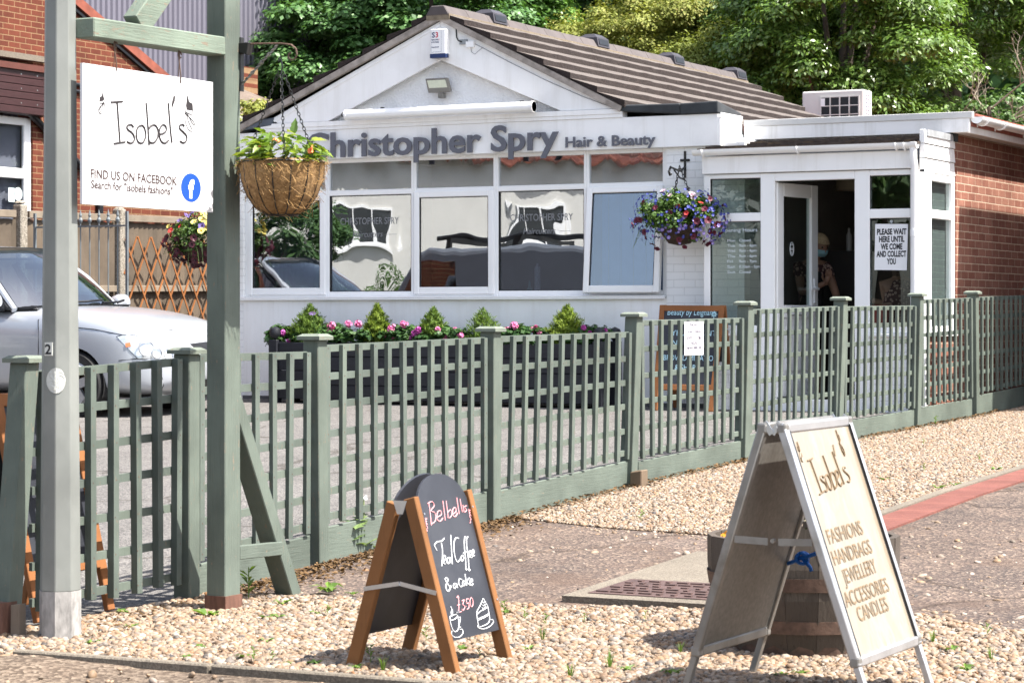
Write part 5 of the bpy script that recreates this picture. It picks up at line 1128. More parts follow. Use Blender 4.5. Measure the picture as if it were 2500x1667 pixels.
# room seen through the door: inner wall, picture, lamp, shelf with bottles
rm = MB(); rm.box(-8.7, -6.9, 25.2, 25.3, gz, 3.0); rm.box(-8.78, -8.70, 22.2, 25.2, gz, 3.0); rm.box(-7.08, -7.071, 22.21, 25.2, gz, 3.0); rm.box(-8.7, -7.0, 22.21, 25.3, gz, gz+.05); rm.box(-8.7, -7.0, 22.21, 25.3, 2.98, 3.03)
rm.build('room', plain('grey_brown_room_wall', (.34, .31, .28), .9, .05), ex)
mb = MB(); mb.box(PXR-.075, PXR-.066, YP+.15, 22.0, 1.15, 2.62); mb.build('net_curtain', plain('grey_net_curtain', (.30, .31, .33), .8, .1, 6, (1, 9, .1)), pc)
p0 = qY(2016, 487, 25.15); p1 = qY(2090, 538, 25.15)
pf = thing('picture_frame', 'dark framed picture hanging on the wall inside the porch doorway', 'picture', ((p0[0]+p1[0])/2, 25.15, p1[2]))
mb = MB(); mb.box(p0[0]-.12, p1[0]+.03, 25.16, 25.198, p1[2]-.05, p0[2]+.05); mb.build('frame', MT['black'], pf); mb = MB(); mb.box(p0[0]+.02, p1[0], 25.152, 25.159, p1[2], p0[2]); mb.build('print', plain('grey_map_print', (.20, .20, .21), .6, .35, 14), pf)
p0 = qY(2043, 447, 23.4); 
ls = thing('lampshade', 'cream drum lampshade hanging inside the porch doorway', 'lampshade', (p0[0]+.2, 23.4, 2.5))
zb_ = qY(2060, 466, 23.4)[2]
mb = MB(); mb.lathe([(.20, 0), (.19, .26)], (p0[0]+.2, 23.4, zb_), 28, capb=False, capt=False); mb.build('shade', plain('cream_lampshade_cloth', (.42, .34, .24), .8), ls, smooth=True)
mb = MB(); mb.tube([(p0[0]+.2, 23.4, zb_+.2), (p0[0]+.2, 23.4, 2.98)], .006, 6); mb.build('flex', MT['black'], ls)
# notice in the right light
pw = thing('door_notice', 'white PLEASE WAIT HERE notice in the right porch window', 'notice', (-7.2, YP+.02, 1.8))
A = qY(2137, 547, YP+.02); B = qY(2217, 547, YP+.02); Cc = qY(2135, 659, YP+.02); D = qY(2214, 660, YP+.02)
mb = MB(); mb.hexa([(Cc[0], YP+.018, Cc[2]), (D[0], YP+.018, D[2]), (D[0], YP+.021, D[2]), (Cc[0], YP+.021, Cc[2]), (A[0], YP+.018, A[2]), (B[0], YP+.018, B[2]), (B[0], YP+.021, B[2]), (A[0], YP+.021, A[2])]); mb.build('sheet', MT['paper'], pw)
mb = MB()
for s, (xa, ya, xb) in (('PLEASE WAIT', (2141, 573, 2213)), ('HERE UNTIL', (2146, 591, 2208)), ('WE COME', (2150, 609, 2203)), ('AND COLLECT', (2140, 627, 2212.5)), ('YOU', (2165, 645, 2187))):
    a = qY(xa, ya, YP+.0165); b = qY(xb, ya, YP+.0165); put_text(mb, s, .073, frame_y(a[0], YP+.0165, a[2]), fit=b[0]-a[0], bold=.003)
mb.build('notice_print', MT['inkblack'], pw)
mb = MB(); p = qY(2176, 541, YP+.015); mb.tube([(p[0], YP+.028, p[2]), (p[0], YP+.012, p[2])], .014, 10); mb.tube([(p[0], YP+.012, p[2]), (p[0]+.006, YP+.008, p[2]-.025)], .004, 6); mb.build('suction_hook', plain('clear_plastic', (.35, .38, .40), .2), pw)

# cabinet with bottles just inside the doorway, a reception desk further in
cbn = thing('cabinet', 'dark cabinet with a row of pale bottles on top, seen through the open door', 'cabinet', (-8.45, 23.0, gz))
mb = MB(); mb.box(-8.69, -8.2, 23.0, 24.6, gz+.05, 1.95); mb.build('carcass', plain('dark_cabinet', (.035, .03, .028), .5), cbn)
for k in range(9):
    mb = MB(); yy = 23.1 + k*.155; h = .16 + .03*(k % 3); mb.lathe([(.028, 0), (.028, h), (.012, h+.03), (.012, h+.07)], (-8.3 + .03*(k % 2), yy, 1.951), 12); tag(mb.build('bottle', plain('pale_bottle', (.55, .54, .52), .4), loc=(-8.3, yy, 1.951), smooth=True), 'pale shampoo bottle in the row on the dark cabinet', 'bottle', 'bottles on the cabinet')
dk = thing('desk', 'low reception desk with a pale top inside the doorway', 'desk', (-7.8, 24.2, gz))
mb = MB(); mb.box(-8.15, -7.3, 24.0, 24.5, gz+.05, 1.28); mb.build('body', plain('grey_desk', (.10, .095, .09), .6), dk)
mb = MB(); mb.box(-8.18, -7.27, 23.95, 24.53, 1.281, 1.315); mb.build('desk_top', plain('pale_desk_top', (.45, .42, .38), .4), dk)
# ------------------------------------------------------------ left: brick house, clad shed, board fence, gate, expanding trellis
BX = -20.0
bh = thing('brick_house', 'deep red brick house with a brown shutter box over its white glazed door', 'house', (BX, 26, .5))
ge = 25.65; 
def vz(y): return 5.43 - .425 * (y - 25.65)
mb = MB(); poly = [(15.0, .1), (24.02, .1), (24.02, 4.6), (24.78, 4.6), (24.78, .1), (29.5, .1), (29.5, vz(29.5)), (19.0, vz(19.0)), (15.0, vz(19.0) - 1.7)]
mb.prism(poly, 'x', BX - .25, BX); mb.build('wall', MT['brick_l'], bh)
mb = MB(); mb.box(BX-.25, BX-.03, 22.4, 24.02, 3.87, 4.6); mb.box(BX - .02, BX + .045, 15.0, 22.0, .1, .2); mb.build('infill', MT['brick_l'], bh)
VB = plain('dark_verge_brick', (.19, .055, .035), .9, .3, 6, bump=.4, bs=60)
mb = MB(); mb.bar((BX - .1, 19.0, vz(19.0) + .02), (BX - .1, 29.6, vz(29.6) + .02), .34, .13, up=(0, 0, 1)); mb.build('verge_course', VB, bh)
mb = MB(); mb.bar((BX + .02, 19.0, vz(19.0) - .10), (BX + .02, 29.6, vz(29.6) - .10), .05, .04, up=(0, 0, 1)); mb.build('verge_drip', MT['black'], bh)
mb = MB(); mb.hexa([(BX-9, 19, vz(19)+.02), (BX-.05, 19, vz(19)+.02), (BX-.05, 29.6, vz(29.6)+.02), (BX-9, 29.6, vz(29.6)+.02), (BX-9, 19, vz(19)+.07), (BX-.05, 19, vz(19)+.07), (BX-.05, 29.6, vz(29.6)+.07), (BX-9, 29.6, vz(29.6)+.07)]); mb.build('roof', TILE, bh)
mb = MB(); mb.box(BX - .05, BX + .05, 22.3, 25.0, 4.585, 4.66); mb.build('lintel', MT['concrete'], bh)
SH = plain('dark_brown_shutter_box', (.036, .014, .015), .45, .15, 5, (1, 1, 8), bump=.06, bs=20)
mb = MB(); ysh = 24.94
for k in range(6):
    z1 = 4.42 - k * .092; mb.box(BX, BX + .20, 22.5, ysh, z1 - .09, z1 - (.004 if k else 0))
sb = mb.build('shutter_box', SH, bh, bevel=.006)
mb = MB(); mb.box(BX, BX + .235, 22.5, ysh + .015, 4.4205, 4.50); mb.build('shutter_hood', plain('reddish_brown_hood', (.09, .03, .022), .5, .15), sb)
mb = MB()
for k in range(6):
    for yy in (23.2, 23.75, 24.3, 24.62, ysh - .03): mb.box(BX + .2005, BX + .2025, yy - .008, yy + .008, 4.37 - k*.092 - .008, 4.37 - k*.092 + .008) if k % 2 == 0 else None
mb.build('screw_heads', MT['steel'], sb)
mb = MB(); y0, y1 = 22.6, 24.77
mb.box(BX - .08, BX - .02, y1 - .13, y1, .3, 3.845); mb.box(BX - .08, BX - .021, y0, y1 - .13, 3.745, 3.845); mb.box(BX - .08, BX - .021, y0, y1 - .13, 3.06, 3.19); mb.box(BX - .08, BX - .021, 23.1, 23.2, .3, 3.745)
dw = mb.build('glazed_door', MT['upvc'], bh, bevel=.01)
mb = MB(); mb.box(BX - .055, BX - .048, y0, y1 - .125, .4, 3.75); mb.build('pane', MT['house_glass'], dw)
mb = MB()
for k in range(20): yy = 22.7 + k*.1; mb.hexa([(BX-.16, yy, .4), (BX-.13, yy+.085, .4), (BX-.127, yy+.085, .4), (BX-.157, yy, .4), (BX-.16, yy, 3.75), (BX-.13, yy+.085, 3.75), (BX-.127, yy+.085, 3.75), (BX-.157, yy, 3.75)])
mb.build('vertical_blind', plain('pale_grey_blind', (.26, .26, .30), .8, .05), dw)
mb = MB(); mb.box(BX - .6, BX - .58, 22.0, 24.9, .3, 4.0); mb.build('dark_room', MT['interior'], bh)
mb = MB(); p = qX(44, 474, BX - .045); mb.tube([(BX-.047, p[1], p[2]), (BX-.044, p[1], p[2])], .085, 20); p2 = qX(28, 474, BX-.045); mb.box(BX-.047, BX-.044, p2[1]-.06, p2[1]+.06, p2[2]-.1, p2[2]+.08); mb.build('window_sticker', plain('pale_sticker', (.50, .58, .58), .6), dw)
mb = MB(); a = qX(243, 560, BX + .04); mb.tube([(BX + .05, a[1], .4), (BX + .05, a[1], 2.95), (BX+.05, a[1]-.02, 3.05), (BX+.05, a[1]-1.8, 4.1)], .045, 10); mb.build('downpipe', MT['black'], bh)
mb = MB()
for dz in (0, .09): mb.tube([(BX + .03, 24.95, 4.40+dz-.12), (BX + .03, 29.3, 4.33+dz-.12)], .025, 8)
mb.build('wall_cable', MT['black'], bh)
# clad shed further back
cs_ = thing('clad_shed', 'tall shed clad in lilac grey corrugated sheet behind the brick house', 'shed', (-23, 33, .7))
mb = MB(); CX = -23.0; ys = np.arange(26.0, 36.0, .2); vs = []; 
prof = []
yy = 26.0
while yy < 36.0:
    prof += [(yy, 0), (yy + .055, 0), (yy + .075, .035), (yy + .115, .035), (yy + .135, 0)]; yy += .135
for (y, o) in prof: vs += [(CX + o, y, .5), (CX + o, y, 9.5)]
mb.add(vs, [(2*i, 2*i+2, 2*i+3, 2*i+1) for i in range(len(prof)-1)])
mb.build('cladding', plain('lilac_grey_sheet', (.14, .135, .17), .5, .06, 2, (1, 1, .3), metal=.1), cs_)
mb = MB(); mb.box(CX - 8, CX - .01, 26, 36, .4, 9.4); mb.build('walls', plain('shed_core', (.2, .19, .22), .7), cs_)
mb = MB(); mb.box(CX - 8.2, CX + .1, 25.8, 36.2, 9.5, 9.7); mb.build('roof', MT['felt'], cs_)
# board fence with concrete posts
WX = -18.5
wf = thing('board_fence', 'weathered brown feather board fence with concrete posts behind the car', 'fence', (WX, 25, .5))
WB = painted_wood('weathered_fence_boards', (.105, .082, .061), 'z', wear=(.06, .044, .032), amount=.6, bumpk=.8)
WR = painted_wood('weathered_fence_rail', (.17, .14, .11), 'y', wear=(.09, .07, .05), amount=.62)
CP = speckle('exposed_aggregate_concrete', [(.19, .17, .14), (.26, .235, .195), (.13, .112, .09), (.31, .28, .24)], 90, big=.12, bump=.5)
mb = MB(); rq = random.Random(8); y = 20.9
while y < 27.4:
    w_ = .115; t = 2.475 + .012 * (y - 24.5) + rq.uniform(-.01, .01)
    ang = .02
    mb.hexa([(WX-.03, y, .35), (WX-.012, y+w_, .35), (WX+.004, y+w_, .35), (WX-.022, y, .35), (WX-.03, y, t), (WX-.012, y+w_, t), (WX+.004, y+w_, t), (WX-.022, y, t)])
    y += .10
mb.build('boards', WB, wf)
for name, za, zb_, x0, x1 in (('rail', 2.485, 2.57, -.035, .05), ('rail', 1.60, 1.68, .006, .06), ('rail', .75, .83, .006, .06)):
    for ya, yb in ((20.9, 22.56), (22.8, 24.5), (24.72, 27.4)):
        mb = MB(); d = .012 * (ya - 24.5); e = .012 * (yb - 24.5)
        mb.hexa([(WX+x0, ya, za+d), (WX+x1, ya, za+d), (WX+x1, yb, za+e), (WX+x0, yb, za+e), (WX+x0, ya, zb_+d), (WX+x1, ya, zb_+d), (WX+x1, yb, zb_+e), (WX+x0, yb, zb_+e)]); mb.build(name, WR, wf, bevel=.004)
for y in (22.68, 24.61):
    mb = MB(); mb.box(WX-.06, WX+.07, y-.065, y+.065, .3, 2.63 + .01*(y-24)); mb.hexa([(WX-.06, y-.065, 2.63), (WX+.07, y-.065, 2.63), (WX+.07, y+.065, 2.63), (WX-.06, y+.065, 2.63), (WX-.03, y-.03, 2.665), (WX+.04, y-.03, 2.665), (WX+.04, y+.03, 2.665), (WX-.03, y+.03, 2.665)]); mb.build('concrete_post', CP, wf, bevel=.012)
# expanding willow trellis hung on it
TX = WX + .075
tl = thing('expanding_trellis', 'orange brown expanding diamond trellis fixed to the board fence', 'trellis', (TX, 26, 1.0))
WIL = painted_wood('orange_willow', (.22, .085, .028), 'z', wear=(.12, .045, .016), amount=.7, bumpk=.2)
z0, z1, pitch = .62, 2.30, .285; run = (z1 - z0) * .56
for d_, xo in ((1, .0), (-1, .014)):
    mb = MB(); y = 24.60 - (run if d_ > 0 else 0)
    while y < 27.3 + (run if d_ < 0 else 0):
        a = Vector((TX + xo, y, z1 if d_ < 0 else z0)); b = Vector((TX + xo, y + run, z0 if d_ < 0 else z1))
        # clip to the left end
        if a.y < 24.62:
            t = (24.62 - a.y) / (b.y - a.y)
            if t > .97: y += pitch; continue
            a = a + (b - a) * t
        if b.y > 27.35:
            t = (27.35 - a.y) / (b.y - a.y); b = a + (b - a) * max(t, 0)
        if (b - a).length > .1: mb.bar(a, b, .022, .011, up=(1, 0, 0))
        y += pitch
    mb.build('laths', WIL, tl)
# pair of metal gates standing in front
gtm = thing('metal_gate', 'grey metal gate with spear tops and twisted bars by the board fence', 'gate', (-17.45, 22.5, .42))
GM = plain('blue_grey_gate_metal', (.13, .15, .165), .5, .2)
mb = MB()
gx0, gx1, gY = -18.13, -16.80, 22.5
for x, zt_ in ((gx0, 2.5), (gx1, 2.50)): mb.box(x-.014, x+.014, gY-.014, gY+.014, .5, zt_)
for z in (2.335, 1.05, .6, 2.04): mb.box(gx0+.014, gx1-.014 if z != 2.04 else gx0+.2, gY-.008, gY+.008, z-.01, z+.01)
for k in range(1, 10): x = gx0 + (gx1 - gx0) * k / 10.; mb.tube([(x, gY, .6), (x, gY, 2.46)], .0075, 6)
mb.build('frame', GM, gtm)
mb = MB()
for k in range(1, 10):
    x = gx0 + (gx1 - gx0) * k / 10.; mb.lathe([(.006, 0), (.022, .03), (.026, .05), (.012, .08), (.018, .10), (.001, .17)], (x, gY, 2.36), 8)
mb.build('spear_tops', GM, gtm)
mb = MB(); mb.lathe([(.012, -.03), (.03, -.02), (.035, 0), (.03, .02), (.0, .035)], (gx0-.03, gY, 2.42), 10, 'x'); mb.box(gx0-.06, gx0, gY-.02, gY+.02, 1.98, 2.03); mb.build('latch', MT['rust'], gtm)

# distant bungalow between the shed and the salon
bg_ = thing('bungalow', 'distant bungalow with a brown tiled hip roof left of the salon gable', 'house', (-23, 36, 1))
mb = MB(); a = qD(560, 205, 37); b = qD(664, 247, 37); c = qD(700, 268, 36.2); d = qD(560, 276, 34.5); e = qD(690, 292, 34.5)
o3 = Vector((-3.5, 3.5, 0))
mb.add([a, b, e, d, tuple(Vector(b) + o3*.6), tuple(Vector(a) + o3*.2), tuple(Vector(e) + o3), tuple(Vector(d) + o3 * 1.4)], [(0, 1, 2, 3), (1, 4, 6, 2), (0, 5, 4, 1), (5, 7, 6, 4), (3, 2, 6, 7)])
mb.build('roof', plain('buff_brown_far_tiles', (.13, .10, .08), .95, .2, 5, bump=.5, bs=30, bd=.02), bg_)
mb = MB(); d2 = Vector(d) + Vector((0, 0, -.02)); e2 = Vector(e) + Vector((0, 0, -.02)); mb.bar(d2 - Vector((0, 0, .06)), e2 - Vector((0, 0, .06)), .06, .10); mb.build('gutter', MT['trim'], bg_)
mb = MB(); n_ = Vector((0.3, .6, 0)); w0, w1 = d2 + n_, e2 + n_; mb.hexa([(w0.x, w0.y, .6), (w1.x, w1.y, .6), (w1.x-.3, w1.y+.4, .6), (w0.x-.3, w0.y+.4, .6), (w0.x, w0.y, w0.z-.1), (w1.x, w1.y, w1.z-.1), (w1.x-.3, w1.y+.4, w1.z-.1), (w0.x-.3, w0.y+.4, w0.z-.1)]); mb.build('wall', MT['brick_ly'], bg_)
ch = Vector(qD(575, 225, 38)); mb = MB(); mb.box(ch.x-.25, ch.x+.25, ch.y-.25, ch.y+.25, ch.z-1, ch.z+.38); mb.build('chimney', MT['brick_ly'], bg_)

# ------------------------------------------------------------ the silver car, nose towards the salon corner
OX, OY = -14.06, 18.88; OZ = g(18.6)
car = thing('parked_car', 'silver family car parked beside the salon, its nose behind the sign post', 'car', (OX, OY, OZ))
def metal_paint():
    m, nt, N, L, P = nmat('silver_metallic_paint'); P.inputs['Base Color'].default_value = (.42, .445, .485, 1); P.inputs['Metallic'].default_value = .35
    P.inputs['Roughness'].default_value = .32; P.inputs['Coat Weight'].default_value = .8; P.inputs['Coat Roughness'].default_value = .04; return m
SIL = metal_paint()
ip = lambda x, xs, ys: float(np.interp(x, xs, ys))
st = [-3.38, -3.3, -3.1, -2.9, -2.65, -2.3, -1.9, -1.5, -1.1, -.75, -.45, -.2, .0, .2, .38, .52, .64, .74, .82, .88, .92]
HW = lambda x: ip(x, [-3.38, -3.25, -3.0, -2.5, -.5, .1, .35, .55, .7, .8, .87, .92], [.60, .76, .84, .88, .89, .885, .865, .815, .735, .64, .52, .34])
ZT = lambda x: ip(x, [-3.38, -3.2, -2.8, -.75, -.42, -.1, .25, .5, .65, .77, .86, .92], [.80, 1.0, 1.04, 1.05, 1.075, 1.05, .995, .935, .87, .79, .70, .58])
ZBt = lambda x: ip(x, [-3.38, -3.1, -.9, .55, .75, .86, .92], [.42, .24, .22, .21, .23, .30, .42])
ZSh = lambda x: ip(x, [-3.38, -3, -1, 0, .4, .65, .8, .92], [.70, .92, .93, .89, .82, .73, .64, .53])
vs = []; R_ = []
for x in st:
    h, zt_, zb_, zs_ = HW(x), ZT(x), ZBt(x), ZSh(x)
    half = [(h*.90, zb_), (h*.985, zb_ + (zs_-zb_)*.2), (h, zb_ + (zs_-zb_)*.5), (h*.992, zb_ + (zs_-zb_)*.80), (h*.972, zs_), (h*.92, zs_ + (zt_-zs_)*.55), (h*.80, zt_-.022), (h*.45, zt_-.006), (0, zt_)]
    ring = [(-y, z) for y, z in half] + [(y, z) for y, z in half[-2::-1]]
    R_.append([(x, y, z) for y, z in ring])
m_ = len(R_[0]); vs = [p for r in R_ for p in r]
fs = [(i*m_+k, i*m_+k+1, (i+1)*m_+k+1, (i+1)*m_+k) for i in range(len(st)-1) for k in range(m_-1)] + [(i*m_+m_-1, i*m_, (i+1)*m_, (i+1)*m_+m_-1) for i in range(len(st)-1)]
fs += [tuple(range(m_)), tuple((len(st)-1)*m_+k for k in range(m_))[::-1]]
me = bpy.data.meshes.new('t'); me.from_pydata(vs, [], fs)
bm = bmesh.new(); bm.from_mesh(me); bmesh.ops.recalc_face_normals(bm, faces=bm.faces); bm.to_mesh(me); bm.free()
tmp = bpy.data.objects.new('t', me); COL.objects.link(tmp)
ss = tmp.modifiers.new('s', 'SUBSURF'); ss.levels = 2
cut = MB()
for xw in (0, -2.65):
    for s_ in (-1, 1): cut.lathe([(.345, -.35), (.345, .25)], (xw, s_*.80, .325), 40, 'y')
cm = bpy.data.meshes.new('c'); cm.from_pydata(cut.v, [], cut.f); bm = bmesh.new(); bm.from_mesh(cm); bmesh.ops.recalc_face_normals(bm, faces=bm.faces); bm.to_mesh(cm); bm.free()
co = bpy.data.objects.new('c', cm); COL.objects.link(co)
bo = tmp.modifiers.new('b', 'BOOLEAN'); bo.object = co; bo.operation = 'DIFFERENCE'; bo.solver = 'EXACT'
bpy.context.view_layer.update()
me2 = bpy.data.meshes.new_from_object(tmp.evaluated_get(bpy.context.evaluated_depsgraph_get())); me2.name = 'body'
bpy.data.objects.remove(tmp); bpy.data.objects.remove(co)
me2.materials.clear(); me2.polygons.foreach_set('material_index', [0]*len(me2.polygons)); me2.polygons.foreach_set('use_smooth', [True] * len(me2.polygons)); me2.set_sharp_from_angle(angle=math.radians(50))
body = link_mesh('body', me2, SIL, car)
from mathutils.bvhtree import BVHTree
bv = BVHTree.FromPolygons([v.co + Vector((OX, OY, OZ)) for v in me2.vertices], [tuple(p.vertices) for p in me2.polygons])
def on_car(px, py, off=.004):
    o = Vector((0, 0, CAMZ)); d = Vector(ray(px, py)).normalized()
    loc, nor, i, dist = bv.ray_cast(o, d)
    return None if loc is None else loc + nor * off
def car_patch(name, outline, m, parent, off=.004, inner=None):
    c = (sum(p[0] for p in outline)/len(outline), sum(p[1] for p in outline)/len(outline)); n = len(outline)
    vs = []; 
    for k in (1, .66, .33):
        for p in outline: vs.append(on_car(c[0] + (p[0]-c[0])*k, c[1] + (p[1]-c[1])*k, off))
    vs.append(on_car(*c, off))
    if any(v is None for v in vs): return None
    fs = [(j*n+i, j*n+(i+1) % n, (j+1)*n+(i+1) % n, (j+1)*n+i) for j in range(2) for i in range(n)] + [(2*n+i, 2*n+(i+1) % n, 3*n) for i in range(n)]
    mb = MB(); mb.add(vs, fs); return mb.build(name, m, parent, smooth=True)
BLK = MT['black']
LENS = plain('clear_headlight_lens', (.55, .58, .62), .08, .25, 30, metal=.4, spec=.8, coat=1)
hl_out = [(286, 823), (300, 819), (330, 820), (365, 826), (395, 836), (420, 849), (436, 862), (438, 872), (400, 876), (355, 876), (337, 875), (318, 856)]
car_patch('headlight_rim', [(362 + (x-362)*1.03, 849 + (y-849)*1.07) for x, y in hl_out], BLK, car, .003)
hl = car_patch('headlight', hl_out, LENS, car, .007)
if hl:
    car_patch('indicator', [(306, 838), (318, 836), (320, 846), (308, 848)], plain('orange_indicator', (.65, .22, .10), .3), hl, .010)
    mb = MB()
    for cxy, r_ in (((357, 850), .075), ((383, 862), .05), ((412, 864), .055)):
        p = on_car(*cxy, .011)
        if p: mb.tube([p + Vector((.0, r_*.75*math.cos(a), r_*math.sin(a))) + Vector((r_*.55*math.cos(a), 0, 0)) for a in np.linspace(0, 2*math.pi, 20, endpoint=False)], .006, 5, closed=True)
    mb.build('reflector_ring', MT['steel'], hl)
car_patch('grille', [(463, 840), (500, 835), (545, 838), (552, 860), (530, 872), (492, 868)], BLK, car, .005)
car_patch('fog_recess', [(376, 918), (396, 920), (400, 940), (396, 955), (385, 950), (377, 938)], BLK, car, .005)
fg = [(393 + 5*math.cos(a), 934 + 10*math.sin(a)) for a in np.linspace(0, 2*math.pi, 14, endpoint=False)]
car_patch('fog_lamp', fg, LENS, car, .010)
car_patch('lower_intake', [(452, 926), (500, 925), (552, 922), (556, 945), (500, 955), (455, 950)], BLK, car, .005)
mb = MB()
for ln in ([(94, 780), (94, 800), (94, 850), (93, 900), (92, 940)], [(190, 800), (230, 804), (270, 812), (300, 818)], [(290, 880), (330, 876), (340, 875)], [(300, 820), (350, 800), (420, 806), (455, 830)], [(95, 781), (120, 752)]):
    p = [on_car(*q, .001) for q in ln]
    if all(p): mb = MB(); mb.tube(p, .0045, 5); mb.build('panel_groove', BLK, car)
mb = MB(); mb.tube([on_car(x, y, .012) for x, y in ((379, 946), (385, 955), (395, 961), (410, 963), (425, 962)) if on_car(x, y)], .010, 6); mb.build('bumper_trim', MT['upvc'], car, smooth=True)
L2 = lambda x, y, z: (OX + x, OY + y, OZ + z)
# cabin
def bow(y, k): return k * (1 - (y/.8)**2)
NW = 10; vs = []
for j in range(7):
    t = j / 6
    for i in range(NW + 1):
        yy = (-1 + 2*i/NW); w_ = .80 + (.615 - .80) * t
        x = -.72 + (-1.42 + .72) * t + .30 * (1 - yy*yy) * (1 - .55*t); z = 1.045 + (1.58 - 1.045) * t + .03 * (1 - yy*yy) + .05 * math.sin(math.pi * t)
        vs.append(L2(x, yy * w_, z))
mb = MB(); mb.add(vs, [(j*(NW+1)+i, j*(NW+1)+i+1, (j+1)*(NW+1)+i+1, (j+1)*(NW+1)+i) for j in range(6) for i in range(NW)]); mb.build('windscreen', MT['car_glass'], car, smooth='all')
WSV = vs
mb = MB(); vs = []; nx_ = 9
for j in range(nx_):
    t = j / (nx_ - 1)
    for i in range(NW + 1):
        yy = -1 + 2*i/NW; w_ = .615 + .02*math.sin(math.pi*t) - .03*t
        x = -1.40 - 1.62*t + .135 * (1 - yy*yy) * (1 - t); z = 1.588 + .05 * math.sin(math.pi*min(1, t*.9)) - .05*t + .05 * (1 - yy**4)
        vs.append(L2(x, yy*w_, z))
mb.add(vs, [(j*(NW+1)+i, j*(NW+1)+i+1, (j+1)*(NW+1)+i+1, (j+1)*(NW+1)+i) for j in range(nx_-1) for i in range(NW)])
for i in range(NW): pass
mb.build('roof_panel', SIL, car, smooth='all')
for s_ in (-1, 1):
    A0, A1 = L2(-.74, s_*.815, 1.02), L2(-1.42, s_*.625, 1.595)
    mb = MB(); mb.tube([A0, L2(-1.08, s_*.735, 1.34), A1, L2(-1.9, s_*.64, 1.635), L2(-2.6, s_*.63, 1.62), L2(-3.02, s_*.61, 1.535), L2(-3.3, s_*.72, 1.02)], .032, 8); mb.build('roof_rail', SIL, car, smooth=True)
    mb = MB(); q = [L2(-.86, s_*.835, 1.03), L2(-1.44, s_*.655, 1.535), L2(-2.9, s_*.645, 1.525), L2(-3.1, s_*.80, 1.06)]
    mb.add(q, [(0, 1, 2, 3)]); sw_ = mb.build('side_window', MT['car_glass'], car)
    mb = MB(); mb.tube([L2(-.80, s_*.842, 1.035), L2(-1.42, s_*.662, 1.545), L2(-2.9, s_*.655, 1.54), L2(-3.1, s_*.81, 1.06), L2(-.80, s_*.845, 1.035)], .014, 6); mb.bar(L2(-1.75, s_*.83, 1.04), L2(-1.95, s_*.66, 1.5), .02, .07, up=(1, 0, 0)); mb.build('window_seal', BLK, sw_)
    mb = MB(); mb.add([L2(-.735, s_*.85, 1.02), L2(-1.0, s_*.775, 1.225), L2(-1.02, s_*.86, 1.02)], [(0, 1, 2)]); mb.build('quarter_trim', BLK, car)
    mr = MB(); c_ = Vector(L2(-.86, s_*1.0, 1.10)); segs = []
    mr.lathe([(.0, -.10), (.075, -.085), (.095, -.02), (.09, .05), (.0, .06)], (0, 0, 0), 18, 'x')
    mr.v = [(c_.x + x*.85, c_.y + y*1.15, c_.z + (z if z > -.05 else -.05)*.92) for x, y, z in mr.v]
    mo = mr.build('door_mirror', SIL, car, smooth=True)
    mb = MB(); mb.bar(c_ + Vector((.0, -s_*.09, -.045)), Vector(L2(-.88, s_*.855, 1.03)), .10, .05); mb.build('mirror_arm', BLK, mo)
mb = MB(); mb.add([L2(-3.02, -.58, 1.56), L2(-3.02, .58, 1.56), L2(-3.33, .70, 1.03), L2(-3.33, -.70, 1.03)], [(0, 1, 2, 3)]); mb.build('rear_window', MT['car_glass'], car)
mb = MB(); mb.box(OX-3.1, OX-.5, OY-.78, OY+.78, OZ+1.0, OZ+1.03); mb.build('interior_floor', MT['rubber'], car)
for (x, y) in ((-1.75, -.38), (-1.75, .38)):
    mb = MB(); mb.hexa([L2(x-.1, y-.22, .9), L2(x+.12, y-.22, .9), L2(x+.12, y+.22, .9), L2(x-.1, y+.22, .9), L2(x-.28, y-.18, 1.3), L2(x-.16, y-.18, 1.3), L2(x-.16, y+.18, 1.3), L2(x-.28, y+.18, 1.3)]); mb.hexa([L2(x-.27, y-.12, 1.32), L2(x-.18, y-.12, 1.32), L2(x-.18, y+.12, 1.32), L2(x-.27, y+.12, 1.32), L2(x-.30, y-.11, 1.47), L2(x-.21, y-.11, 1.47), L2(x-.21, y+.11, 1.47), L2(x-.30, y+.11, 1.47)]); mb.build('seat', plain('charcoal_seat_cloth', (.03, .03, .035), .9), car, bevel=.03)
mb = MB(); mb.tube([L2(-1.18 - .06*math.sin(a), -.38 + .18*math.cos(a), 1.10 + .17*math.sin(a)) for a in np.linspace(0, 2*math.pi, 24, endpoint=False)], .014, 6, closed=True); mb.build('steering_wheel', BLK, car)
mb = MB(); mb.hexa([L2(-1.0, -.03, 1.0)]*0 or [L2(-1.05, -.75, 1.0), L2(-.55, -.7, 1.0), L2(-.55, .7, 1.0), L2(-1.05, .75, 1.0), L2(-1.05, -.72, 1.08), L2(-.6, -.68, 1.06), L2(-.6, .68, 1.06), L2(-1.05, .72, 1.08)]); mb.build('dashboard', MT['rubber'], car)
mb = MB(); mb.box(*[OX-1.18, OX-1.15, OY-.12, OY+.12, OZ+1.42, OZ+1.48]); mb.build('rear_view_mirror', BLK, car)
for ln in ([(195, 770), (230, 762), (268, 756), (300, 757)], [(325, 752), (345, 745), (368, 742)]):
    pass
mb = MB(); mb.tube([L2(-.50, -.55, 1.085), L2(-.42, -.1, 1.105), L2(-.45, .15, 1.12)], .012, 6); mb.tube([L2(-.44, .15, 1.095), L2(-.52, .5, 1.10), L2(-.60, .70, 1.12)], .012, 6); mb.build('wiper', BLK, car)
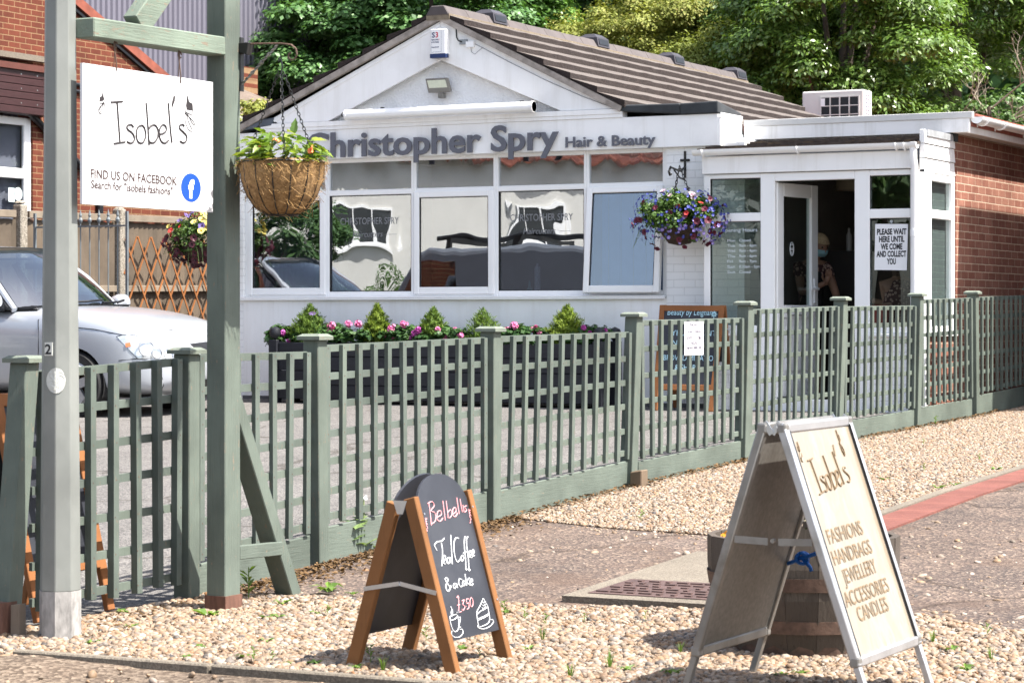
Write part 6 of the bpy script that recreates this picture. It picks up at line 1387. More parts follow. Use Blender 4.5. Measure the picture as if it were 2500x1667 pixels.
mb = MB(); mb.hexa([L2(-.72, -.78, 1.02), L2(-.40, -.5, 1.05), L2(-.40, .5, 1.05), L2(-.72, .78, 1.02), L2(-.72, -.78, 1.05), L2(-.36, -.5, 1.078), L2(-.36, .5, 1.078), L2(-.72, .78, 1.05)]); mb.build('cowl', BLK, car)
RIM = plain('silver_alloy', (.50, .51, .53), .35, .08, metal=.6)
for xw in (0, -2.65):
    for s_ in (-1, 1):
        yc = OY + s_*.785; mb = MB()
        pr = [(.205, -.09), (.30, -.10), (.316, -.07), (.318, 0), (.316, .07), (.30, .10), (.205, .09)]
        mb.lathe(pr, (OX+xw, yc, OZ+.315), 40, 'y', capb=False, capt=False); wh = mb.build('wheel', MT['rubber'], car, smooth=True)
        mb = MB(); o_ = yc + s_*.085
        mb.lathe([(.212, -.08), (.212, .0), (.222, .006)], (OX+xw, yc + s_*.08 if s_ > 0 else yc - .08, OZ+.315), 36, 'y', capb=False, capt=False)
        for k in range(5):
            a = k*2*math.pi/5 + .3; u = Vector((math.cos(a), 0, math.sin(a))); w2 = Vector((-math.sin(a), 0, math.cos(a))); c0 = Vector((OX+xw, o_, OZ+.315))
            mb.hexa([c0+u*.03-w2*.04, c0+u*.212-w2*.045, c0+u*.212-w2*.045-Vector((0, s_*.05, 0)), c0+u*.03-w2*.04-Vector((0, s_*.03, 0)), c0+u*.03+w2*.04, c0+u*.212+w2*.045, c0+u*.212+w2*.045-Vector((0, s_*.05, 0)), c0+u*.03+w2*.04-Vector((0, s_*.03, 0))])
        mb.tube([(OX+xw, o_ - s_*.03, OZ+.315), (OX+xw, o_+s_*.004, OZ+.315)], .06, 18)
        mb.tube([(OX+xw + .218*math.cos(a), o_, OZ+.315+.218*math.sin(a)) for a in np.linspace(0, 2*math.pi, 40, endpoint=False)], .010, 6, closed=True)
        mb.build('rim', RIM, wh, smooth=True)
        mb = MB(); mb.tube([(OX+xw, yc - s_*.02, OZ+.315), (OX+xw, yc - s_*.01, OZ+.315)], .19, 24); mb.build('brake_disc', MT['rust'], wh)
        mb = MB()
        al_ = np.linspace(-.35, math.pi+.35, 24)
        mb.add([(OX+xw + .343*math.cos(a), OY + s_*yy, OZ+.325+.343*math.sin(a)) for a in al_ for yy in (.50, .86)], [(2*i, 2*i+2, 2*i+3, 2*i+1) for i in range(23)])
        mb.build('arch_liner', MT['rubber'], car)
mb = MB(); mb.box(OX-3.2, OX+.6, OY-.5, OY+.5, OZ+.2, OZ+.45); mb.build('underbody', MT['rubber'], car)
# ------------------------------------------------------------ plants
def unit(a): return a / np.maximum(np.linalg.norm(a, axis=1, keepdims=True), 1e-9)
def leaf_quads(C, Nn, D, ln, wd, fold=.15):
    "a folded rhombus per leaf: centre, normal, direction, length, width"
    Nn = unit(Nn); D = unit(D - Nn * (D * Nn).sum(1, keepdims=True)); S_ = np.cross(Nn, D)
    ln = np.asarray(ln).reshape(-1, 1) * np.ones((len(C), 1)); wd = np.asarray(wd).reshape(-1, 1) * np.ones((len(C), 1))
    V = np.stack([C - D*ln*.5, C + S_*wd*.5 + Nn*wd*fold, C + D*ln*.5, C - S_*wd*.5 + Nn*wd*fold], 1).reshape(-1, 3)
    F_ = np.arange(len(C)*4).reshape(-1, 4); return V, F_
def sph(r, n): return unit(r.normal(size=(n, 3)))
def crown(r, cen, rad, nclump, cr, n, size, up=.5, flat=.75, shell=.74, asp=.6, droop=0.0, jit=.55, low=-.75):
    "leaves on the outside of many overlapping clumps spread through the crown"
    d = sph(r, nclump*2); d = d[d[:, 2] > low][:nclump]; k = r.uniform(.35, 1.0, (len(d), 1)) ** .5
    CC = np.array(cen) + d * k * np.array(rad); R_ = r.uniform(cr[0], cr[1], len(d))
    w = R_**2; idx = r.choice(len(d), n, p=w/w.sum()); o = sph(r, n); o[:, 2] = np.where(o[:, 2] < -.25, -o[:, 2]*.6, o[:, 2])
    rr = (shell + (1-shell)*r.uniform(-1.6, 1.15, (n, 1))); P = CC[idx] + o*rr*R_[idx][:, None]*np.array([1, 1, flat])
    Nn = o*.8 + np.array([0, 0, up]) + r.normal(size=(n, 3))*jit*.6
    D = o*.8 + r.normal(size=(n, 3))*.7 - np.array([0, 0, droop]); s_ = size*r.uniform(.65, 1.25, n)
    return leaf_quads(P, Nn, D, s_, s_*asp), CC, R_
BARK = plain('grey_brown_bark', (.085, .065, .05), .95, .35, 12, (1, 1, .2), bump=.8, bs=30, bd=.03)
def tree(name, label, px, d, cz, rad, nclump, cr, n, size, m, seed, group='trees on the bank behind the salon', limbs=7, **kw):
    r = np.random.RandomState(seed); b = qD(px, HOR, d); gz_ = g(b[1])
    t = thing(name, label, 'tree' if 'tree' in name or 'willow' in name or 'sycamore' in name or 'hawthorn' in name else 'shrub', (b[0], b[1], gz_), group)
    (V, F_), CC, R_ = crown(r, (b[0], b[1], cz), rad, nclump, cr, n, size, **kw)
    np_mesh('crown', V, F_, m, t)
    mb = MB(); h = cz - gz_; tr = .05 * (rad[0] + 1)
    mb.tube([(b[0], b[1], gz_-.3), (b[0]+.05, b[1], gz_+h*.35), (b[0]-.04, b[1]+.05, gz_+h*.8), (b[0], b[1], cz+rad[2]*.4)], [tr*1.3, tr, tr*.75, tr*.25], 10)
    for i in r.choice(len(CC), min(limbs, len(CC)), replace=False):
        q = CC[i]; s0 = np.array([b[0], b[1], gz_+h*r.uniform(.35, .9)]); mid = (s0+q)/2 + np.array([0, 0, .15])
        mb.tube([s0, mid, q], [tr*.5, tr*.32, tr*.12], 6)
    mb.build('trunk', BARK, t, smooth=True); return t
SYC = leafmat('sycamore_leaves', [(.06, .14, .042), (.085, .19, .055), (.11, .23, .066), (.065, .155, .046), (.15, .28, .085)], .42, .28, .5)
SYC2 = leafmat('lit_sycamore_leaves', [(.09, .20, .042), (.13, .26, .055), (.17, .31, .068), (.10, .22, .048)], .42, .32, .5)  # paler copy of the sycamore greens: sunlight put into the leaf colour
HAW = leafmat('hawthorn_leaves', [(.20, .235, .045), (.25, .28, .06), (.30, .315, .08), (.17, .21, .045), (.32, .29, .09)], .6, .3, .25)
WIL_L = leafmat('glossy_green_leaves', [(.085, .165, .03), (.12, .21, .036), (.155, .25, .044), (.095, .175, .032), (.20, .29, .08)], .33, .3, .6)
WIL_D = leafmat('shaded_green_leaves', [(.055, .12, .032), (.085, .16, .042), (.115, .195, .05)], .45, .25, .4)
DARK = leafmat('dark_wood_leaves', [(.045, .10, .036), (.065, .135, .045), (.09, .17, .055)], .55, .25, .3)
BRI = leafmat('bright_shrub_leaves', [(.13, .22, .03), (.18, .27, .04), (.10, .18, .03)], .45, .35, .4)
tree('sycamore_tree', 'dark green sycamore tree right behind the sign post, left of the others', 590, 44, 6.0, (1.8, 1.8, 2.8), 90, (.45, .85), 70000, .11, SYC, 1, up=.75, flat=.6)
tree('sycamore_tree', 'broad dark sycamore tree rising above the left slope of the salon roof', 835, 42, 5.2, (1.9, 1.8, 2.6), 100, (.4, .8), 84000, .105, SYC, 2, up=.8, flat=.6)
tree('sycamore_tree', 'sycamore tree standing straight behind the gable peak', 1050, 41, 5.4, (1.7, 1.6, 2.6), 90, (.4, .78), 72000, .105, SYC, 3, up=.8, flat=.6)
tree('sycamore_tree', 'sycamore tree over the first ridge vent, leaves coloured as sunlit', 1215, 45, 7.2, (1.5, 1.5, 2.2), 75, (.4, .75), 56000, .105, SYC2, 4, up=.8, flat=.65)
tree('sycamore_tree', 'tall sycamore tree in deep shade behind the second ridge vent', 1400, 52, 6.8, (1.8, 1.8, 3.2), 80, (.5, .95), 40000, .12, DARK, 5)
tree('hawthorn_tree', 'yellow green hawthorn tree rising over the roof ridge', 1600, 40, 5.1, (1.85, 1.5, 1.6), 190, (.28, .52), 135000, .062, HAW, 6, up=.5, flat=.9, droop=.2, asp=.55)
tree('hawthorn_tree', 'lower yellow green hawthorn tree left of the air conditioner', 1790, 39, 4.7, (1.3, 1.3, 1.5), 100, (.28, .5), 70000, .062, leafmat('olive_hawthorn_leaves', [(.17, .21, .042), (.21, .255, .055), (.25, .285, .07)], .6, .3, .25), 7, up=.5, flat=.9, droop=.2, asp=.55)
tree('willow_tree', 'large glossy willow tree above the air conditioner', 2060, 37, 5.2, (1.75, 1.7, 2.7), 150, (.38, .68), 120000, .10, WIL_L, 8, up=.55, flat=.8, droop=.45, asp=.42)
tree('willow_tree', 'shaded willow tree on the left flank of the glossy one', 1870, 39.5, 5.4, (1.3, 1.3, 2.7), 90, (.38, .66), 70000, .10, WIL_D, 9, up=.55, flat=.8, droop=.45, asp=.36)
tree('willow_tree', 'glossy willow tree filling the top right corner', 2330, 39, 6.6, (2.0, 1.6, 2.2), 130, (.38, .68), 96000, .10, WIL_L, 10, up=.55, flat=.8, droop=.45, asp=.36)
tree('ivy_shrub', 'ivy covered shrub with dark leaves above the right gutter', 2420, 36.5, 3.7, (.8, .8, .8), 45, (.22, .4), 14000, .08, WIL_D, 11, 'shrubs behind the brick extension', limbs=3)
tree('bright_shrub', 'bright yellow green shrub peeping over the right gutter', 2475, 33.5, 3.35, (.6, .7, .42), 24, (.15, .3), 6000, .075, BRI, 12, 'shrubs behind the brick extension', limbs=3)
tree('weedy_shrub', 'small yellowish shrub between the far bungalow and the salon eave', 640, 33, 3.85, (.55, .6, .35), 22, (.12, .25), 3500, .06, HAW, 13, 'shrubs behind the brick extension', limbs=3)
# bare dead branches in the dark gap on the right
r = np.random.RandomState(4); b0 = qD(2430, 300, 35.8)
dead = thing('dead_tree', 'bare dead tree with pale tangled twigs above the right gutter', 'tree', (b0[0], b0[1], g(b0[1])), 'trees on the bank behind the salon')
mb = MB(); mb.tube([(b0[0], b0[1], g(b0[1])), (b0[0], b0[1], 3.6), (b0[0]-.1, b0[1], 4.4)], [.08, .05, .03], 8); mb.build('trunk', BARK, dead, smooth=True)
mb = MB()
def twig(p, d, l, rad, lev):
    q = p + d*l; m = (p+q)/2 + r.normal(size=3)*l*.06; mb.tube([p, m, q], [rad, rad*.8, rad*.5], 5)
    if lev:
        for _ in range(3):
            nd = d + r.normal(size=3)*.65; nd /= np.linalg.norm(nd); t_ = r.uniform(.35, 1); twig(p + (q-p)*t_, nd, l*r.uniform(.45, .75), rad*.55, lev-1)
for k in range(8):
    a = r.uniform(0, 6.28); d0 = np.array([math.cos(a)*.9, math.sin(a)*.5, r.uniform(.2, 1.0)]); d0 /= np.linalg.norm(d0)
    twig(np.array([b0[0]-.05, b0[1], r.uniform(3.5, 4.4)]), d0, r.uniform(.5, .8), .016, 3)
mb.build('twigs', plain('pale_dead_wood', (.26, .22, .17), .9, .2), dead)
# the wood beyond and the bank it stands on
r = np.random.RandomState(21); n = 52000
a = r.uniform(-.30, .30, n); dd = r.uniform(50, 58, n); z = r.uniform(0, 1, n)
cl = np.sin(a*55 + 1)*.5 + np.sin(a*131)*.3
P = np.outer(dd, _f) + np.outer(dd*a, _r); P[:, 2] = 2 + 13*z; P += unit(r.normal(size=(n, 3)))*.4
P -= np.outer(cl*1.5*(.5+.5*np.sin(z*17+a*30)), _f)
(V, F_) = leaf_quads(P, r.normal(size=(n, 3)) + np.array([0, -.5, .8]), r.normal(size=(n, 3)), r.uniform(.25, .5, n), r.uniform(.18, .34, n))
tag(np_mesh('woodland', V, F_, DARK, loc=(-27, 47, 2)), 'dark mass of woodland closing the view above the trees', 'woodland', None, 'stuff')
mb = MB(); pts = []
for i in range(41):
    an = -.6 + 1.2*i/40
    for (dst, zz) in ((52, 1.0), (60, 3), (75, 14), (95, 26)):
        p = dst*_f + dst*an*_r; pts.append((p[0], p[1], zz + 1.2*math.sin(an*19+dst)))
mb.add(pts, [(i*4+j, (i+1)*4+j, (i+1)*4+j+1, i*4+j+1) for i in range(40) for j in range(3)])
mb.build('hillside', plain('dark_wooded_hillside', (.022, .04, .018), .95, .4, .8, bump=.8, bs=1.2, bd=.6), smooth=True)['kind'] = 'structure'

# ------------------------------------------------------------ hanging baskets
CHAIN = MT['blackiron']
def chain(mb, a, b, pitch=.017, r_=.0028):
    a = Vector(a); b = Vector(b); d = (b-a); n = max(3, int(d.length/pitch)); d.normalize(); s1 = d.orthogonal().normalized(); s2 = d.cross(s1)
    for k in range(n):
        c = a + (b-a)*((k+.5)/n); s_ = s1 if k % 2 else s2
        mb.tube([c + d*(pitch*.72*math.cos(t)) + s_*(pitch*.36*math.sin(t)) for t in np.linspace(0, 2*math.pi, 7, endpoint=False)], r_*.7, 4, closed=True)
def petunia(mb, c, nrm, R, rr):
    c = Vector(c); n = Vector(nrm).normalized(); s1 = n.orthogonal().normalized(); s2 = n.cross(s1); k = 10; vs = [c - n*R*.35]
    for i in range(k):
        a = 2*math.pi*i/k; q = R*(1.0 if i % 2 == 0 else .86); vs.append(c + (s1*math.cos(a) + s2*math.sin(a))*q*.35 - n*R*.05)
    for i in range(k):
        a = 2*math.pi*i/k + rr.uniform(-.1, .1); q = R*(1.0 if i % 2 == 0 else .84)*rr.uniform(.9, 1.08); vs.append(c + (s1*math.cos(a) + s2*math.sin(a))*q + n*R*rr.uniform(.0, .22))
    mb.cur = 1; mb.add(vs[:1+k], [(0, 1+i, 1+(i+1) % k) for i in range(k)]); mb.cur = 0
    mb.add(vs[1:], [(i, (i+1) % k, k+(i+1) % k, k+i) for i in range(k)])
LEAFB = leafmat('basket_leaves', [(.05, .11, .02), (.08, .155, .03), (.12, .20, .04), (.06, .125, .03)], .45, .3, .4)
LEAFD = leafmat('dark_basket_leaves', [(.035, .08, .02), (.055, .11, .025), (.085, .15, .03), (.13, .19, .05)], .5, .3, .35)
# 1: coir basket on the sign post
bx, by, bzr = -5.868, 8.99, 1.975
b1 = thing('coir_basket', 'coir lined wire hanging basket with orange begonias beside the green sign post', 'hanging basket', (bx, by, 1.74))
def coir_mat():
    m, nt, N, L, P = nmat('coir_liner'); v = pos_vec(N, L); n1 = noise(N, L, v, 45, 6, .75)
    c = ramp(N, L, n1, [(.3, (.10, .052, .02)), (.5, (.25, .145, .056)), (.7, (.37, .23, .10))]); L.new(c, P.inputs['Base Color']); P.inputs['Roughness'].default_value = .95
    bumpn(N, L, n1, 1.0, .012, P); return m
prof = [(0.0, -.23), (.066, -.228), (.112, -.2), (.15, -.145), (.174, -.078), (.183, 0), (.176, .012), (.155, -.02)]
mb = MB(); nr = random.Random(2)
NS = 44; vs = []
for rr_, zz in prof:
    for k in range(NS):
        a = 2*math.pi*k/NS; bulge = 1 + (.035*abs(math.sin(a*7)) + nr.uniform(-.012, .012)) * (1 if rr_ > .1 else .3); vs.append((bx + rr_*bulge*math.cos(a), by + rr_*bulge*math.sin(a), bzr + zz + nr.uniform(-.003, .003)))
mb.add(vs, [(i*NS+k, i*NS+(k+1) % NS, (i+1)*NS+(k+1) % NS, (i+1)*NS+k) for i in range(len(prof)-1) for k in range(NS)]); mb.build('coir_liner', coir_mat(), b1, smooth='all')
mb = MB(); fr = random.Random(9)
for k in range(620):
    a = fr.uniform(0, 6.28); t = fr.uniform(0, 1); zz = -.235*t**1.6; rr_ = .187*math.sqrt(max(0, 1-(t**1.6)**2*.9)) + .006
    p = Vector((bx + rr_*math.cos(a), by + rr_*math.sin(a), bzr + zz)); o = Vector((math.cos(a), math.sin(a), fr.uniform(-.6, .5))); tg = Vector((-math.sin(a), math.cos(a), fr.uniform(-1, 1)))
    l = fr.uniform(.01, .035); mb.tube([p - o*.004, p + o*l*.35 + tg*l*.6, p + o*l*fr.uniform(.2, .9) + tg*l*1.2 + Vector((0, 0, fr.uniform(-.02, .01)))], .0009, 3, cap=False)
mb.build('coir_fibres', plain('loose_coir_fibre', (.30, .18, .07), .9, .3, 40), b1)
mb = MB(); WR0 = 14
for k in range(WR0):
    a = 2*math.pi*k/WR0 + .12; mb.tube([(bx + (rr_+.004)*math.cos(a), by + (rr_+.004)*math.sin(a), bzr+zz) for rr_, zz in prof[1:6]], .0028, 5)
for rr_, zz in ((.189, .002), (.071, -.231)): mb.tube([(bx + rr_*math.cos(a), by + rr_*math.sin(a), bzr+zz) for a in np.linspace(0, 2*math.pi, 40, endpoint=False)], .0036, 5, closed=True)
mb.build('wire_frame', CHAIN, b1)
hk = (bx - .005, by, 2.43)
for k in range(3):
    a = 2*math.pi*k/3 + math.radians(-62+8); mb = MB(); chain(mb, (hk[0] + .012*math.cos(a), hk[1] + .012*math.sin(a), hk[2]-.05), (bx + .183*math.cos(a), by + .183*math.sin(a), bzr+.004)); mb.build('chain', CHAIN, b1)
mb = MB(); mb.tube([(hk[0], hk[1], hk[2]-.055), (hk[0]+.008, hk[1], hk[2]-.03), (hk[0], hk[1], hk[2]), (hk[0]-.012, hk[1], hk[2]+.01), (hk[0]-.014, hk[1], hk[2]-.005)], .0035, 6); mb.build('hook', CHAIN, b1)
bgn = thing('begonia', 'orange begonias with pointed glossy leaves filling the coir basket', 'plant', (bx, by, bzr))
r = np.random.RandomState(31); mb = MB()
for k in range(260):
    a = r.uniform(0, 6.28); rad = .19*math.sqrt(r.uniform(0.02, 1)); base = Vector((bx + rad*.78*math.cos(a), by + rad*.78*math.sin(a), bzr-.02)); out = Vector((math.cos(a), math.sin(a), 0))
    tip = base + out*r.uniform(.0, .04) + Vector((0, 0, r.uniform(.015, .15)*(1.25 - rad/.30)))
    d = (out*r.uniform(.4, 1) + Vector((r.normal()*.4, r.normal()*.4, r.uniform(-.35, .35)))).normalized(); s_ = d.cross(Vector((0, 0, 1))).normalized(); up_ = s_.cross(d)
    up_ = (up_ + s_*r.normal()*.35).normalized(); s_ = d.cross(up_); L_ = r.uniform(.042, .078); w_ = L_*.58
    prof_l = [(0, .0, 0), (.12, .42, .05), (.35, .5, .03), (.5, .36, .0), (.62, .40, -.02), (.8, .18, -.06), (1, 0, -.12)]
    vs = [tip + d*L_*t + up_*L_*h for t, w0, h in prof_l] + [tip + d*L_*t + s_*w_*w0 + up_*L_*(h + .09*w0*2) for t, w0, h in prof_l] + [tip + d*L_*t - s_*w_*w0 + up_*L_*(h + .09*w0*2) for t, w0, h in prof_l]
    n7 = 7; mb.add(vs, [(i, i+1, n7+i+1, n7+i) for i in range(6)] + [(i+1, i, 2*n7+i, 2*n7+i+1) for i in range(6)])
BEG = leafmat('begonia_leaves', [(.07, .15, .025), (.13, .22, .03), (.21, .29, .03), (.06, .12, .03), (.28, .34, .05), (.11, .19, .05)], .35, .35, .55)
mb.build('leaves', BEG, bgn)
mb = MB(); fr = random.Random(5)
for (px, py) in ((673, 346), (759, 364), (641, 366)):
    p = Vector(qY(px, py, by - .07)); 
    for k in range(6): petunia(mb, p + Vector((fr.uniform(-.012, .012), fr.uniform(-.012, .012), fr.uniform(-.010, .010))), (fr.uniform(-1, 1), fr.uniform(-1.2, .2), fr.uniform(0, 1)), .014, fr)
mb.build('blossoms', [plain('orange_begonia_petals', (.80, .22, .08), .5, .25, 60), plain('deep_orange_centre', (.75, .14, .05), .5)], bgn)
br1 = thing('basket_bracket', 'twisted iron bracket with a scroll end on the sign post', 'bracket', (-6.085, by, 2.45))
mb = MB(); yb = by
arm = [(-6.083, yb, 2.512), (-5.95, yb, 2.507), (-5.87, yb, 2.503), (-5.82, yb, 2.495), (-5.795, yb, 2.475), (-5.79, yb, 2.45), (-5.80, yb, 2.432), (-5.82, yb, 2.428), (-5.835, yb, 2.44), (-5.832, yb, 2.455), (-5.82, yb, 2.46)]
mb.tube(arm, .0045, 6); mb.build('arm', MT['rust'], br1)
mb = MB(); a = Vector((-6.083, yb, 2.33)); b = Vector((-5.89, yb, 2.50)); n = 40
for s_ in (0, math.pi): mb.tube([a + (b-a)*(i/n) + Vector((0, .004*math.cos(i*.9+s_), .004*math.sin(i*.9+s_))) for i in range(n+1)], .004, 5)
for t in (.3, .55, .75): c_ = a + (b-a)*t; mb.tube([c_ - (b-a)*.02, c_ + (b-a)*.02], .009, 8)
mb.build('stay', plain('bare_grey_iron', (.20, .19, .18), .5, .2, 30, metal=.4), br1)
mb = MB(); mb.box(-6.085, -6.079, yb-.014, yb+.014, 2.30, 2.54); mb.build('back_plate', MT['blackiron'], br1)
mb = MB(); c = Vector(qY(606, 116, 8.99)); mb.hexa([c + Vector(q) for q in ((-.05, -.02, -.02), (.005, -.02, -.035), (.005, .02, -.035), (-.05, .02, -.02), (-.05, -.02, .02), (.016, -.02, .02), (.016, .02, .02), (-.05, .02, .02))])
tag(mb.build('post_lamp', MT['blackiron'], loc=tuple(c), bevel=.003), 'tiny dark lamp head on the right of the sign post', 'lamp')

def flower_basket(name, label, c, half, seed, cols, bowl_r, nleaf, nfl, zones, leafm, hang):
    t = thing(name, label, 'hanging basket', (c[0], c[1], c[2] - half[2])); r = np.random.RandomState(seed); fr = random.Random(seed)
    mb = MB(); mb.lathe([(.02, -bowl_r*1.15), (bowl_r*.55, -bowl_r*1.05), (bowl_r*.9, -bowl_r*.6), (bowl_r, -bowl_r*.05), (bowl_r*.96, 0), (bowl_r*.9, -.02)], (c[0], c[1], c[2]-.02), 28, capt=True); mb.build('bowl', plain(name + '_wicker', (.045, .028, .018), .9, .4, 30, bump=.8, bs=60, bd=.01), t, smooth=True)
    (V, F_), CC, R_ = crown(r, (c[0], c[1], c[2] + .02), (half[0]*.78, half[1]*.8, half[2]*.72), 46, (.06, .13), nleaf, .042, up=.4, flat=.95, asp=.5, jit=.9, low=-.95)
    np_mesh('foliage', V, F_, leafm, t)
    ns_ = 26; mb = MB()
    for k in range(ns_):
        a = r.uniform(0, 6.28); p = Vector((c[0] + half[0]*.75*math.cos(a), c[1] + half[1]*.75*math.sin(a), c[2] - r.uniform(0, .08))); q = p + Vector((math.cos(a)*r.uniform(.03, .14), math.sin(a)*r.uniform(.02, .1), -r.uniform(.05, .2))); mb.tube([p, (p+q)/2 + Vector((0, 0, .03)), q], .0022, 4)
    mb.build('trailing_stems', LEAFD, t)
    for (nm, col_, cen_, frac, zr, R0_, xr) in cols:
        mb = MB(); k = 0; tries = 0
        while k < int(nfl*frac) and tries < 4000:
            tries += 1; o = sph(r, 1)[0]
            if o[1] > .55: continue
            if not (zr[0] <= o[2] <= zr[1]) or not (xr[0] <= o[0] <= xr[1]): continue
            p = np.array(c) + np.array([0, 0, .02]) + o*np.array(half)*r.uniform(.88, 1.08)
            petunia(mb, p, o + r.normal(size=3)*.35 + np.array([0, -.3, .1]), R0_*r.uniform(.75, 1.15), fr); k += 1
        mb.build('blossoms', [plain(name + nm, col_, .55, .15, 40), plain(name + nm + '_centre', cen_, .6)], t)
    mb = MB()
    for k in range(3):
        a = 2*math.pi*k/3 + .4; chain(mb, (hang[0], hang[1], hang[2]), (c[0] + bowl_r*math.cos(a), c[1] + bowl_r*math.sin(a), c[2]), .03, .004)
    mb.build('chains', CHAIN, t); return t
c2 = (-14.78, 21.02, 2.08)
flower_basket('petunia_basket', 'hanging basket of yellow and maroon petunias at the left corner of the salon', c2, (.40, .28, .28), 41,
    [('_yellow', (.58, .50, .14), (.42, .25, .02), .26, (.3, 1), .036, (-1, 1)), ('_maroon', (.055, .006, .014), (.02, .004, .008), .5, (-1, .1), .05, (-1, 1)), ('_purple', (.12, .08, .25), (.03, .01, .08), .06, (.4, 1), .04, (-1, 1)), ('_red', (.40, .03, .02), (.3, .02, .02), .03, (0, .8), .035, (-1, 1))], .17, 5200, 110, None, LEAFD, (c2[0], c2[1], 2.78))
c3 = qY(1657, 535, 21.0)
flower_basket('lobelia_basket', 'hanging basket of blue lobelia and crimson petunias on the white brick pier', (c3[0], 21.02, c3[2]-.01), (.48, .29, .30), 43,
    [('_blue', (.022, .035, .22), (.15, .15, .4), .8, (-.7, .9), .017, (-1, 1)), ('_crimson', (.085, .004, .02), (.06, .003, .012), .14, (-.9, .8), .036, (-1, 1)), ('_lilac', (.24, .18, .50), (.5, .45, .6), .22, (-.8, .0), .018, (-.5, 1)), ('_scarlet', (.36, .015, .012), (.25, .01, .01), .018, (-.3, .5), .032, (0, .8)), ('_white', (.40, .28, .34), (.25, .05, .1), .02, (.2, .9), .034, (-.6, .6))], .19, 11000, 260, None, LEAFB, (c3[0]+.0, 21.02, 2.72))
mb = MB(); ib = thing('wall_bracket', 'black wrought iron basket bracket on the white brick pier', 'bracket', (BRX, YB, 2.75))
A = qY(1671, 369, YB-.02); B = qY(1671, 414, YB-.02); yy = YB-.012
mb.box(A[0]-.012, A[0]+.012, yy, yy+.009, B[2]-.08, A[2]); mb.box(A[0]-.05, A[0]+.05, yy-.002, yy+.009, (A[2]+B[2])/2-.012, (A[2]+B[2])/2+.012); mb.build('back_plate', MT['blackiron'], ib, bevel=.003)
mb = MB(); zc = B[2]-.04; mb.tube([(A[0], yy, zc+.06), (A[0], yy-.10, zc+.02), (A[0]-.0, yy-.22, zc+.03), (A[0]-.0, yy-.34, zc+.045), (A[0]-.01, 21.02, zc+.03), (A[0]-.012, 21.0, zc), (A[0]-.01, 21.02, zc-.03), (A[0]-.01, 21.05, zc-.02)], .011, 8); mb.tube([(A[0], yy, zc-.06), (A[0], yy-.12, zc-.045), (A[0], yy-.25, zc+.02)], .008, 6); mb.build('hook_arm', MT['blackiron'], ib, smooth=True)
ib2 = thing('wall_bracket', 'black iron basket bracket on the left corner of the salon', 'bracket', (-14.6, YB, 2.78))
mb = MB(); mb.tube([(-14.58, YB, 2.80), (-14.65, 21.2, 2.82), (c2[0], c2[1], 2.80), (c2[0], c2[1]-.02, 2.77)], .011, 8); mb.box(-14.6, -14.57, YB-.01, YB-.002, 2.6, 2.85); mb.build('hook_arm', MT['blackiron'], ib2)

# ------------------------------------------------------------ black trough planter under the window, conifers and geraniums in it
cz = g(21) + .035
tp = thing('trough_planter', 'long black wooden trough planter with ball topped corner posts under the salon window', 'planter', (-12.0, 20.98, cz))
TXL, TXR, TYF, TYB, TZT = -13.66, -9.98, 20.78, 21.18, 1.035
BLW = plain('black_stained_timber', (.012, .013, .018), .5, .25, 8, (.5, 6, 6), bump=.15, bs=40)
mb = MB(); nb = 4
for k in range(nb):
    z0 = cz + .04 + (TZT - cz - .04)*k/nb; z1 = cz + .04 + (TZT - cz - .04)*(k+1)/nb - .006
    mb.box(TXL+.05, TXR-.05, TYF, TYF+.03, z0, z1); mb.box(TXL+.02, TXL+.05, TYF+.04, TYB-.02, z0, z1); mb.box(TXR-.05, TXR-.02, TYF+.04, TYB-.02, z0, z1); mb.box(TXL+.05, TXR-.05, TYB-.03, TYB, z0, z1)
mb.build('boards', BLW, tp, bevel=.004)
for x in (TXL, TXR):
    for y in (TYF+.02, TYB-.03):
        mb = MB(); mb.box(x-.05, x+.05, y-.05, y+.05, cz-.02, TZT+.02); ps = mb.build('corner_post', BLW, tp, bevel=.005)
        mb = MB(); mb.lathe([(.025, 0), (.03, .015), (.05, .035), (.062, .075), (.05, .115), (.0, .14)], (x, y, TZT+.02), 18); mb.build('ball_finial', BLW, ps, smooth=True)
mb = MB(); mb.box(TXL+.05, TXR-.05, TYF+.03, TYB-.03, TZT-.12, TZT-.05); mb.build('soil', plain('trough_soil', (.03, .02, .014), .95, .3, 40), tp)
CON = leafmat('conifer_sprays', [(.14, .20, .022), (.19, .26, .03), (.10, .16, .025), (.24, .31, .04)], .6, .25, .2)
CON2 = leafmat('darker_conifer_sprays', [(.075, .14, .026), (.11, .18, .032), (.15, .225, .036)], .6, .25, .2)
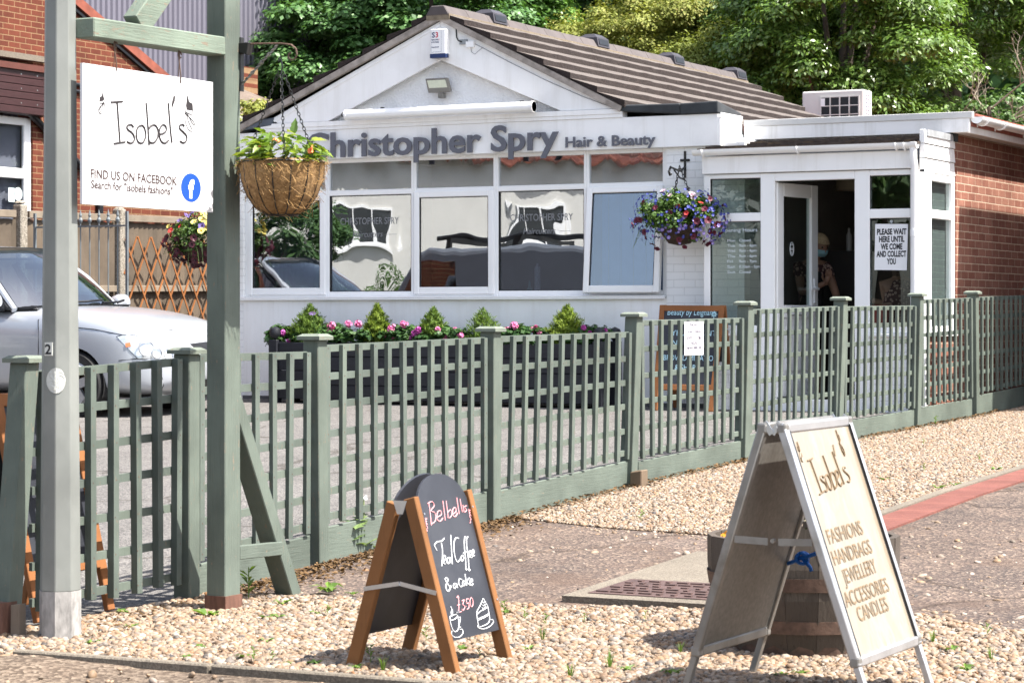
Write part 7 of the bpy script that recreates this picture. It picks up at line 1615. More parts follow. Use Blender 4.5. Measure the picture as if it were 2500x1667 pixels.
def conifer(px, ytop, wpx, label, m, seed, Yc=20.99, sparse=1.0):
    top = qY(px, ytop, Yc); zb_ = TZT - .06; h = top[2] - zb_; w_ = 1.22*wpx/ (FPX/23.5) / 2; r = np.random.RandomState(seed)
    t = thing('dwarf_conifer', label, 'conifer', (top[0], Yc, zb_), 'dwarf conifers in the black trough')
    n = int(6500*sparse); u = 1 - np.sqrt(r.uniform(0.0, 1, n)); a = r.uniform(0, 2*np.pi, n)
    env = np.interp(u, [0, .12, .35, .65, .9, 1], [.62, .9, 1, .62, .2, .03]) * (1 + .26*np.sin(a*5 + u*23 + seed*2.1) + .2*np.sin(a*3 - u*41 + seed))
    rr_ = env*np.sqrt(r.uniform(.12, 1, n)); P = np.stack([top[0] + w_*rr_*np.cos(a) + .03*math.sin(seed*3)*(u - .5), Yc + w_*.85*rr_*np.sin(a), zb_ + h*u + .03*rr_], 1)
    D = np.stack([np.cos(a)*.55, np.sin(a)*.55, .9 + 0*a], 1) + r.normal(size=(n, 3))*.3
    (V, F_) = leaf_quads(P, r.normal(size=(n, 3)) + np.stack([np.cos(a), np.sin(a), .3 + 0*a], 1), D, r.uniform(.03, .075, n), r.uniform(.006, .012, n)); np_mesh('sprays', V, F_, m, t)
    mb = MB(); mb.tube([(top[0], Yc, zb_-.03), (top[0], Yc, zb_+h*.9)], [.012, .003], 6); mb.build('stem', BARK, t)
conifer(757, 740, 78, 'leftmost dwarf conifer in the trough, behind a lilac daisy', CON2, 1)
conifer(921, 738, 58, 'narrow pointed dwarf conifer, second along the trough', CON, 2)
conifer(1057, 748, 60, 'mid green dwarf conifer in the middle of the trough', CON2, 3)
conifer(1180, 750, 72, 'sparse feathery dwarf conifer behind the fence post', CON2, 4, sparse=.45)
conifer(1383, 742, 74, 'brightest lime green dwarf conifer, right end of the trough', CON, 5)
GERL = leafmat('geranium_leaves', [(.025, .07, .02), (.04, .095, .025), (.06, .125, .03)], .5, .25, .35)
PINKP = [plain('pink_geranium_petals', (.62, .16, .33), .6, .35, 60), plain('crimson_petal_centres', (.30, .01, .08), .6)]
MAGP = [plain('magenta_petals', (.38, .06, .28), .6, .3, 60), plain('dark_magenta_centres', (.20, .01, .10), .6)]
def geranium(label, heads, seed, x_mid, mats=PINKP, extra=None):
    r = np.random.RandomState(seed); fr = random.Random(seed); zb_ = TZT - .06; b = qY(x_mid, 840, 20.92)
    t = thing('geranium', label, 'geranium', (b[0], 20.93, zb_), 'pink geraniums in the black trough')
    (V, F_), CC, R_ = crown(r, (b[0], 20.93, zb_ + .10), (.22, .13, .10), 22, (.05, .09), 1500, .05, up=.9, flat=.8, asp=.95); np_mesh('foliage', V, F_, GERL, t)
    mb = MB(); ms = MB()
    for (px, py, rad) in heads:
        p = Vector(qY(px, py, 20.86)); 
        ms.tube([(b[0] + (p.x-b[0])*.3, 20.93, zb_), (p.x, 20.88, p.z-.02)], .004, 5)
        for k in range(int(8 + rad*380)):
            o = Vector(sph(r, 1)[0]); o.y = -abs(o.y); petunia(mb, p + o*rad*r.uniform(.3, 1), o, .020, fr)
    ms.build('stems', GERL, t); mb.build('blossoms', mats, t)
geranium('geranium with one small mauve flower at the left end of the trough', [(690, 812, .03), (704, 832, .012)], 1, 700, MAGP)
geranium('geranium with two stacked pink flower heads right of the leftmost conifer', [(811, 797, .05), (808, 812, .045), (822, 822, .02)], 2, 815)
geranium('geranium with two pink flower heads held high beside the second conifer', [(851, 791, .038), (876, 791, .042), (846, 825, .015)], 3, 862)
geranium('geranium with a big cluster of pink heads left of the middle conifer', [(957, 803, .05), (945, 820, .03), (986, 791, .042), (965, 826, .03)], 4, 965)
geranium('geranium with a deep magenta spike beside the middle conifer', [(1022, 805, .04), (1012, 815, .035), (1003, 826, .03), (1000, 826, .035)], 5, 1010, MAGP)
geranium('geranium low in front of the sparse conifer with four pink heads', [(1068, 805, .03), (1090, 824, .028), (1112, 806, .03), (1126, 820, .045), (1105, 826, .03)], 6, 1100)
geranium('geranium with pale and crimson heads right of the third fence post', [(1238, 808, .042), (1256, 796, .045), (1245, 812, .03), (1270, 808, .025)], 7, 1250)
geranium('geranium with leggy pink heads left of the lime conifer', [(1300, 806, .03), (1318, 812, .028), (1308, 798, .02), (1281, 853, .03)], 8, 1300)
geranium('geranium with sparse buds at the right end of the trough', [(1425, 800, .022), (1440, 812, .012), (1478, 806, .01)], 9, 1440, MAGP)
p = Vector(qY(765, 765, 20.84)); cs2 = thing('cosmos', 'single lilac cosmos flower in front of the leftmost conifer', 'flower', tuple(p))
mb = MB(); 
for k in range(8): a = k*math.pi/4; d = Vector((math.cos(a), -.35, math.sin(a)*.45)); s_ = Vector((-math.sin(a), 0, math.cos(a)*.5)); mb.add([p + d*.008, p + d*.03 + s_*.013, p + d*.05, p + d*.03 - s_*.013], [(0, 1, 2, 3)])
mb.build('petals', plain('lilac_petals', (.48, .30, .62), .5), cs2); mb = MB(); mb.tube([p, p + Vector((0, .03, -.25))], .003, 5); mb.build('stem', GERL, cs2)

# ------------------------------------------------------------ plants in the barrel, weeds in the gravel
r = np.random.RandomState(77); bp_ = thing('barrel_plants', 'green leafy plants with an orange bloom growing in the half barrel', 'plant', (-3.45, 9.0, .5))
(V, F_), CC, R_ = crown(r, (-3.40, 8.98, .53), (.2, .2, .09), 22, (.05, .10), 1500, .07, up=.7, flat=.8, asp=.6); np_mesh('leaves', V, F_, LEAFB, bp_)
mb = MB(); fr = random.Random(3); [petunia(mb, (-3.69 + fr.uniform(-.03, .03), 8.88, .425 + fr.uniform(-.01, .01)), (0, -1, .4), .022, fr) for _ in range(3)]; mb.build('blossoms', [plain('orange_bloom', (.75, .30, .02), .5), plain('yellow_eye', (.7, .5, .05), .5)], bp_)
WEED = leafmat('weed_leaves', [(.10, .19, .03), (.15, .25, .04), (.08, .15, .03), (.20, .29, .06)], .5, .35, .35)
def weed_mesh(name, seed, kind):
    r = random.Random(seed); mb = MB(); n = {'grass': 22, 'rosette': 11, 'sprig': 9}[kind]
    for k in range(n):
        a = r.uniform(0, 6.28); d = Vector((math.cos(a), math.sin(a), 0)); s_ = Vector((-d.y, d.x, 0)); h = r.uniform(.45, 1)
        if kind == 'grass':
            l = .11*h; w_ = .0022; sp = r.uniform(.1, .6); b = d*r.uniform(0, .012); m = b + d*l*sp*.4 + Vector((0, 0, l*.6)); t = b + d*l*sp + Vector((0, 0, l*r.uniform(.75, 1)))
            mb.add([b - s_*w_, b + s_*w_, m + s_*w_*.8, m - s_*w_*.8], [(0, 1, 2, 3)]); mb.add([m - s_*w_*.8, m + s_*w_*.8, t], [(0, 1, 2)])
        elif kind == 'rosette':
            l = .075*h; w_ = .011; b = d*.003; m = b + d*l*.5 + Vector((0, 0, l*.35)); t = b + d*l + Vector((0, 0, l*r.uniform(.05, .5)))
            mb.add([b, m + s_*w_, t, m - s_*w_], [(0, 1, 2, 3)])
        else:
            z = .015 + .085*k/n; l = .045*(1.2 - k/n*.6); b = Vector((0, 0, z)); m = b + d*l*.5 + Vector((0, 0, l*.45)) ; t = b + d*l + Vector((0, 0, l*.55))
            mb.add([b, m + s_*.007, t, m - s_*.007], [(0, 1, 2, 3)])
    if kind == 'sprig': mb.tube([(0, 0, 0), (0, 0, .1)], .002, 4)
    me = bpy.data.meshes.new(name); me.from_pydata(mb.v, [], mb.f); me.materials.append(WEED); return me
WM = {k: [weed_mesh('weed_' + k, s, k) for s in (1, 2)] for k in ('grass', 'rosette', 'sprig')}
LAB = {'grass': ('grass_tuft', 'small tuft of grass sprouting through the gravel', 'grass', 'grass tufts in the gravel'), 'rosette': ('rosette_weed', 'low broad leaved weed growing flat in the gravel', 'weed', 'low weeds in the gravel'), 'sprig': ('upright_weed', 'little upright leafy weed standing in the gravel', 'weed', 'upright weeds in the gravel')}
def qG(px, py):
    z = 0
    for _ in range(40):
        d = (z - CAMZ) / ((HOR - py) / FPX); p = ray(px, py) * d; z = .5*z + .5*g(p[1])
    return (p[0], p[1], z)
rw = random.Random(12)
def weed(kind, px, py, s, lab=None):
    p = qG(px, py); nm, l, c, gr = LAB[kind]; o = bpy.data.objects.new(nm, rw.choice(WM[kind])); COL.objects.link(o); o.location = (p[0], p[1], p[2] + .008); o.rotation_euler = (0, 0, rw.uniform(0, 6.28)); o.scale = (s*.72,)*3
    if lab: tag(o, lab, c)
    else: tag(o, l, c, gr)
for (k, px, py, s) in [('grass', 1325, 1567, .9), ('grass', 1488, 1636, 1.1), ('grass', 1393, 1660, 1.0), ('sprig', 1280, 1520, .8), ('sprig', 1333, 1535, .8), ('sprig', 1427, 1525, .6), ('sprig', 1576, 1520, .6),
    ('rosette', 1290, 1590, .8), ('rosette', 1530, 1640, .9), ('grass', 1662, 1600, .8), ('rosette', 1640, 1650, 1.1), ('grass', 935, 1640, .9), ('sprig', 905, 1625, 1.0), ('rosette', 870, 1635, .7), ('rosette', 765, 1625, .8), ('rosette', 705, 1625, .6), ('sprig', 665, 1620, .6),
    ('rosette', 688, 1478, 1.1), ('rosette', 655, 1515, 1.0), ('rosette', 680, 1512, .9), ('rosette', 860, 1455, .8), ('rosette', 770, 1502, .7), ('sprig', 800, 1509, .7), ('rosette', 650, 1570, .8), ('rosette', 490, 1585, .7), ('rosette', 455, 1610, .7), ('rosette', 600, 1610, .9), ('sprig', 620, 1622, .8),
    ('rosette', 300, 1500, .9), ('rosette', 320, 1535, .8), ('rosette', 225, 1575, .8), ('grass', 46, 1552, .9), ('sprig', 1040, 1575, .9), ('rosette', 1130, 1590, .9), ('sprig', 1170, 1610, .6), ('rosette', 1235, 1500, .7), ('sprig', 1232, 1505, .9), ('sprig', 1565, 1275, .9),
    ('grass', 2277, 1572, .9), ('rosette', 2325, 1592, .9), ('grass', 2420, 1615, .8), ('rosette', 2360, 1640, 1.0), ('sprig', 2410, 1560, .8), ('sprig', 2390, 1130, .8), ('rosette', 2290, 1195, 1.2), ('rosette', 2330, 1188, 1.0), ('sprig', 2255, 1155, .8), ('rosette', 2160, 1175, 1.0), ('sprig', 2285, 1040, 1.1), ('rosette', 2430, 1150, 1.1), ('sprig', 2255, 1090, .7), ('rosette', 1905, 1655, .8), ('rosette', 1955, 1650, .8)]: weed(k, px, py, s)
weed('sprig', 607, 1465, 2.0, 'upright leafy weed between the sign post and its strut'); weed('rosette', 510, 1508, 1.6, 'bright green weed at the foot of the sign post'); weed('rosette', 803, 1447, 1.9, 'bright green weed at the edge of the worn path'); weed('grass', 700, 1450, 2.2, 'thin yellowing grass against the foot of the strut')
# prickly sow thistle by the fence
tp_ = qG(885, 1345); th_ = thing('sow_thistle', 'tall prickly sow thistle growing against the gravel board left of the chalkboard', 'weed', tp_)
r = random.Random(6); mb = MB()
for k in range(16):
    a = r.uniform(0, 6.28); z0 = .02 + .17*(k % 8)/8; d = Vector((math.cos(a)*.9, math.sin(a)*.9 - .1, r.uniform(-.1, .9))).normalized(); s_ = d.cross(Vector((0, 0, 1))).normalized(); b = Vector((tp_[0], tp_[1], tp_[2] + z0)); L_ = r.uniform(.09, .17)
    n = 9; vs = []
    for i in range(n+1):
        t = i/n; w_ = (.017 + .014*math.sin(math.pi*t))*(1.5 if i % 2 else .6)*(1 if t < 1 else 0); c = b + d*L_*t + Vector((0, 0, -.05*t*t)); vs += [c - s_*w_ + Vector((0, 0, .004)), c, c + s_*w_ + Vector((0, 0, .004))]
    mb.add(vs, [(3*i+j, 3*i+j+1, 3*i+4+j, 3*i+3+j) for i in range(n) for j in (0, 1)])
mb.build('leaves', leafmat('thistle_leaves', [(.12, .19, .07), (.17, .25, .09), (.21, .29, .12)], .5, .35, .3), th_)
mb = MB(); mb.tube([tp_, (tp_[0]+.01, tp_[1], tp_[2]+.12), (tp_[0]-.005, tp_[1]+.02, tp_[2]+.27)], [.007, .006, .004], 6); mb.build('stem', leafmat('thistle_stem', [(.16, .20, .09)], .6, .1), th_)
mb = MB(); rr9 = random.Random(1)
for k in range(26):
    a = rr9.uniform(0, 6.28); mb.tube([(tp_[0]-.005, tp_[1]+.02, tp_[2]+.265), (tp_[0]-.005+.02*math.cos(a), tp_[1]+.02+.02*math.sin(a), tp_[2]+.265+rr9.uniform(0, .025))], .0012, 3)
mb.build('seed_head', CHWHITE, th_)
# ------------------------------------------------------------ two framed chalkboards on the car park
WOODF = painted_wood('orange_oak_frame', (.21, .085, .032), 'z', wear=(.10, .04, .016), amount=.72, bumpk=.2)
def framed_board(name, label, corners, back, thick, parent_loc, split=True):
    "corners: bottom-left, bottom-right, top-right, top-left of the front panel's legs; back: vector from front foot to back foot"
    t = thing(name, label, 'A board', parent_loc); bl, br_, tr, tl_ = [Vector(c) for c in corners]; bk = Vector(back); apex = Vector((0, 0, 0))
    n = (br_-bl).cross(tl_-bl).normalized()
    for s_ in (0, 1):
        if s_: # mirrored rear leaf
            b0, b1 = bl + bk, br_ + bk; t0, t1 = tl_ + bk.normalized()*.03, tr + bk.normalized()*.03
        else: b0, b1, t0, t1 = bl, br_, tl_, tr
        for a, b in ((b0, t0), (b1, t1)):
            mb = MB(); mb.bar(a, b, .05, .028, up=n); mb.build('leg', WOODF, t, bevel=.003)
        f0 = .14; q = lambda u, v, b0=b0, b1=b1, t0=t0, t1=t1: b0 + (b1-b0)*u + ((t0-b0) + ((t1-b1)-(t0-b0))*u)*v
        mb = MB(); mb.bar(q(.04, .97), q(.96, .97), .028, .055, up=(t0-b0)); mb.build('top_rail', WOODF, t, bevel=.003)
        mb = MB(); mb.bar(q(.04, f0+.08), q(.96, f0+.08), .028, .055, up=(t0-b0)); mb.build('bottom_rail', WOODF, t, bevel=.003)
        m_ = (t0-b0).cross(b1-b0).normalized()*.004
        mb = MB(); mb.hexa([q(.04, f0+.08)-m_, q(.96, f0+.08)-m_, q(.96, f0+.08)+m_, q(.04, f0+.08)+m_, q(.04, .97)-m_, q(.96, .97)-m_, q(.96, .97)+m_, q(.04, .97)+m_]); pn = mb.build('panel', CHALK, t)
        if not s_: first = (pn, q)
    mid0 = bl + (tl_-bl)*.45; mid1 = bl + bk + (tl_ - bl - bk)*.45
    return t, first
cz_ = g(20.75) + .035
a = qY(1594, 997, 20.72); b = qY(1741, 994, 20.72); c = qY(1768, 746, 20.95); d = qY(1613, 745, 20.95)
t, (pn, q) = framed_board('menu_board', 'oak framed chalkboard with blue chalk lettering standing before the porch', [(a[0]+.02, 20.72, cz_), (b[0]-.02, 20.72, cz_), (c[0]-.02, 20.95, c[2]), (d[0]+.02, 20.95, d[2])], (0, .50, 0), .03, (-9.2, 20.95, cz_))
BLUECH = plain('pale_blue_chalk', (.42, .66, .75), .7)
q0 = q(0, 0); ex_ = (q(1, .9) - q(0, .9)); ey_ = (q(0, 1) - q(0, 0)); nn = ex_.cross(ey_).normalized()
def bmat(u, v, k): # lettering frame
    e1 = ex_.normalized(); e2 = ey_.normalized(); o = q(u, v) + nn*.0075
    return Matrix(((e1.x, e2.x, nn.x, o.x), (e1.y, e2.y, nn.y, o.y), (e1.z, e2.z, nn.z, o.z), (0, 0, 0, 1)))
mb = MB()
put_text(mb, 'Beauty by Leighann', .085, bmat(.10, .905, 1), fit=.49, shear=.1)
for s_, u, v, f in (('EYELASH TINT', .14, .71, .49), ('AND LIFT', .14, .615, .30), ('BROW LAMINATION', .09, .475, .55), ('& SHAPE', .3, .385, .24)): put_text(mb, s_, .075, bmat(u, v, 1), fit=f)
fl_c = bmat(.885, .915, 1)
for k in range(8): an = k*math.pi/4; mb.tube([fl_c @ Vector((.008*math.cos(an), .008*math.sin(an), 0)), fl_c @ Vector((.03*math.cos(an), .03*math.sin(an), 0))], .005, 5)
mb.tube([fl_c @ Vector((0, -.03, 0)), fl_c @ Vector((.012, -.09, 0))], .003, 5)
mb.build('chalk_lettering', BLUECH, pn)
mb = MB(); hk_ = Vector((c[0]+.01, 21.0, c[2]-.22)); mb.bar(hk_, hk_ + Vector((0, .16, .0)), .004, .012); mb.build('folding_stay', MT['steel'], t)
framed_board('plain_chalkboard', 'orange framed black A board standing behind the leftmost fence panel', [(-6.545, 8.15, -.0), (-6.545, 8.64, .0), (-6.78, 8.64, .965), (-6.78, 8.15, .965)], (-.47, 0, 0), .03, (-6.78, 8.4, 0))

# ------------------------------------------------------------ the two women inside the porch
SKIN = plain('skin', (.27, .15, .10), .55, .06, 20); BLONDE = plain('blonde_hair', (.42, .31, .18), .6, .45, 30, (8, 8, 1), bump=.5, bs=30); APRON = plain('black_apron', (.012, .012, .014), .85, .1)
def floral():
    m, nt, N, L, P = nmat('maroon_floral_print'); v = pos_vec(N, L); vo = N.new('ShaderNodeTexVoronoi'); vo.inputs['Scale'].default_value = 32; L.new(v, vo.inputs['Vector'])
    c = ramp(N, L, vo.outputs['Distance'], [(.0, (.12, .03, .03)), (.22, (.42, .30, .24)), (.36, (.42, .30, .24)), (.42, (.055, .016, .02))]); L.new(c, P.inputs['Base Color']); P.inputs['Roughness'].default_value = .9; return m
FLOR = floral(); DRK = plain('dark_trousers', (.02, .02, .026), .85)
def skinned(name, joints, edges, m, parent, sub=2):
    o0 = ORG[parent.name]; me = bpy.data.meshes.new(name); me.from_pydata([(x-o0[0], y-o0[1], z-o0[2]) for x, y, z, *_ in joints], edges, [])
    ob = bpy.data.objects.new(name, me); COL.objects.link(ob); sk = ob.modifiers.new('skin', 'SKIN'); sk.use_smooth_shade = True
    for v, j in zip(me.skin_vertices[0].data, joints): v.radius = (j[3], j[4] if len(j) > 4 else j[3])
    me.skin_vertices[0].data[0].use_root = True
    s_ = ob.modifiers.new('sub', 'SUBSURF'); s_.levels = sub; s_.render_levels = sub
    bpy.context.view_layer.update(); m2 = bpy.data.meshes.new_from_object(ob.evaluated_get(bpy.context.evaluated_depsgraph_get())); m2.name = name
    bpy.data.objects.remove(ob); m2.materials.clear(); o = link_mesh(name, m2, m, parent); return o
def body_joints(B, lean, Lh, Rh, headpt, h=1.62, face=(0, -1)):
    "skeleton: pelvis first; B base point, lean = shoulder offset, hands given in world"
    fx, fy = face; sx_, sy_ = -fy, fx   # sideways
    P0 = np.array([B[0], B[1], B[2] + .52*h]); sh = P0 + np.array([lean[0], lean[1], .30*h + lean[2]]); nk = sh + np.array([lean[0]*.15, lean[1]*.15, .045*h])
    S = lambda v, k: v + np.array([sx_, sy_, 0])*k
    J = [tuple(P0) + (.125, .10), tuple((P0+sh)/2) + (.105, .085), tuple(sh) + (.115, .085), tuple(nk) + (.045,), tuple(headpt) + (.05,)]; E = [(0, 1), (1, 2), (2, 3), (3, 4)]
    for s_, hd_ in ((1, Rh), (-1, Lh)):
        s0 = S(sh, s_*.155*h/1.62*1.0); hd_ = np.array(hd_); el = (s0+hd_)/2; dist = np.linalg.norm(hd_-s0); bend = math.sqrt(max(0.0, .29**2 - (dist/2)**2)) if dist < .58 else .02
        el = el + np.array([0, 0, -1])*bend*.8 + np.array([sx_, sy_, 0])*s_*bend*.5; i = len(J)
        J += [tuple(s0) + (.055,), tuple(el) + (.04,), tuple(hd_) + (.026,)]; E += [(2, i), (i, i+1), (i+1, i+2)]
    for s_ in (1, -1):
        hp = S(P0, s_*.085) + np.array([0, 0, -.03]); kn = hp + np.array([fx*.03, fy*.03, -.24*h]); an_ = np.array([hp[0], hp[1], B[2] + .07]); i = len(J)
        J += [tuple(hp) + (.085,), tuple(kn) + (.058,), tuple(an_) + (.038,), tuple(an_ + np.array([fx*.13, fy*.13, -.04])) + (.032,)]; E += [(0, i), (i, i+1), (i+1, i+2), (i+2, i+3)]
    return J, E, sh
def hand(mb, p, d, up):
    p = Vector(p); d = Vector(d).normalized(); s_ = d.cross(Vector(up)).normalized(); n = s_.cross(d)
    mb.tube([p - d*.02, p + d*.03, p + d*.075], [.022, .030, .027], 8)
    for k, (o, l) in enumerate(((-.027, .062), (-.009, .072), (.009, .068), (.026, .052))): a = p + d*.07 + s_*o; b = a + d*l*.55 - n*.010; mb.tube([a, b, b + d*l*.35 - n*.022], [.0095, .0085, .0065], 6)
    a = p + d*.02 - s_*.028; mb.tube([a, a - s_*.025 + d*.025, a - s_*.03 + d*.055 - n*.01], [.011, .010, .008], 6)
def head(par, c, f, m_hair, mask=False, tilt=.25, longhair=False):
    c = Vector(c); f = Vector(f).normalized(); f = (f + Vector((0, 0, -tilt))).normalized(); s_ = f.cross(Vector((0, 0, 1))).normalized(); u = s_.cross(f)
    mb = MB(); n, m = 14, 20; vs = []
    for i in range(n+1):
        th = math.pi*i/n
        for k in range(m):
            ph = 2*math.pi*k/m; x = math.sin(th)*math.cos(ph); y = math.sin(th)*math.sin(ph); z = math.cos(th)
            jaw = 1 - .22*max(0, -z); fr_ = .098*x*(1.0 if x > 0 else 1.02) + (.022*math.exp(-((z+.18)/.13)**2 - (y/.16)**2) if x > 0 else 0) - (.010*math.exp(-((z-.05)/.12)**2 - ((abs(y)-.35)/.16)**2) if x > 0 else 0)
            vs.append(c + f*(fr_) + s_*(.076*y*jaw) + u*(.118*z))
    mb.add(vs, [(i*m+k, i*m+(k+1) % m, (i+1)*m+(k+1) % m, (i+1)*m+k) for i in range(n) for k in range(m)])
    for e in (-1, 1): mb.tube([c + s_*e*.074 + u*.02 - f*.005, c + s_*e*.084 - f*.012, c + s_*e*.076 - u*.03 - f*.005], [.009, .013, .008], 8)
    hd = mb.build('head', SKIN, par, smooth='all')
    mb = MB()
    for e in (-1, 1): mb.tube([c + f*.084 + s_*e*.030 + u*.012, c + f*.089 + s_*e*.030 + u*.012], [.011, .008], 10)
    mb.build('eyes', plain('dark_eyes', (.03, .025, .02), .3), hd)
    mb = MB(); vs = []
    for i in range(9):
        th = math.pi*.62*i/8
        for k in range(m):
            ph = 2*math.pi*k/m; x = math.sin(th)*math.cos(ph); y = math.sin(th)*math.sin(ph); z = math.cos(th); cutf = 1.12 + .02*math.sin(ph*9)
            if x > .45 and z < .45: z = .45 + (z-.45)*.15
            vs.append(c + f*(.098*x*cutf - .006) + s_*(.080*y*cutf) + u*(.122*z*1.07))
    mb.add(vs, [(i*m+k, i*m+(k+1) % m, (i+1)*m+(k+1) % m, (i+1)*m+k) for i in range(8) for k in range(m)])
    if longhair: mb.tube([c - f*.07 + u*.04, c - f*.10 - u*.06, c - f*.085 - u*.2], [.07, .075, .045], 12)
    else: mb.tube([c - f*.09 + u*.03, c - f*.135 + u*.01, c - f*.14 - u*.03], [.04, .045, .02], 10)
    mb.build('hair', m_hair, par, smooth='all')
    if mask:
        mb = MB(); vs = []
        for i in range(6):
            for k in range(9):
                a = -1.15 + 2.3*k/8; z = -.012 - .075*i/5; bul = .012*math.sin(math.pi*i/5); vs.append(c + f*((.098+bul)*math.cos(a)*(1.06 - .25*(i/5)**2)) + s_*(.083*math.sin(a)*(1 - .1*i/5)) + u*z)
        mb.add(vs, [(i*9+k, i*9+k+1, (i+1)*9+k+1, (i+1)*9+k) for i in range(5) for k in range(8)]); mb.build('face_mask', plain('pale_blue_face_mask', (.24, .42, .47), .8), par, smooth='all')
flo = .50
# stylist: behind the open door, leaning to the right over something
hp = qY(2003, 601, 22.35); P1 = thing('person', 'blonde woman in a black apron and blue face mask leaning forward in the doorway', 'person', (hp[0]-.12, 22.4, flo))
Rh1 = qY(2044, 748, 22.15); Lh1 = qY(2017, 690, 22.2)
J, E, sh = body_joints((hp[0]-.14, 22.42, flo), (.06, -.08, -.03), Lh1, Rh1, (hp[0]-.02, 22.36, hp[2]-.03), 1.60, face=(.75, -.66))
skinned('body', J, E, SKIN, P1)
cl = [J[i] for i in (0, 1, 2)]; cl = [tuple(p[:3]) + (p[3]*1.12, p[4]*1.16) for p in cl]
sk2 = [(J[0][0], J[0][1], J[0][2]-.35, .17, .14)] + [cl[0], cl[1], cl[2]]
armj = [(J[5][0], J[5][1], J[5][2], .066), ((J[5][0]+J[6][0])/2, (J[5][1]+J[6][1])/2, (J[5][2]+J[6][2])/2, .056), (J[8][0], J[8][1], J[8][2], .066), ((J[8][0]+J[9][0])/2, (J[8][1]+J[9][1])/2, (J[8][2]+J[9][2])/2, .056)]
skinned('floral_blouse', [cl[0], cl[1], cl[2]] + armj, [(0, 1), (1, 2), (2, 3), (3, 4), (2, 5), (5, 6)], FLOR, P1)
off = np.array([.75, -.66, 0])*.035
skinned('apron', [(p[0]+off[0], p[1]+off[1], p[2], p[3]*1.0, p[4]*1.0) for p in ((J[0][0], J[0][1], J[0][2]-.40, .16, .14), (J[0][0], J[0][1], J[0][2], .145, .12), (J[1][0], J[1][1], J[1][2], .115, .10), (J[2][0], J[2][1], J[2][2]-.02, .09, .08))], [(0, 1), (1, 2), (2, 3)], APRON, P1)
mb = MB(); hand(mb, Rh1, (.5, -.5, -.6), (0, .3, 1)); hand(mb, Lh1, (.35, -.2, .8), (.6, -.8, 0)); mb.build('hands', SKIN, P1, smooth='all')
head(P1, (hp[0], 22.33, hp[2]), (.85, -.55, 0), BLONDE, True, .35)
# customer in a floral dress behind the right light
hq = qY(2172, 612, 21.62); P2 = thing('person', 'woman in a maroon floral dress with her back turned behind the right porch window', 'person', (hq[0], 21.66, flo))
J, E, sh = body_joints((hq[0]+.02, 21.68, flo), (.03, .05, -.18), (hq[0]-.22, 21.72, flo+.95), (hq[0]+.2, 21.85, flo+.78), (hq[0]+.02, 21.72, flo+1.30), 1.55, face=(-.5, .85))
skinned('body', J, E, SKIN, P2)
skinned('floral_dress', [(J[0][0], J[0][1], J[0][2]-.5, .20, .18), (J[0][0], J[0][1], J[0][2]-.2, .18, .16), (J[0][0], J[0][1], J[0][2], .155, .13), (J[1][0], J[1][1], J[1][2], .125, .105), (J[2][0], J[2][1], J[2][2], .13, .10), (J[5][0], J[5][1], J[5][2], .07), (J[8][0], J[8][1], J[8][2], .07)], [(0, 1), (1, 2), (2, 3), (3, 4), (4, 5), (4, 6)], FLOR, P2)
mb = MB(); hand(mb, (hq[0]-.22, 21.72, flo+.95), (-.4, .6, .2), (0, 0, 1)); hand(mb, (hq[0]+.2, 21.85, flo+.78), (0, .5, -.6), (1, 0, 0)); mb.build('hands', SKIN, P2, smooth='all')
head(P2, (hq[0]+.02, 21.72, flo+1.36), (-.5, .85, 0), plain('brown_hair', (.05, .03, .018), .6, .3, 40), False, .1, True)
# red box on a stand in the porch, seen low between the slats
mb = MB(); p = qY(2145, 800, 21.5); mb.box(p[0]-.13, p[0]+.12, 21.4, 21.6, 1.14, 1.40); tag(mb.build('box', plain('dull_red_card_box', (.45, .08, .07), .6), loc=(p[0], 21.5, 1.14), bevel=.005), 'dull red box on the inner sill of the right porch window', 'box')

# ------------------------------------------------------------ across the road: what the salon windows mirror
ct = thing('white_cottage', 'white rendered cottage with a red pantile roof mirrored in the salon windows', 'house', (-28, -8, -.2))
e = Vector((.7071, -.7071, 0)); nv = Vector((.7071, .7071, 0)); o0 = Vector((-28, -8, -.2))
def cb(mbx, a, b, n0, n1, z0, z1): mbx.hexa([o0 + e*a + nv*n0 + Vector((0, 0, z0)), o0 + e*b + nv*n0 + Vector((0, 0, z0)), o0 + e*b + nv*n1 + Vector((0, 0, z0)), o0 + e*a + nv*n1 + Vector((0, 0, z0)), o0 + e*a + nv*n0 + Vector((0, 0, z1)), o0 + e*b + nv*n0 + Vector((0, 0, z1)), o0 + e*b + nv*n1 + Vector((0, 0, z1)), o0 + e*a + nv*n1 + Vector((0, 0, z1))])
COTW = plain('cream_white_render', (.62, .61, .57), .85, .05, 1.5, bump=.2, bs=20, bd=.02)
mb = MB(); cb(mb, -13, 6.5, -7, 0, 0, 5.3); mb.build('wall', COTW, ct)
PAN_ = speckle('red_pantiles_flat', [(.12, .042, .03), (.15, .055, .038), (.10, .036, .028), (.08, .038, .03)], 5, big=.2)
mb = MB(); A_ = [o0 + e*a + nv*n_ + Vector((0, 0, z)) for a, n_, z in ((-13.3, .35, 5.2), (6.8, .35, 5.2), (6.8, -3.5, 8.2), (-13.3, -3.5, 8.2), (6.8, -7.3, 4.6), (-13.3, -7.3, 4.6))]
nrow = 16
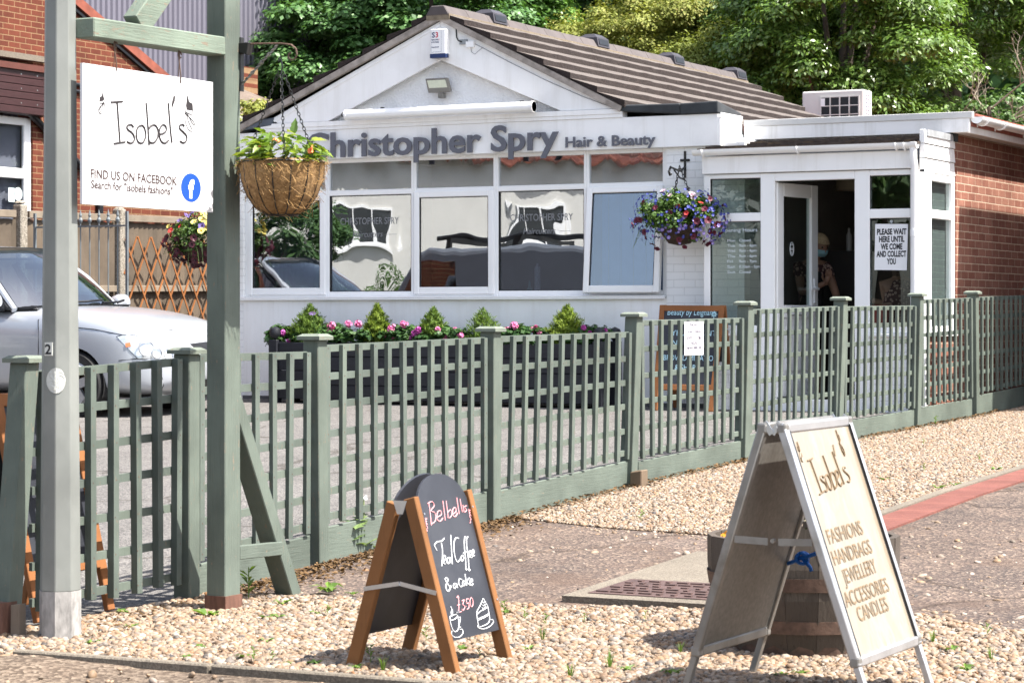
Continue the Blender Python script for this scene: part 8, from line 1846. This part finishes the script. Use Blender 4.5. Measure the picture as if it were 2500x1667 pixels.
for k in range(nrow):
    t0, t1 = k/nrow, (k+1)/nrow; L0, L1 = A_[0].lerp(A_[3], t0), A_[0].lerp(A_[3], t1); R0_, R1_ = A_[1].lerp(A_[2], t0), A_[1].lerp(A_[2], t1); up_ = Vector((0, 0, .05)); n0 = 70
    vs = []
    for q in range(n0*4 + 1):
        f = q/(n0*4.); b = .035*math.sin(q*math.pi/2); vs += [L0.lerp(R0_, f) + up_ + Vector((0, 0, b)), L1.lerp(R1_, f) + Vector((0, 0, b*.6)), L0.lerp(R0_, f) - up_*.4 + Vector((0, 0, b))]
    mb.add(vs, [(3*q, 3*q+3, 3*q+4, 3*q+1) for q in range(n0*4)] + [(3*q+2, 3*q+5, 3*q+3, 3*q) for q in range(n0*4)])
mb.add(A_, [(3, 2, 4, 5)]); mb.build('roof', PAN_, ct)
for a0 in (-9.5, -6.6, -3.2, 1.0, 4.6):
    for z0, h in ((3.15, .95), (.9, 1.2)):
        if z0 < 2 and a0 in (-3.2, 4.6): continue
        mb = MB(); 
        for k in range(4): cb(mb, a0 + k*.48, a0 + k*.48 + .06, 0, .05, z0, z0+h)
        cb(mb, a0, a0+1.5, 0, .049, z0-.06, z0); cb(mb, a0, a0+1.5, 0, .049, z0+h, z0+h+.06); cb(mb, a0-.05, a0+1.56, 0, .12, z0-.12, z0-.06)
        w = mb.build('window', MT['upvc'], ct); mb = MB(); cb(mb, a0+.06, a0+1.44, .005, .02, z0, z0+h); mb.build('pane', plain('dark_cottage_glass', (.03, .035, .04), .1), w)
mb = MB(); cb(mb, -1.1, -.2, .0, .06, .1, 2.2); mb.build('door', plain('red_brown_door', (.22, .06, .04), .4), ct)
r = np.random.RandomState(8); n = 30000; aa = r.uniform(-12, 1.0, n); zz = r.uniform(0, 1, n); Pq = np.array(o0) + np.outer(aa, np.array(e)) + np.outer(1.6 + r.uniform(-.4, .4, n), np.array(nv)); Pq[:, 2] = zz*(2.05 + .3*np.sin(aa*2.1) + .2*np.sin(aa*5))
V, F_ = leaf_quads(Pq, r.normal(size=(n, 3)) + np.array([.5, .5, .6]), r.normal(size=(n, 3)), r.uniform(.05, .1, n), r.uniform(.04, .07, n))
tag(np_mesh('hedge', V, F_, WIL_D, loc=tuple(o0 + e*-5)), 'clipped green hedge in front of the white cottage', 'hedge')
# grey van parked left of the view, mirrored too
vx, vy, vz_ = -15.0, 14.3, g(14)
vn = thing('parked_van', 'dark grey van with a roof rack mirrored in the salon windows', 'van', (vx, vy, vz_))
VG = plain('dark_grey_van_paint', (.14, .155, .18), .45, .05, coat=.2)
mb = MB(); prof = [(-x*.84, z) for x, z in [(-2.3, .35), (2.3, .35), (2.38, .6), (2.3, 1.02), (1.75, 1.15), (1.15, 1.88), (.9, 1.98), (-2.25, 1.98), (-2.38, 1.7)]]
mb.prism([(vx + x, vz_ + z) for x, z in prof], 'y', vy-.9, vy+.9); mb.build('body', VG, vn, bevel=.09, seg=3)
for y in (vy-.905, vy+.905):
    mb = MB(); mb.prism([(vx-.35, vz_+1.2), (vx-1.26, vz_+1.2), (vx-.91, vz_+1.8), (vx-.35, vz_+1.8)], 'y', y-.004, y+.004); mb.build('side_window', MT['car_glass'], vn)
for xw in (-1.3, 1.26):
    for s_ in (-1, 1):
        mb = MB(); mb.lathe([(.19, -.1), (.31, -.1), (.33, 0), (.31, .1), (.19, .1)], (vx+xw, vy+s_*.82, vz_+.33), 28, 'y'); wh = mb.build('wheel', MT['rubber'], vn, smooth=True)
        mb = MB(); mb.tube([(vx+xw, vy+s_*.84, vz_+.33), (vx+xw, vy+s_*.93, vz_+.33)], .2, 24); mb.build('hubcap', RIM, wh)
mb = MB()
for x in (-.5, .5, 1.6): mb.box(vx+x-.03, vx+x+.03, vy-.8, vy+.8, vz_+2.04, vz_+2.10); mb.box(vx+x-.03, vx+x+.03, vy-.8, vy-.74, vz_+1.97, vz_+2.04); mb.box(vx+x-.03, vx+x+.03, vy+.74, vy+.8, vz_+1.97, vz_+2.04)
for y in (-.25, .25): mb.tube([(vx-.9, vy+y, vz_+2.13), (vx+1.9, vy+y, vz_+2.13)], .03, 8)
mb.build('roof_rack', MT['blackiron'], vn)
# neighbour on the right, outside the picture, whose shadow falls on the brick wall and the far fence
nb_ = thing('brick_garage', 'tall plain brick garage right of the fence, just outside the view', 'garage', (-3.5, 28, .4))
mb = MB(); mb.box(-5.2, -1.5, 22.35, 34, .2, 4.75); mb.build('wall', MT['brick_r'], nb_); mb = MB(); mb.box(-5.25, -1.4, 22.3, 34.1, 4.75, 4.86); mb.build('roof', MT['felt'], nb_)

r = np.random.RandomState(61)
for k, (tx, ty, lab) in enumerate(((-20.5, -17.5, 'round leafy tree right of the white cottage across the road'), (-16.5, -21, 'tall leafy tree across the road beyond the cottage gable'), (-23.5, -17, 'dark leafy tree at the end of the white cottage'))):
    tt = thing('roadside_tree', lab, 'tree', (tx, ty, -.25), 'trees across the road')
    (V, F_), CC, R_ = crown(r, (tx, ty, 5.0), (3.0, 3.0, 3.2), 60, (.7, 1.3), 14000, .26, up=.5); np_mesh('crown', V, F_, WIL_D, tt)
    mb = MB(); mb.tube([(tx, ty, -.3), (tx+.1, ty, 2.5), (tx, ty+.1, 5.5)], [.28, .22, .1], 10); mb.build('trunk', BARK, tt, smooth=True)

tx, ty = -28.3, -.6; tt = thing('garden_tree', 'slim dark garden tree before the white cottage, mirrored in the first salon window', 'tree', (tx, ty, -.25), 'trees across the road')
r = np.random.RandomState(62); (V, F_), CC, R_ = crown(r, (tx, ty, 2.7), (1.35, 1.35, 1.5), 50, (.3, .55), 16000, .10, up=.5); np_mesh('crown', V, F_, DARK, tt)
mb = MB(); mb.tube([(tx, ty, -.3), (tx+.05, ty, 1.5), (tx, ty, 3)], [.10, .08, .04], 8); mb.build('trunk', BARK, tt, smooth=True)
